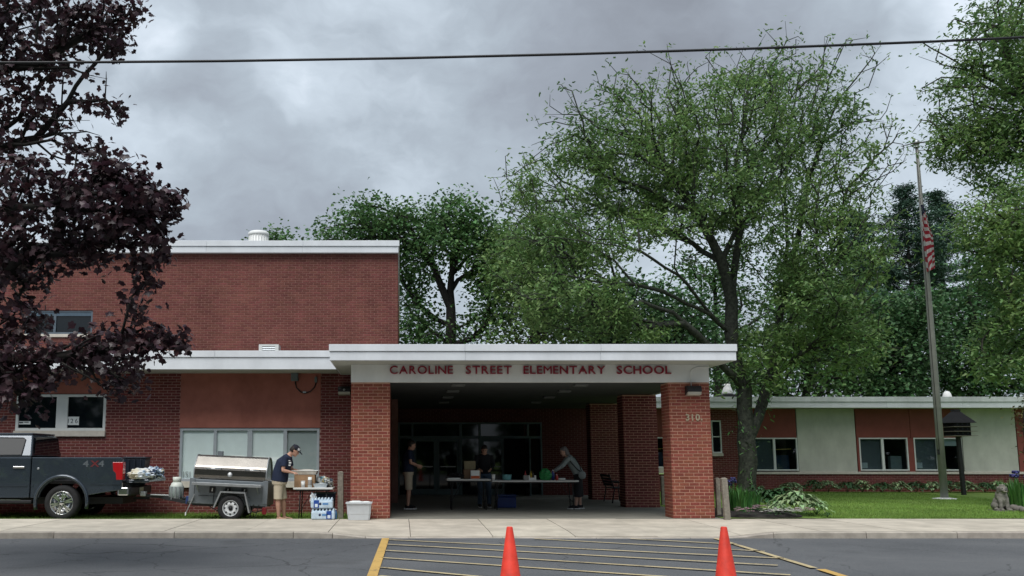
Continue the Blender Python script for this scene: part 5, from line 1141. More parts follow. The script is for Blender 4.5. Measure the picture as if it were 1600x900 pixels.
# crumpled bags on the tailgate and a tote in the bed
def crumple(name, c, sz, m, label, cat, seed, group=None, amp=.35, fq=3.0, lo=0):
    mb = MB(); mb.ball((0, 0, 0), 1, 1, 1, 30, 20); V2 = []
    for x, y, z in mb.v:
        d = 1 + amp * mnoise.noise((x * fq + seed, y * fq, z * fq)) + amp * .45 * mnoise.noise((x * fq * 2.7, y * fq * 2.7 + seed, z * fq * 2.7)) + amp * .22 * mnoise.noise((x * fq * 6, y * fq * 6, z * fq * 6 + seed))
        V2.append((x * d * sz[0], y * d * sz[1], max(-.72, z * d) * sz[2] + sz[2] * .72))
    mb.v = V2; mb.s = [False] * len(mb.s); o = mb.build(name, m); o.location = c; tag(o, label, cat, group); return o
def patch_mat(name, cols, scale=4, rough=.45):
    m = bpy.data.materials.new(name); m.use_nodes = True; N, L = m.node_tree.nodes, m.node_tree.links; b = N['Principled BSDF']; b.inputs['Roughness'].default_value = rough
    tc = N.new('ShaderNodeTexCoord'); v = N.new('ShaderNodeTexVoronoi'); v.inputs['Scale'].default_value = scale; nz = N.new('ShaderNodeTexNoise'); nz.inputs['Scale'].default_value = scale * 1.3
    ad = N.new('ShaderNodeVectorMath'); ad.operation = 'MULTIPLY_ADD'; ad.inputs[1].default_value = (.35, .35, .35); L.new(nz.outputs['Color'], ad.inputs[0]); L.new(tc.outputs['Object'], ad.inputs[2]); L.new(tc.outputs['Object'], nz.inputs['Vector']); L.new(ad.outputs[0], v.inputs['Vector'])
    s = N.new('ShaderNodeSeparateColor'); L.new(v.outputs['Color'], s.inputs[0]); rp = N.new('ShaderNodeValToRGB'); rp.color_ramp.interpolation = 'CONSTANT'
    cr = rp.color_ramp; cr.elements[0].color = (*cols[0], 1); cr.elements[1].position = 1 / len(cols); cr.elements[1].color = (*cols[1], 1)
    for i, c in enumerate(cols[2:], 2): e = cr.elements.new(i / len(cols)); e.color = (*c, 1)
    L.new(s.outputs[0], rp.inputs[0]); L.new(rp.outputs[0], b.inputs['Base Color']); return m
BAGW = patch_mat('bag_white_print', [(.66, .70, .72), (.62, .58, .46), (.70, .72, .74), (.66, .66, .62), (.35, .45, .55)], 4)
BAGB = patch_mat('bag_blue_mix', [(.55, .60, .66), (.07, .13, .26), (.25, .34, .45), (.66, .70, .72), (.50, .45, .30), (.03, .04, .06)], 9)
zt_ = -.07 + .95
crumple('grocery_bag', (-6.12, 21.45, zt_), (.30, .36, .135), BAGW, 'white crumpled bread bags lying on the open tailgate', 'bag', 1.3)
crumple('plastic_bag', (-5.86, 21.62, zt_ + .0), (.21, .30, .155), BAGB, 'blue and white plastic bag at the tip of the tailgate', 'bag', 4.7, amp=.5)
t = thing('tote', 'dark plastic tote standing in the pickup bed', 'box', (-6.50, 22.40, -.07 + .901))
m = MB(); m.loft([[(-.22, -.2, 0), (.22, -.2, 0), (.22, .2, 0), (-.22, .2, 0)], [(-.26, -.24, .52), (.26, -.24, .52), (.26, .24, .52), (-.26, .24, .52)]], smooth=False); TOTE = mat('tote_black_blue', (.012, .018, .028), .4); m.build('tub', TOTE, t, bevel=.02)
m = MB(); m.box(-.28, .28, -.26, .26, .521, .56); m.build('lid', TOTE, t, bevel=.012)
for x in (-.15, 0, .15): m = MB(); m.box(x - .02, x + .02, -.262, -.235, .1, .5); m.build('rib', TOTE, t)

# ---------- trailer grill
STAIN = mat('stainless_brushed', (.235, .22, .20), .22, .14, 2.5, metal=1.0); GREYP = mat('grey_paint_steel', (.16, .18, .195), .5, .12, 4, metal=.2)
RIMW = mat('rim_white', (.66, .68, .69), .4, .06, 6)
gl = at(361, 796, 20.97); tg = thing('trailer_grill', 'stainless roll-top barbecue on a small grey trailer with white wheel', 'grill', (gl.x, 21.0, -.075)); tg.rotation_euler = (0, R(2.6), 0)
def L_(u, v, y=0): p = at(u, v, 21.0 + y); return (p.x - gl.x, y, p.z + .075)
zb_, zt2 = .36, .92
m = MB(); m.box(-1.02, .80, .02, 1.08, zb_, zt2); m.build('firebox', GREYP, tg, bevel=.012)
for a_, b_ in ((-1.02, -.90), (.68, .80)): m = MB(); m.box(a_, b_, .0, .05, zb_ + .05, zt2 + .02); m.build('corner_post', GREYP, tg, bevel=.006)
# lid: rounded roll-top
pr = [(.04, zt2 + .02), (.03, zt2 + .10), (.03, zt2 + .23), (.045, zt2 + .28), (.075, zt2 + .32), (.25, zt2 + .52), (.29, zt2 + .545), (.38, zt2 + .56), (.60, zt2 + .55), (.85, zt2 + .44), (1.0, zt2 + .22), (1.04, zt2 + .02)]
m = MB(); m.prism(pr, -.93, .73, 'x', smooth=False); o = m.build('lid', STAIN, tg); 
for p in o.data.polygons: p.use_smooth = False
m = MB()
for x in (-.95, .73): m.tube([(x + .01, y, z) for y, z in pr], .014, 6)
m.build('lid_rim', STEEL, tg)
for x in (-.48, .42):
    m = MB(); m.tube([(x - .17, .035, zt2 + .26), (x - .17, -.04, zt2 + .26), (x + .17, -.04, zt2 + .26), (x + .17, .035, zt2 + .26)], .012, 8); m.build('lid_handle', CHROME, tg)
m = MB(); m.lathe([(.055, 0), (.055, -.03), (.05, -.035)], (-.10, .03, zt2 + .13), 20, 'y'); d = m.build('thermometer', STEEL, tg); m = MB(); m.lathe([(.045, -.036), (.001, -.037)], (-.10, .03, zt2 + .13), 20, 'y'); m.build('dial', WHITE, d)
m = MB(); m.box(-.52, -.40, .5, .62, zt2 + .50, zt2 + .66); m.build('smoke_stack', GREYP, tg)
m = MB(); m.box(-.90, .68, -.30, .0, zt2 - .10, zt2 - .075); m.box(-.90, .68, -.31, -.285, zt2 - .125, zt2 - .06); m.build('front_shelf', STEEL, tg, bevel=.005)
for x in (-.80, .58): m = MB(); m.bar((x, -.26, zt2 - .11), (x, .02, zt2 - .28), .02, .025); m.build('shelf_bracket', STEEL, tg)
for x in (-.48, -.12, .26):
    m = MB(); m.box(x - .065, x + .065, -.02, .02, zt2 - .30, zt2 - .16); b = m.build('burner_box', TRIMB, tg, bevel=.006); m = MB(); m.bar((x, -.03, zt2 - .26), (x + .012, -.05, zt2 - .19), .02, .02); m.build('valve_lever', WHITE, b)
for z in (.55,):
    m = MB(); m.box(-.45, -.44, .005, .02, zb_ + .02, zt2 - .3); m.box(-.80, .40, .008, .02, z - .004, z + .004); m.build('panel_seam', TRIMB, tg)
# angular mudguard
m = MB(); g0 = [(-.36, .30), (-.23, .645), (.30, .645), (.42, .22)]; g1 = [(-.395, .30), (-.25, .68), (.32, .68), (.455, .22)]
for i in range(3):
    a, b, c, d = g0[i], g0[i + 1], g1[i + 1], g1[i]; m.prism([a, b, c, d], -.24, .03)
m.build('mudguard', STEEL, tg)
wheel(tg, 0, -.10, .30, .30, .185, .20, -1, RIMW, 'dish'); wheel(tg, 0, 1.22, .30, .30, .185, .20, 1, RIMW, 'dish')
m = MB(); m.bar((0, -.1, .30), (0, 1.2, .30), .06, .06); m.bar((-.95, .1, .34), (.75, .1, .34), .05, .06); m.bar((-.95, .95, .34), (.75, .95, .34), .05, .06); m.build('axle_frame', BLACKM, tg)
m = MB(); m.bar((-1.0, .1, .36), (-1.75, .50, .44), .07, .07); m.bar((-1.0, .95, .36), (-1.75, .56, .44), .07, .07); m.bar((-1.70, .53, .44), (-2.18, .53, .47), .07, .07); m.build('tongue', BLACKM, tg)
m = MB(); m.box(-2.02, -1.45, .42, .64, .475, .505); m.build('tongue_plate', STEEL, tg, bevel=.005)
m = MB(); m.box(-2.28, -2.14, .47, .59, .44, .56); m.build('coupler', STEEL, tg, bevel=.02)
m = MB(); m.bar((-.88, -.02, .58), (-1.04, -.06, .14), .022, .022); m.build('prop_leg', STEEL, tg); m = MB(); m.box(-1.055, -1.03, -.075, -.045, .085, .16); m.build('prop_foot', WHITE, tg)
for x in (.50, .62): m = MB(); m.bar((x, .0, .40), (x - .08, -.03, .06), .014, .014); m.build('rear_jack', BLACKM, tg)
m = MB(); m.box(.70, .80, -.015, .03, .18, .34); m.build('trailer_light', mat('lamp_dull_red', (.20, .012, .018), .3), tg, bevel=.01)
m = MB(); m.tube([(.74, .02, .30), (.55, .03, .22), (.25, .03, .26), (-.3, .03, .20), (-.52, .04, .30)], .012, 6); m.build('wiring', BLACKM, tg)
p = L_(291, 785); m = MB(); m.box(p[0] - .06, p[0] + .06, .1, .3, p[2] - .09, p[2] + .09); m.build('blue_battery_box', mat('box_blue', (.02, .045, .15), .5), tg, bevel=.012)
m = MB(); m.box(-1.46, -1.12, .35, .72, .43, .46); m.bar((-1.05, .4, .445), (-1.3, .4, .445), .05, .03); m.build('tank_shelf', BLACKM, tg)
# gas bottle
pt = at(276, 781, 21.5); t = thing('propane_tank', 'pale green and white gas bottle on the trailer tongue', 'gas bottle', (pt.x, 21.48, at(276, 780, 21.5).z))
TW = mat('tank_white', (.60, .64, .58), .45, .1, 6); TGN = mat('tank_grey_green', (.22, .26, .25), .6, .12, 6)
m = MB(); m.lathe([(.13, 0), (.15, .03), (.155, .06), (.155, .27), (.15, .32), (.12, .38), (.06, .42), (.02, .43)], n=24); m.build('bottle', TW, t)
m = MB(); m.lathe([(.158, .05), (.166, .06), (.166, .29), (.158, .30)], n=24); m.build('holder', TGN, t)
for k in range(5): a = -2.6 + k * .55; m = MB(); m.bar((.17 * math.cos(a), .17 * math.sin(a), .0), (.17 * math.cos(a), .17 * math.sin(a), .30), .02, .03, up=(math.cos(a), math.sin(a), 0)); m.build('holder_strap', STEEL, t)
m = MB(); m.lathe([(.095, .40), (.10, .52), (.092, .52), (.087, .40)], n=20); m.build('collar', TW, t); m = MB(); m.cyl((0, 0, .42), (0, 0, .50), .03); m.bar((0, 0, .47), (.09, -.03, .47), .035, .04); m.build('valve', BLACKM, t)

# ---------- folding tables
TOPW = mat('table_top_white', (.62, .62, .60), .5, .06, 3)
def folding_table(label, loc, lx, ly, h, tm=TOPW, group='folding tables'):
    t = thing('folding_table', label, 'table', loc, 0, group); m = MB(); m.box(-lx / 2, lx / 2, -ly / 2, ly / 2, h - .045, h); m.build('table_top', tm, t, bevel=.012)
    m = MB(); m.box(-lx / 2 + .06, lx / 2 - .06, -ly / 2 + .05, -ly / 2 + .075, h - .075, h - .046); m.box(-lx / 2 + .06, lx / 2 - .06, ly / 2 - .075, ly / 2 - .05, h - .075, h - .046); m.build('apron_rail', BLACKM, t)
    for sx in (-1, 1):
        x = sx * (lx / 2 - .16)
        for sy in (-1, 1):
            m = MB(); m.tube([(x, sy * (ly / 2 - .10), h - .05), (x + sx * .03, sy * (ly / 2 - .09), 0)], .014, 8); m.build('leg', BLACKM, t)
        m = MB(); m.tube([(x + sx * .02, -ly / 2 + .09, .22), (x + sx * .02, ly / 2 - .09, .22)], .011, 6); m.build('crossbar', BLACKM, t)
        m = MB(); m.bar((x, 0, .24), (x - sx * .28, 0, h - .05), .014, .014); m.build('brace', BLACKM, t)
    return t
gz = -.07
x0, x1 = at(458, 761, 20.98).x, at(520, 761, 20.98).x; ht = at(489, 762, 20.98).z
folding_table('white folding table on the grass beside the person in the cap', ((x0 + x1) / 2, 21.33, gz), x1 - x0, .70, ht - gz)
CARD = mat('cardboard', (.33, .205, .115), .85, .10, 6); CARDD = mat('cardboard_dark', (.20, .13, .08), .85, .12, 6)
def carton(name, label, cat, loc, lx, ly, h, m1, m2=None, rot=0, group=None, tape=True):
    t = thing(name, label, cat, loc, rot, group); m = MB(); m.box(-lx / 2, lx / 2, -ly / 2, ly / 2, 0, h); m.build('carton', m1, t, bevel=.006)
    for s in (-1, 1): m = MB(); m.box(-lx / 2 + .004, lx / 2 - .004, s * .004, s * (ly / 2 - .002), h + .001, h + .007); m.build('flap', m1, t)
    if tape: m = MB(); m.box(-lx / 2 - .002, lx / 2 + .002, -.025, .025, h + .008, h + .010); m.build('tape', m2 or CARDD, t)
    return t
xb0, xb1 = at(459.5, 750, 21.1).x, at(491.5, 750, 21.1).x
carton('cardboard_box', 'brown cardboard box on the folding table by the person in the cap', 'box', ((xb0 + xb1) / 2, 21.32, ht), xb1 - xb0, .38, .285, CARD)
t = thing('foil_tray', 'wide shallow foil tray on top of the brown box', 'tray', ((xb0 + xb1) / 2 + .0, 21.32, ht + .296)); FOIL = mat('foil', (.60, .58, .54), .35, .15, 14, metal=.6, bump=.4, bscale=50)
m = MB(); m.loft([[(-.26, -.19, 0), (.26, -.19, 0), (.26, .19, 0), (-.26, .19, 0)], [(-.29, -.22, .085), (.29, -.22, .085), (.29, .22, .085), (-.29, .22, .085)]], smooth=False); m.build('pan', FOIL, t, bevel=.006)
m = MB(); m.box(-.31, .31, -.24, .24, .0855, .096); m.build('rim', WHITE, t, bevel=.004); crn = MB(); crn.ball((.02, 0, .098), .2, .14, .025, 14, 7); crn.build('food', mat('food_pale', (.55, .52, .46), .7, .2, 20), t)
def cup(loc, label, h=.13, r0=.032, r1=.045, m=None):
    t = thing('paper_cup', label, 'cup', loc); b = MB(); b.lathe([(r0, 0), (r1, h), (r1 - .004, h), (r0 - .003, .006), (.001, .006)], n=18); b.build('cup_wall', m or WHITE, t); b = MB(); b.tube([((r1 + .001) * math.cos(a), (r1 + .001) * math.sin(a), h) for a in [2 * math.pi * k / 16 for k in range(17)]], .004, 6); b.build('rolled_rim', m or WHITE, t); return t
cup((at(473.5, 760, 21.05).x, 21.03, ht), 'white paper cup in front of the brown box', .15, .036, .050)
t = thing('towel_roll', 'upright white paper roll with print beside the brown box', 'paper roll', (at(484, 760, 21.05).x, 21.06, ht)); m = MB(); m.lathe([(.045, 0), (.045, .24), (.018, .24), (.018, .22)], n=18); m.build('roll', PAPER, t); m = MB(); m.lathe([(.0455, .06), (.0465, .07), (.0465, .17), (.0455, .18)], n=18); m.build('wrap_band', mat('wrap_grey', (.30, .28, .26), .6), t)
t = thing('clear_tray', 'shallow clear plastic tray at the right end of the table', 'tray', (at(501, 760, 21.1).x, 21.12, ht)); m = MB(); m.loft([[(-.13, -.09, 0), (.13, -.09, 0), (.13, .09, 0), (-.13, .09, 0)], [(-.17, -.12, .09), (.17, -.12, .09), (.17, .12, .09), (-.17, .12, .09)], [(-.16, -.11, .088), (.16, -.11, .088), (.16, .11, .088), (-.16, .11, .088)], [(-.12, -.08, .01), (.12, -.08, .01), (.12, .08, .01), (-.12, .08, .01)]], smooth=False); m.build('shell', mat('plastic_milky', (.52, .58, .62), .3), t); m = MB(); m.box(-.12, .12, -.08, .08, .012, .05); m.build('napkins', PAPER, t)
crumple('bread_bag', (at(503, 750, 21.4).x, 21.48, ht), (.19, .15, .14), patch_mat('bag_teal_print', [(.10, .22, .26), (.50, .52, .50), (.45, .36, .14), (.16, .30, .36), (.60, .62, .60)], 8), 'teal and white printed bread bag behind the clear tray', 'bag', 8.1, amp=.4)
crumple('bread_bag', (at(514, 756, 21.3).x, 21.30, ht), (.10, .13, .115), patch_mat('bag_dark_print', [(.03, .05, .07), (.30, .28, .20), (.45, .47, .46), (.02, .03, .05)], 12), 'dark printed bread bag at the table end', 'bag', 9.4, amp=.45)
t = thing('storage_tote', 'dark blue lidded tote on the grass behind the water packs', 'box', (at(508, 800, 21.55).x, 21.5, gz)); m = MB(); m.loft([[(-.20, -.15, 0), (.20, -.15, 0), (.20, .15, 0), (-.20, .15, 0)], [(-.245, -.19, .60), (.245, -.19, .60), (.245, .19, .60), (-.245, .19, .60)]], smooth=False); NAVY = mat('tote_navy', (.008, .016, .042), .45); m.build('tub', NAVY, t, bevel=.02); m = MB(); m.box(-.26, .26, -.205, .205, .601, .635); m.build('lid', mat('tote_lid_slate', (.04, .055, .07), .5), t, bevel=.01)
crumple('plastic_bag', (at(490, 775, 20.93).x, 20.92, .32), (.075, .06, .13), patch_mat('bag_clear', [(.50, .54, .56), (.30, .34, .38), (.60, .62, .62)], 9), 'pale plastic bag on top of the water packs under the table', 'bag', 3.3, amp=.5)
# water packs
WRAP = mat('water_wrap', (.50, .62, .72), .22, .14, 9, bump=.5, bscale=22, coat=.4); LBL = mat('label_blue', (.02, .07, .30), .35); LBW = mat('label_pale', (.66, .74, .80), .4)
def water_pack(loc, label, lx=.50, ly=.30, h=.22, lab=-1):
    t = thing('water_pack', label, 'bottled water', loc, 0, 'shrink-wrapped water packs'); m = MB(); m.box(-lx / 2, lx / 2, -ly / 2, ly / 2, 0, h * .80); m.build('shrink_wrap', WRAP, t, bevel=.035, seg=3); n = 7
    for i in range(n):
        for j in range(3):
            x, y = -lx / 2 + lx * (i + .5) / n, -ly / 2 + ly * (j + .5) / 3; m = MB(); m.lathe([(.033, h * .78), (.030, h * .86), (.014, h * .95), (.014, h * 1.03), (.001, h * 1.035)], (x, y, 0), 10); m.build('bottle_top', WRAP, t)
    a = lab * (lx / 2 - .13); m = MB(); m.box(a - .06, a + .06, -ly / 2 - .004, -ly / 2 + .01, .012, h * .80); l = m.build('label', LBL, t, bevel=.003); m = MB(); m.box(a - .032, a + .032, -ly / 2 - .006, -ly / 2 - .0045, .03, .10); m.build('label_window', LBW, l)
    m = MB(); m.lathe([(.028, 0), (.001, -.002)], (a * -.15 - .05, -ly / 2 - .003, h * .45), 14, 'y'); l = m.build('emblem', mat('emblem_navy', (.02, .03, .10), .4) if 'emblem_navy' not in bpy.data.materials else bpy.data.materials['emblem_navy'], t); b = MB(); b.box(a * -.15 + .0, a * -.15 + .13, -ly / 2 - .004, -ly / 2 - .002, h * .36, h * .54); b.build('brand_patch', mat('patch_blue', (.10, .24, .48), .4) if 'patch_blue' not in bpy.data.materials else bpy.data.materials['patch_blue'], t)
xw = at(506, 815, 20.62); water_pack((xw.x, 20.50, .002), 'lower pack of bottled water at the walk edge', .53, .30, .235, 1); water_pack((xw.x - .03, 20.50, .248), 'upper pack of bottled water on the stacked pair', .50, .29, .225, -1)
t = thing('water_bottle', 'single blue bottle beside the lower water pack', 'bottle', (at(525, 808, 20.7).x, 20.58, 0)); m = MB(); m.lathe([(.032, 0), (.034, .02), (.034, .13), (.026, .16), (.013, .19), (.013, .205)], n=14); m.build('bottle', mat('bottle_blue', (.06, .16, .30), .2), t); m = MB(); m.cyl((0, 0, .205), (0, 0, .225), .015); m.build('cap', WHITE, t)
# clear tub
TUBM = glass_mat('tub_clear', (.9, .93, .95), .10, .5, .3); TUBM2 = mat('tub_milky', (.80, .84, .87), .35, .06, 5, trans=.35)
xa, xb = at(544, 813, 20.55).x, at(579, 813, 20.55).x; hw = (xb - xa) / 2
t = thing('plastic_tub', 'milky clear plastic tub on the walk before the left pier', 'tub', ((xa + xb) / 2, 20.42, 0))
def rr(hx, hy, z): return [(hx, hy * .8, z), (hx * .86, hy, z), (-hx * .86, hy, z), (-hx, hy * .8, z), (-hx, -hy * .8, z), (-hx * .86, -hy, z), (hx * .86, -hy, z), (hx, -hy * .8, z)]
m = MB(); m.loft([rr(hw * .94, .16, 0), rr(hw * .97, .165, .06), rr(hw * 1.0, .17, .12), rr(hw * 1.02, .175, .13), rr(hw * 1.08, .20, .355)], smooth=False); m.build('tub', TUBM2, t)
m = MB(); m.loft([rr(hw * 1.15, .225, .355), rr(hw * 1.17, .23, .365), rr(hw * 1.17, .23, .385), rr(hw * 1.10, .21, .387)], smooth=False); m.build('rim', TUBM2, t)
m = MB(); m.ball((-.07, 0, .385), .17, .12, .035, 12, 6); m.ball((.16, 0, .38), .10, .10, .03, 10, 6); m.build('contents', PAPER, t)
# ---------- wooden posts
def post(u0, u1, vt, vb, label, z=0.0, Yf=None, lean=0):
    p = gd((u0 + u1) / 2, vb, z) if Yf is None else Vector((at((u0 + u1) / 2, vb, Yf).x, Yf, z)); w = (at(u1, vb, p.y).x - at(u0, vb, p.y).x) * .85; h = at(u0, vt, p.y).z - z
    t = thing('wooden_post', label, 'post', p, 0, 'weathered wooden posts'); m = MB(); m.box(-w / 2, w / 2, -w / 2, w / 2, -.2, h - .015); a = m.build('post_shaft', WOODG, t, bevel=.012); m = MB(); m.loft([[(-w / 2, -w / 2, h - .014), (w / 2, -w / 2, h - .014), (w / 2, w / 2, h - .014), (-w / 2, w / 2, h - .014)], [(-w / 4, -w / 4, h + .01), (w / 4, -w / 4, h + .01), (w / 4, w / 4, h + .01), (-w / 4, w / 4, h + .01)]], smooth=False); m.build('worn_top', WOODG, t); t.rotation_euler = (0, R(lean), 0)
post(527, 537.5, 737, 811, 'weathered wooden post left of the left brick pier', -.05, lean=-.5); post(1119.5, 1127.5, 747, 811, 'shaded wooden post right against the right pier', 0, 21.3); post(1131, 1141.5, 747, 812, 'pale wooden post standing in front of the planting bed', 0, lean=-2.2); post(1033.5, 1040, 744, 792, 'wooden post seen between the right piers', 0, 26.2)
# ---------- traffic cones
ORA = mat('cone_orange_red', (.72, .050, .028), .55, .22, 7, spec=.35, bump=.12, bscale=30, stain=.25)
for i, (u, lab) in enumerate(((797.5, 'orange traffic cone nearer the middle of the hatched box'), (1134.5, 'orange traffic cone at the right side of the hatched box'))):
    Yc = 10.6; p = at(u, 900, Yc); zt_c = at(u, 823, Yc).z; t = thing('traffic_cone', lab, 'cone', (p.x, Yc, -.12), .2 * i, 'traffic cones'); h = zt_c + .12
    m = MB(); m.lathe([(.150, .03), (.146, .05), (.138, .062), (.128, .105), (.124, .112), (.036, h - .01), (.030, h), (.022, h), (.022, h - .05)], n=32); m.build('cone_body', ORA, t)
    m = MB(); m.prism([(-.19, -.16), (-.16, -.19), (.16, -.19), (.19, -.16), (.19, .16), (.16, .19), (-.16, .19), (-.19, .16)], .0, .032, 'z'); m.build('cone_foot', ORA, t, bevel=.006)
# ---------- overhead wire
ws = []
for k in range(61):
    x = -60 + 2 * k; u = PU + F_PX * x / 9.6; f = (u - 0) / 1600; v = 100 - 33 * f - 7 * (f * (1 - f)) * -.6 
    ws.append((x, 9.6, at(0, 100, 9.6).z + (at(1600, 67, 9.6).z - at(0, 100, 9.6).z) * f + .0020 * (x - .5) ** 2 - .03))
m = MB(); m.tube(ws, .0155, 8); tag(m.build('power_line', BLACKM), 'single black overhead wire crossing the sky', 'wire')
# ---------- flagpole with a limp flag at half mast
Yp = 29.9; pb_ = at(1476, 781, Yp); ptop = at(1428.5, 232, Yp); hp = ptop.z; POLE = mat('pole_aluminium', (.27, .275, .255), .55, .12, 3, metal=.05, stain=.2)
fp = thing('flagpole', 'tall tapering metal flagpole on the lawn', 'flagpole', (pb_.x, Yp, 0))
m = MB(); m.tube([(0, 0, 0), (0, 0, hp * .3), (0, 0, hp * .65), (0, 0, hp)], [.118, .112, .085, .05], 18); m.build('pole', POLE, fp)
m = MB(); m.cyl((0, 0, hp), (0, 0, hp + .10), .03); m.lathe([(.10, hp + .03), (.10, hp + .06)], n=14); m.build('truck_cap', STEEL, fp); m = MB(); m.ball((0, 0, hp + .20), .115, .115, .115, 16, 10); m.build('ball', STEEL, fp)
m = MB(); m.lathe([(.36, -.02), (.36, .025), (.30, .03), (.16, .05), (.001, .05)], n=24); m.build('concrete_collar', WHITE, fp); m = MB(); m.box(-.15, -.10, -.1, -.06, 1.45, 1.62); m.build('cleat', BLACKM, fp)
m = MB(); m.tube([(-.10, -.09, 1.5), (-.09, -.08, hp * .5), (-.05, -.05, hp + .03)], .008, 6); m.build('halyard', BLACKM, fp)
def flag():
    zt = at(1436, 322, Yp).z; zb = at(1443, 421, Yp).z; W, H = 22, 40; p0 = fp.location; V3, UVs = [], []
    for j in range(H + 1):
        g = j / H
        for i in range(W + 1):
            f = i / W; wv = .08 + .30 * min(1, g * 2.2) * (1 - .55 * max(0, g - .55) / .45); x = -.10 + wv * (f - .25) + .10 * g; y = -.15 - .10 * math.sin(f * 11 + g * 3) * (.3 + .7 * g) - .05 * math.sin(f * 23 + 1.5)
            V3.append((p0.x + x, Yp + y, zt - (zt - zb) * g - .22 * (1 - f) * g * (g > .5) * (g - .5) + .0)); UVs.append((f, g))
    F3 = [(j * (W + 1) + i, j * (W + 1) + i + 1, (j + 1) * (W + 1) + i + 1, (j + 1) * (W + 1) + i) for j in range(H) for i in range(W)]
    m = bpy.data.materials.new('flag_cloth'); m.use_nodes = True; N, L = m.node_tree.nodes, m.node_tree.links; b = N['Principled BSDF']; b.inputs['Roughness'].default_value = .8
    uv = N.new('ShaderNodeUVMap'); uv.uv_map = 'uv'; sx = N.new('ShaderNodeSeparateXYZ'); L.new(uv.outputs[0], sx.inputs[0])
    def mt(op, a, b_=None):
        q = N.new('ShaderNodeMath'); q.operation = op
        for k, w in enumerate((a, b_)):
            if w is None: continue
            if isinstance(w, (int, float)): q.inputs[k].default_value = w
            else: L.new(w, q.inputs[k])
        return q.outputs[0]
    s = mt('ADD', mt('MULTIPLY', sx.outputs[1], 6.2), mt('MULTIPLY', sx.outputs[0], mt('SUBTRACT', mt('MULTIPLY', sx.outputs[1], 6.0), 3.6))); st = mt('GREATER_THAN', mt('FRACT', s), .5)
    mx = N.new('ShaderNodeMix'); mx.data_type = 'RGBA'; L.new(st, mx.inputs[0]); mx.inputs[6].default_value = (.36, .022, .040, 1); mx.inputs[7].default_value = (.58, .56, .56, 1)
    vo = N.new('ShaderNodeTexVoronoi'); vo.inputs['Scale'].default_value = 26; L.new(uv.outputs[0], vo.inputs['Vector']); stars = mt('LESS_THAN', vo.outputs['Distance'], .22); mc = N.new('ShaderNodeMix'); mc.data_type = 'RGBA'; L.new(stars, mc.inputs[0]); mc.inputs[6].default_value = (.018, .022, .07, 1); mc.inputs[7].default_value = (.5, .5, .52, 1)
    ca = mt('LESS_THAN', mt('ADD', sx.outputs[1], mt('MULTIPLY', sx.outputs[0], .10)), .19); m2 = N.new('ShaderNodeMix'); m2.data_type = 'RGBA'; L.new(ca, m2.inputs[0]); L.new(mx.outputs[2], m2.inputs[6]); L.new(mc.outputs[2], m2.inputs[7]); L.new(m2.outputs[2], b.inputs['Base Color'])
    t = thing('flag', 'limp striped red white and blue flag at half mast', 'flag', (p0.x - .1, Yp - .15, zb)); mb = MB(); mb.add(V3, F3, 0, True); o = mb.build('cloth', m, t, world=True)
    ul = o.data.uv_layers.new(name='uv')
    for lp in o.data.loops: ul.data[lp.index].uv = UVs[lp.vertex_index]
    mb = MB(); mb.bar((p0.x - .10, Yp - .14, zt - .9), (p0.x - .10, Yp - .14, zt + .02), .02, .03, up=(0, 1, 0)); mb.build('hoist_band', WHITE, t, world=True)
flag()
# ---------- bird house
Yh = 33.0; pb2 = at(1498, 769, Yh); c = at(1495, 668, Yh); bh = thing('bird_house', 'dark three-storey bird house on a black post by the windows', 'bird house', (c.x, Yh, 0)); DKW = mat('dark_wood', (.014, .013, .015), .8, .3, 8, bump=.3)
z0, z1, zr = at(1495, 682, Yh).z, at(1495, 661, Yh).z, at(1495, 640, Yh).z; hwx = .30
m = MB(); m.bar((.06, 0, -.1), (.02, 0, z0), .12, .12, up=(0, 1, 0)); m.build('post', BLACKM, bh); m = MB(); m.box(-hwx, hwx, -.33, .33, z0 + .021, z1); m.build('house_box', DKW, bh)
for k in range(3):
    z = z0 + (z1 - z0) * k / 3 + .01; m = MB(); m.box(-hwx - .12, hwx + .14, -.50, .50, z, z + .016); m.build('perch_ledge', WOODG, bh)
    for x in (-.18, 0, .18): m = MB(); m.lathe([(.035, 0), (.03, -.012), (.001, -.012)], (x, -.331, z + .10), 10, 'y'); m.build('entry_hole', INK, bh)
m = MB(); m.loft([[(-.47, -.45, z1), (.47, -.45, z1), (.47, .45, z1), (-.47, .45, z1)], [(-.10, -.09, zr - .06), (.10, -.09, zr - .06), (.10, .09, zr - .06), (-.10, .09, zr - .06)]], smooth=False); m.build('roof', DKW, bh); m = MB(); m.box(-.12, .12, -.11, .11, zr - .055, zr); m.build('roof_cap', BLACKM, bh)
# ---------- sitting stone dog
def remesh(ob, vox, sm=4, fac=.5):
    q = ob.modifiers.new('remesh', 'REMESH'); q.mode = 'VOXEL'; q.voxel_size = vox; q.use_smooth_shade = True
    if sm: s = ob.modifiers.new('smooth', 'SMOOTH'); s.iterations = sm; s.factor = fac
    return ob
pd = gd(1567, 798, .01); dg = thing('dog_statue', 'grey stone statue of a shaggy sitting dog on the lawn', 'statue', pd, R(-8)); STONE = mat('statue_stone', (.075, .068, .06), .9, .45, 7, bump=.7, bscale=38, hue=(.26, .245, .215)); m = MB(); k = 1.0
for c_, a, b_, d_ in (((0, .10, .20), .17, .19, .18), ((0, .02, .36), .145, .15, .19), ((0, -.03, .30), .125, .10, .15), ((-.13, .10, .12), .085, .15, .11), ((.13, .10, .12), .085, .15, .11), ((0, -.06, .55), .105, .11, .105), ((0, -.02, .47), .11, .11, .10), ((0, -.155, .525), .06, .075, .05), ((-.10, -.04, .53), .035, .055, .095), ((.10, -.04, .53), .035, .055, .095), ((0, -.06, .64), .075, .075, .035)): m.ball(c_, a, b_, d_, 14, 9)
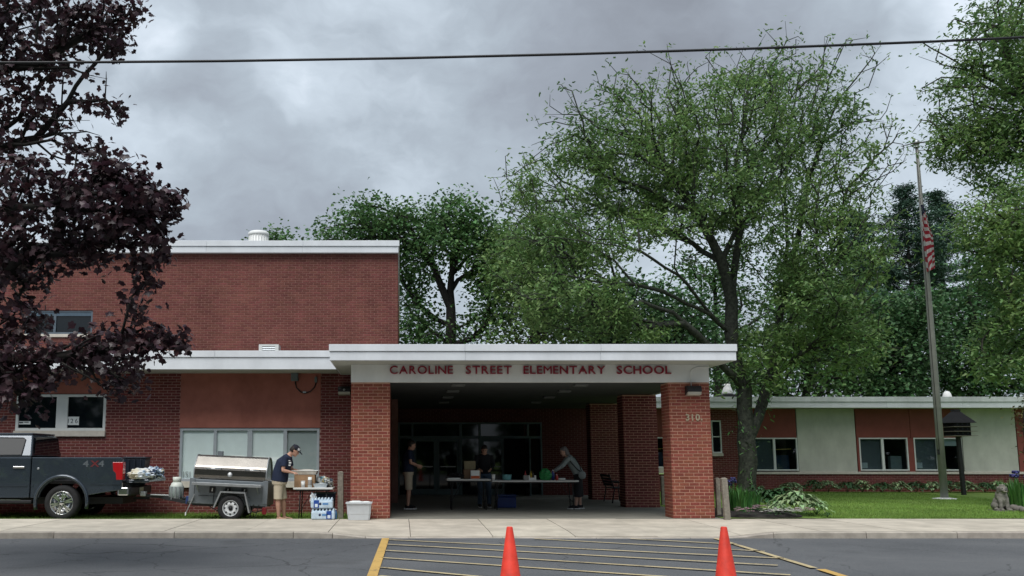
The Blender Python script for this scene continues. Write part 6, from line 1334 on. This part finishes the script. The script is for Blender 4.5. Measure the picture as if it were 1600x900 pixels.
for s in (-1, 1): m.tube([(s * .075, -.04, .34), (s * .08, -.09, .16), (s * .08, -.11, .03)], [.065, .048, .05], 10); m.ball((s * .08, -.14, .03), .055, .075, .035); m.ball((s * .15, -.04, .03), .06, .10, .035)
o = remesh(m.build('figure', STONE, dg), .010, 2)
m = MB(); m.ball((0, -.232, .535), .020, .016, .016); m.ball((-.042, -.155, .575), .013); m.ball((.042, -.155, .575), .013); m.build('nose_and_eyes', INK, dg); m = MB(); m.ball((.0, -.20, .50), .045, .04, .022); m.build('pale_muzzle', mat('stone_pale', (.34, .31, .26), .9), dg); m = MB(); m.box(-.22, .22, -.22, .30, -.02, .015); m.build('plinth', STONE, dg, bevel=.01)
# ---------- bench between the piers
bn = thing('bench', 'dark bench between the second and third piers', 'bench', (at(962, 780, 28).x - .0, 27.9, 0), R(90)); IRON = mat('iron_black', (.012, .012, .013), .5)
for i in range(5): m = MB(); m.bar((-.62, -.2 + i * .09, .44), (.62, -.2 + i * .09, .44), .07, .025); m.build('seat_slat', DKW, bn)
for i in range(4): m = MB(); m.bar((-.62, .24 + i * .03, .54 + i * .09), (.62, .24 + i * .03, .54 + i * .09), .025, .07); m.build('back_slat', DKW, bn)
for s in (-1, 1): m = MB(); m.tube([(s * .56, -.24, 0), (s * .56, -.20, .42), (s * .56, -.22, .62), (s * .56, .20, .62)], .02, 8); m.tube([(s * .56, .26, 0), (s * .56, .18, .42), (s * .56, .34, .86)], .02, 8); m.build('end_frame', IRON, bn)
# ---------- serving tables under the porch
Yt = 24.3; ha = at(730, 748.5, 24.0).z; hb = at(830, 750.5, 24.0).z
xa, xb = at(698, 750, 24).x, at(767, 750, 24).x; folding_table('shorter serving table under the porch with stacked cartons', ((xa + xb) / 2, Yt, 0), xb - xa, .7, ha)
xc, xd = at(768.5, 750, 24).x, at(904, 750, 24).x; folding_table('longer serving table under the porch with a green bag', ((xc + xd) / 2, Yt + .0, 0), xd - xc, .7, hb)
def X24(u): return at(u, 745, 24.1).x
carton('cardboard_box', 'brown carton at the bottom of the pile on the shorter serving table', 'box', (X24(734), 24.35, ha), .30, .30, .24, CARDD, group='cartons on the serving table'); carton('cardboard_box', 'smaller olive carton on top of the pile on the serving table', 'box', (X24(735), 24.35, ha + .252), .30, .26, .21, mat('carton_olive', (.22, .19, .11), .8), group='cartons on the serving table')
ob = carton('snack_box', 'white and orange snack box at the front of the serving table', 'box', (X24(742), 24.06, ha), .23, .14, .22, PAPER, mat('orange_print', (.48, .10, .03), .6), group='cartons on the serving table'); m = MB(); m.box(-.112, .112, -.0725, -.0705, .01, .085); m.build('orange_panel', bpy.data.materials['orange_print'], ob)
carton('snack_box', 'slim tan carton leaning beside the snack box', 'box', (X24(748.5), 24.12, ha), .07, .15, .24, CARD, group='cartons on the serving table')
crumple('dark_bag', (X24(714), 24.3, ha), (.24, .18, .09), mat('bag_black', (.012, .012, .014), .4), 'flat black bag at the left end of the serving table', 'bag', 2.2)
t = thing('tray', 'thin white tray lying at the left end of the serving table', 'tray', (X24(709), 24.02, ha)); m = MB(); m.box(-.17, .17, -.06, .06, 0, .012); m.build('tray_base', PAPER, t, bevel=.004); m = MB(); m.box(-.17, .17, -.07, -.06, .0, .03); m.box(-.17, .17, .06, .07, 0, .03); m.build('tray_lip', PAPER, t)
cup((X24(770.5), 24.02, hb), 'white paper cup at the left end of the longer serving table', .15, .034, .048)
t = thing('plastic_bowl', 'teal plastic bowl on the longer serving table', 'bowl', (X24(792), 24.1, hb)); TEAL = mat('plastic_teal', (.13, .34, .36), .35); m = MB(); m.lathe([(.08, 0), (.11, .02), (.125, .14), (.12, .145), (.105, .03), (.001, .02)], n=24); m.build('bowl', TEAL, t); m = MB(); m.tube([(.127 * math.cos(a), .127 * math.sin(a), .143) for a in [2 * math.pi * k / 20 for k in range(21)]], .007, 6); m.build('rim', TEAL, t)
t = thing('condiment_caddy', 'grey and white caddy of sauces in the middle of the serving table', 'caddy', (X24(827), 24.1, hb)); m = MB(); m.box(-.16, -.03, -.09, .09, 0, .13); m.build('grey_bin', mat('bin_grey', (.26, .26, .25), .6), t, bevel=.006); m = MB(); m.box(-.025, .17, -.09, -.08, 0, .07); m.box(-.025, .01, -.089, .09, 0, .13); m.box(.13, .17, -.089, .09, 0, .13); m.box(.01, .13, -.079, .09, 0, .02); m.build('white_holder', WHITE, t, bevel=.004)
for x, c_ in ((-.10, (.3, .02, .02)), (.05, (.5, .35, .03)), (.10, (.05, .04, .03))): m = MB(); m.lathe([(.03, .02), (.03, .16), (.012, .20), (.008, .25), (.001, .25)], (x, .02, 0), 12); m.build('sauce_bottle', mat('sauce_%d' % int(x * 100 + 50), c_, .4), t)
crumple('shopping_bag', (X24(851.5), 24.05, hb), (.155, .13, .175), mat('bag_green', (.018, .21, .055), .4, .3, 6), 'bright green bag on the longer serving table', 'bag', 6.1, amp=.22)
t = thing('water_bottle', 'dark blue drink bottle beside the green bag', 'bottle', (X24(864.5), 24.15, hb)); m = MB(); m.lathe([(.04, 0), (.04, .17), (.02, .22), (.015, .25)], n=14); m.build('bottle', mat('bottle_dark_blue', (.03, .05, .22), .3), t); m = MB(); m.cyl((0, 0, .25), (0, 0, .275), .018); m.build('cap', WHITE, t)
t = thing('sauce_bottle', 'red squeeze bottle next to the blue drink bottle', 'bottle', (X24(869), 24.0, hb)); m = MB(); m.lathe([(.035, 0), (.038, .10), (.02, .14), (.006, .18), (.001, .18)], n=14); m.build('bottle', mat('bottle_red', (.36, .04, .035), .35), t); m = MB(); m.lathe([(.022, .135), (.018, .15), (.01, .152)], n=12); m.build('cap', WHITE, t)
t = thing('paper_plates', 'pale stack of paper plates near the person in the cardigan', 'plates', (X24(877), 24.1, hb)); m = MB(); m.lathe([(.07, 0), (.11, .02), (.11, .045), (.07, .03), (.001, .03)], n=22); m.build('lower_plate', PAPER, t); m = MB(); m.lathe([(.07, .034), (.11, .05), (.11, .058), (.07, .045), (.001, .045)], n=22); m.build('upper_plate', PAPER, t)
xq = at(790, 780, 25.2); t = thing('cooler', 'low blue cooler on the floor beneath the longer table', 'cooler', (xq.x, 25.1, 0)); m = MB(); m.box(-.26, .26, -.18, .18, 0, .30); m.build('cooler_body', mat('cooler_blue', (.015, .035, .16), .4), t, bevel=.03); m = MB(); m.box(-.27, .27, -.19, .19, .305, .36); m.build('cooler_lid', mat('cooler_lid_blue', (.03, .06, .20), .4), t, bevel=.02)
# ================================================================== people (facing +X in their own space, +Y is their left)
SKIN = mat('skin', (.50, .28, .20), .55, .08, 7, spec=.35); SKIN2 = mat('skin_fair', (.48, .29, .22), .55, .08, 7, spec=.35)
def ell(c, d, a, b, n=16):
    """ring round c across direction d: half-width a along Y, half-depth b in the sagittal plane"""
    d = Vector(d).normalized(); e1 = (Vector((0, 1, 0)) - d * d.y).normalized(); e2 = d.cross(e1); c = Vector(c); return [c + e1 * (a * math.cos(t)) + e2 * (b * math.sin(t)) for t in [2 * math.pi * k / n for k in range(n)]]
def spine(mb, st, n=16):
    """st: list of (centre, half-width, half-depth)"""
    r_ = []
    for i, (c, a, b) in enumerate(st):
        p, q = Vector(st[max(0, i - 1)][0]), Vector(st[min(len(st) - 1, i + 1)][0]); r_.append(ell(c, q - p, a, b, n))
    mb.loft(r_)
def hand(mb, w, d, palm_n, side, s=1.0, curl=.5):
    """palm and five fingers from wrist w along d; palm_n is the way the palm looks"""
    w, d, pn = Vector(w), Vector(d).normalized(), Vector(palm_n).normalized(); pn = (pn - d * pn.dot(d)).normalized(); x = d.cross(pn) * side
    mb.loft([ell_v(w - d * .01 * s, d, x, .027 * s, .020 * s), ell_v(w + d * .035 * s, d, x, .040 * s, .017 * s), ell_v(w + d * .085 * s, d, x, .042 * s, .014 * s)])
    for k, (off, ln) in enumerate(((-.033, .066), (-.011, .078), (.011, .083), (.032, .072))):
        b = w + d * .080 * s + x * off * s; c1 = curl * .8; p1 = b + (d * math.cos(c1 * .5) + pn * math.sin(c1 * .5)) * ln * .45 * s; p2 = p1 + (d * math.cos(c1 * 1.4) + pn * math.sin(c1 * 1.4)) * ln * .32 * s; p3 = p2 + (d * math.cos(c1 * 2) + pn * math.sin(c1 * 2)) * ln * .25 * s
        mb.tube([b - d * .015 * s, p1, p2, p3], [.0095 * s, .009 * s, .0085 * s, .007 * s], 8)
    b = w + d * .025 * s + x * .030 * s; p1 = b + (x * .75 + d * .6 + pn * .25).normalized() * .035 * s; p2 = p1 + (d * .85 + x * .25 + pn * .45).normalized() * .033 * s; mb.tube([b, p1, p2], [.013 * s, .0105 * s, .008 * s], 8)
def ell_v(c, d, x, a, b, n=12): y = d.cross(x); return [c + x * (a * math.cos(t)) + y * (b * math.sin(t)) for t in [2 * math.pi * k / n for k in range(n)]]
def person(label, loc, rotz, J, look, vox=.008, skin=SKIN):
    t = thing('person', label, 'person', loc, rotz); V_ = Vector; H = look.get('h', 1.0)
    pel, wai, che, nec, hea = [V_(J[k]) for k in ('pelvis', 'waist', 'chest', 'neck', 'head')]; hp = look.get('pitch', 0.0); bw = look.get('bw', 1.0)
    b = MB(); spine(b, [(pel - V_((0, 0, .06)), .13 * bw, .10 * bw), (pel, .165 * bw, .12 * bw), (wai, .150 * bw, .115 * bw), (che, .165 * bw, .12 * bw), (che + (nec - che) * .62, .175, .095), (che + (nec - che) * .9, .075, .065)])
    b.tube([che + (nec - che) * .7, nec, nec + (hea - nec) * .55], [.065, .056, .054], 12)
    f = V_((math.cos(hp), 0, -math.sin(hp))); up = V_((math.sin(hp), 0, math.cos(hp))); sd = V_((0, 1, 0))
    def hd(x, y, z): return hea + f * x + sd * y + up * z
    rings = []
    for z, a, bb, o in ((-.115, .030, .040, .045), (-.095, .050, .066, .030), (-.06, .064, .085, .016), (-.02, .071, .094, .004), (.03, .076, .099, -.004), (.07, .070, .092, -.010), (.10, .050, .066, -.014), (.118, .020, .028, -.016)):
        c = hd(o, 0, z); rings.append([c + sd * (a * math.cos(q)) + f * (bb * math.sin(q)) for q in [2 * math.pi * k / 18 for k in range(18)]])
    b.loft(rings)
    b.tube([hd(.085, 0, .015), hd(.108, 0, -.022), hd(.088, 0, -.034)], [.010, .015, .012], 8)                      # nose
    b.ball(hd(.078, 0, -.062), .018, .022, .010, 8, 6); b.ball(hd(.066, 0, -.098), .022, .026, .018, 8, 6)          # lips, chin
    for s in (-1, 1): b.ball(hd(-.005, s * .076, -.005), .020, .012, .032, 8, 6)                                     # ears
    for s, k in ((1, 'l'), (-1, 'r')):
        sh, el, wr = V_(J['sh_' + k]), V_(J['el_' + k]), V_(J['wr_' + k]); b.tube([sh, sh + (el - sh) * .3, el - (el - sh) * .1, el, el + (wr - el) * .25, wr], [.056, .050, .041, .040, .041, .027], 12); d = (V_(J['hd_' + k]) - wr).normalized() if 'hd_' + k in J else (wr - el).normalized(); hand(b, wr, d, J.get('pn_' + k, (0, -s, -.4)), s, 1.0, look.get('curl', .6))
        hi, kn, an = V_(J['hi_' + k]), V_(J['kn_' + k]), V_(J['an_' + k]); b.tube([hi, hi + (kn - hi) * .35, kn - (kn - hi) * .08, kn, kn + (an - kn) * .3, kn + (an - kn) * .6, an], [.092, .082, .060, .055, .060, .047, .037], 12)
        toe = V_(J.get('toe_' + k, an + V_((.19, 0, -.055)))); b.tube([an + V_((-.045, 0, -.045)), an + V_((.02, 0, -.035)), toe], [.034, .040, .022], 10, flat=1.2)
    remesh(b.build('body', skin, t), vox, 3)
    for s in (-1, 1):
        m = MB(); m.ball(hd(.083, s * .031, .012), .011, .012, .009, 8, 6); m.build('eye', INK, t); m = MB(); m.bar(hd(.090, s * .018, .034), hd(.082, s * .050, .034), .010, .009); m.build('eyebrow', look['hair'], t)
    if look.get('hairstyle') != 'none':
        m = MB(); long_ = look.get('hairstyle') == 'bob'
        rings = []
        for z, a, bb, o in ((.125, .02, .03, -.016), (.112, .056, .074, -.016), (.075, .080, .100, -.016), (.03, .086, .095, -.026), (-.02, .084, .082, -.042), (-.055, .078, .066, -.050)) + (((-.10, .086, .070, -.046), (-.14, .074, .060, -.048)) if long_ else ()):
            c = hd(o, 0, z); rings.append([c + sd * (a * math.cos(q)) + f * (bb * math.sin(q)) for q in [2 * math.pi * k / 18 for k in range(18)]])
        m.loft(rings); m.build('hair', look['hair'], t)
    # shirt
    m = MB(); hem = V_(J.get('hem', tuple(pel + V_((0, 0, -.02))))); spine(m, [(hem, .185 * bw, .142 * bw), (hem + (wai - hem) * .5, .183 * bw, .142 * bw), (wai, .176 * bw, .140 * bw), (che, .187 * bw, .138 * bw), (che + (nec - che) * .60, .190, .108), (che + (nec - che) * .88, .085, .072)])
    for s, k in ((1, 'l'), (-1, 'r')):
        sh, el, wr = V_(J['sh_' + k]), V_(J['el_' + k]), V_(J['wr_' + k])
        if look.get('sleeve') == 'long': m.tube([sh, sh + (el - sh) * .4, el, el + (wr - el) * .5, wr - (wr - el) * .03], [.072, .064, .055, .048, .040], 12)
        else: m.tube([sh + (sh - el) * .05, sh + (el - sh) * .35, sh + (el - sh) * .72], [.072, .070, .072], 12)
    sh_o = remesh(m.build('shirt', look['shirt'], t), vox * 1.3, 3)
    # trousers, shorts or skirt
    m = MB(); spine(m, [(pel + V_((0, 0, -.10)), .172 * bw, .128 * bw), (pel, .180 * bw, .134 * bw), (pel + V_((0, 0, .10)), .168 * bw, .130 * bw)]); ft = look.get('leg', 'shorts')
    for s, k in ((1, 'l'), (-1, 'r')):
        hi, kn, an = V_(J['hi_' + k]), V_(J['kn_' + k]), V_(J['an_' + k])
        if ft == 'shorts': m.tube([hi + V_((0, 0, .03)), hi + (kn - hi) * .5, kn - (kn - hi) * .02], [.110, .104, .098], 14)
        elif ft == 'long': m.tube([hi + V_((0, 0, .03)), hi + (kn - hi) * .5, kn, kn + (an - kn) * .5, an + V_((0, 0, -.01))], [.108, .092, .074, .068, .062], 14)
        else: m.tube([hi + V_((0, 0, .03)), hi + (kn - hi) * .5, kn, kn + (an - kn) * .42], [.118, .118, .116, .112], 14)
    remesh(m.build({'shorts': 'shorts', 'long': 'trousers'}.get(ft, 'skirt'), look['legs'], t), vox * 1.3, 3)
    for s, k in ((1, 'l'), (-1, 'r')):
        an = V_(J['an_' + k]); m = MB(); ao = MB()
        if look.get('shoe') == 'flipflop':
            m.prism([(an.x - .10, an.y - .045), (an.x + .06, an.y - .05), (an.x + .19, an.y - .045), (an.x + .215, an.y), (an.x + .19, an.y + .045), (an.x + .06, an.y + .05), (an.x - .10, an.y + .045)], 0.0, .02, 'z'); m.tube([(an.x + .03, an.y - .045, .02), (an.x + .09, an.y, .055), (an.x + .03, an.y + .045, .02)], .008, 6); m.build('sandal', look['shoes'], t)
        else:
            m.tube([an + V_((-.07, 0, -an.z + .05)), an + V_((.0, 0, -an.z + .062)), an + V_((.10, 0, -an.z + .05)), an + V_((.20, 0, -an.z + .036))], [.042, .052, .046, .030], 12); o = m.build('shoe', look['shoes'], t); m = MB(); m.prism([(an.x - .11, an.y - .042), (an.x + .17, an.y - .046), (an.x + .235, an.y), (an.x + .17, an.y + .046), (an.x - .11, an.y + .042)], 0, .022, 'z'); m.build('sole', WHITE, o, bevel=.004)
    if look.get('cap'):
        m = MB(); rings = []
        for z, a, bb, o in ((.035, .085, .108, -.010), (.075, .083, .104, -.012), (.108, .066, .084, -.015), (.128, .036, .046, -.016), (.134, .006, .008, -.016)):
            c = hd(o, 0, z); rings.append([c + sd * (a * math.cos(q)) + f * (bb * math.sin(q)) for q in [2 * math.pi * k / 20 for k in range(20)]])
        m.loft(rings); cp_ = m.build('cap', look['cap'], t); m = MB(); m.loft([[hd(.085 + .105 * math.sin(q) * (1 if math.sin(q) > 0 else .1), .082 * math.cos(q), .040 - .025 * max(0, math.sin(q)) + dz) for q in [2 * math.pi * k / 20 for k in range(20)]] for dz in (0, .010)], smooth=False); m.build('brim', look['cap'], cp_)
        if look.get('cap_front'):
            m = MB(); rows = []
            for z, rr_ in ((.045, 1.03), (.075, 1.035), (.100, 1.05)):
                a, bb, o = {.045: (.085, .108, -.010), .075: (.083, .104, -.012), .100: (.071, .090, -.014)}[z]; rows.append([hd(o, 0, z) + sd * (a * rr_ * math.cos(q)) + f * (bb * rr_ * math.sin(q)) for q in [math.pi * (.18 + .64 * k / 10) for k in range(11)]])
            v = [p for r_ in rows for p in r_]; m.add(v, [(j * 11 + i, j * 11 + i + 1, (j + 1) * 11 + i + 1, (j + 1) * 11 + i) for j in range(2) for i in range(10)], 0, True); m.build('white_front', look['cap_front'], cp_); m = MB(); m.bar(hd(.105, -.015, .055), hd(.088, -.015, .092), .016, .012); m.bar(hd(.106, -.03, .072), hd(.101, .01, .072), .012, .014); m.build('cap_emblem', INK, cp_)
    return t, hd
HAIRD = mat('hair_dark', (.020, .014, .011), .6, .2, 20); HAIRG = mat('hair_grey', (.14, .13, .13), .6, .2, 20)
NAVYT = mat('cotton_navy', (.010, .017, .042), .85, .18, 6, bump=.3, bscale=14); KHAKI = mat('cotton_khaki', (.50, .43, .32), .9, .10, 6, bump=.35, bscale=12); BLKC = mat('cotton_black', (.012, .012, .015), .9, .2, 6); JEAN = mat('denim_blue', (.055, .085, .13), .9, .2, 9); GREYC = mat('knit_grey', (.24, .28, .28), .9, .10, 9, bump=.3); CAPN = mat('cap_navy', (.008, .009, .018), .8, .1, 9); SANDAL = mat('sandal_brown', (.05, .035, .025), .8)
# the cook at the folding table
J = dict(pelvis=(0, 0, .90), waist=(.03, 0, 1.08), chest=(.10, 0, 1.28), neck=(.235, 0, 1.475), head=(.345, 0, 1.555), hem=(.0, 0, .87), sh_l=(.175, .185, 1.40), sh_r=(.165, -.185, 1.40), el_l=(.22, .24, 1.13), el_r=(.12, -.245, 1.12), wr_l=(.42, .13, 1.09), wr_r=(.33, -.17, 1.065), hd_l=(.52, .10, 1.07), hd_r=(.43, -.13, 1.05), pn_l=(0, -.3, -1), pn_r=(0, .3, -1), hi_l=(.0, .10, .84), hi_r=(.0, -.10, .84), kn_l=(.07, .115, .46), kn_r=(-.005, -.11, .46), an_l=(.10, .12, .08), an_r=(.02, -.11, .08))
pm_ = gd(437, 815, -.05); pm_.y = 21.1; pm_.x = at(436, 790, 21.1).x; pm_.z = -.068
t, hd = person('person in navy T-shirt, khaki shorts and cap bending over the folding table', pm_, R(-4), J, dict(pitch=.62, hair=HAIRD, shirt=NAVYT, legs=KHAKI, shoe='flipflop', shoes=SANDAL, cap=CAPN, cap_front=WHITE, bw=1.30, curl=.7)); t.scale = (1.03, 1.03, 1.03)
m = MB()
for (x, z, w, h_) in ((.235, 1.33, .06, .02), (.262, 1.285, .05, .035), (.252, 1.23, .045, .03)): m.box(x - w / 2, x + w / 2, -.165, -.10, z - h_ / 2, z + h_ / 2)
m.build('shirt_print', WHITE, t)
# under the porch: one in shorts at the left, one behind the table, one leaning in from the right
J = dict(pelvis=(0, 0, 1.0), waist=(.0, 0, 1.16), chest=(.02, 0, 1.38), neck=(.05, 0, 1.60), head=(.10, 0, 1.70), sh_l=(.03, .195, 1.53), sh_r=(.03, -.195, 1.53), el_l=(.05, .25, 1.23), el_r=(.04, -.25, 1.23), wr_l=(.26, .18, 1.14), wr_r=(.24, -.20, 1.16), pn_l=(0, -1, 0), pn_r=(0, 1, 0), hi_l=(0, .10, .93), hi_r=(0, -.10, .93), kn_l=(.03, .11, .50), kn_r=(.0, -.11, .50), an_l=(.0, .12, .085), an_r=(-.02, -.11, .085), toe_l=(.18, .13, .03), toe_r=(.16, -.12, .03))
p = at(638, 795, 24.4); person('person in dark top and pale shorts standing by the left pier under the porch', (p.x, 24.4, 0), R(5), J, dict(pitch=.30, hair=HAIRD, shirt=NAVYT, legs=KHAKI, shoes=BLKC, bw=1.12), .011)
J2 = dict(J); 
for k, v in dict(pelvis=(0, 0, .94), waist=(.0, 0, 1.10), chest=(.03, 0, 1.30), neck=(.08, 0, 1.50), head=(.14, 0, 1.58), sh_l=(.05, .19, 1.43), sh_r=(.05, -.19, 1.43), el_l=(.08, .26, 1.16), el_r=(.08, -.26, 1.16), wr_l=(.28, .16, 1.05), wr_r=(.28, -.16, 1.05), hi_l=(0, .10, .88), hi_r=(0, -.10, .88), kn_l=(.03, .12, .48), kn_r=(.03, -.12, .48), an_l=(.0, .13, .085), an_r=(.0, -.13, .085)).items(): J2[k] = v
J2.pop('toe_l'); J2.pop('toe_r'); p = at(757, 780, 25.2); person('person in black top and blue jeans behind the serving tables', (p.x, 25.2, 0), R(-90), J2, dict(pitch=.5, hair=HAIRD, shirt=BLKC, sleeve='long', leg='long', legs=JEAN, shoes=BLKC, hairstyle='bob'), .012)
J3 = dict(pelvis=(0, 0, .92), waist=(.06, 0, 1.07), chest=(.17, 0, 1.25), neck=(.30, 0, 1.43), head=(.37, 0, 1.53), hem=(-.01, 0, .93), sh_l=(.25, .17, 1.36), sh_r=(.25, -.17, 1.36), el_l=(.44, .20, 1.14), el_r=(.42, -.20, 1.16), wr_l=(.66, .14, 1.00), wr_r=(.62, -.14, 1.02), pn_l=(0, -1, -.4), pn_r=(0, 1, -.4), hi_l=(0, .09, .87), hi_r=(0, -.09, .87), kn_l=(.05, .10, .48), kn_r=(-.02, -.10, .48), an_l=(.10, .11, .085), an_r=(-.04, -.10, .085))
p = at(905, 793, 24.5); t, hd = person('person in grey cardigan and black skirt reaching across the serving table', (p.x, 24.5, 0), R(176), J3, dict(pitch=.45, hair=HAIRG, shirt=GREYC, sleeve='long', leg='skirt', legs=BLKC, shoes=BLKC, hairstyle='bob'), .011, SKIN2)
m = MB(); m.tube([(.30, .14, 1.36), (.20, .22, 1.22), (.05, .23, 1.05), (-.06, .24, .98)], .014, 6); m.tube([(.30, .14, 1.36), (.10, .10, 1.38), (-.02, .20, 1.15), (-.06, .24, .98)], .012, 6); st = m.build('bag_strap', BLKC, t); m = MB(); m.ball((-.07, .26, .90), .10, .05, .11, 14, 9); m.build('shoulder_bag', mat('bag_grey_fabric', (.22, .25, .25), .9), t)
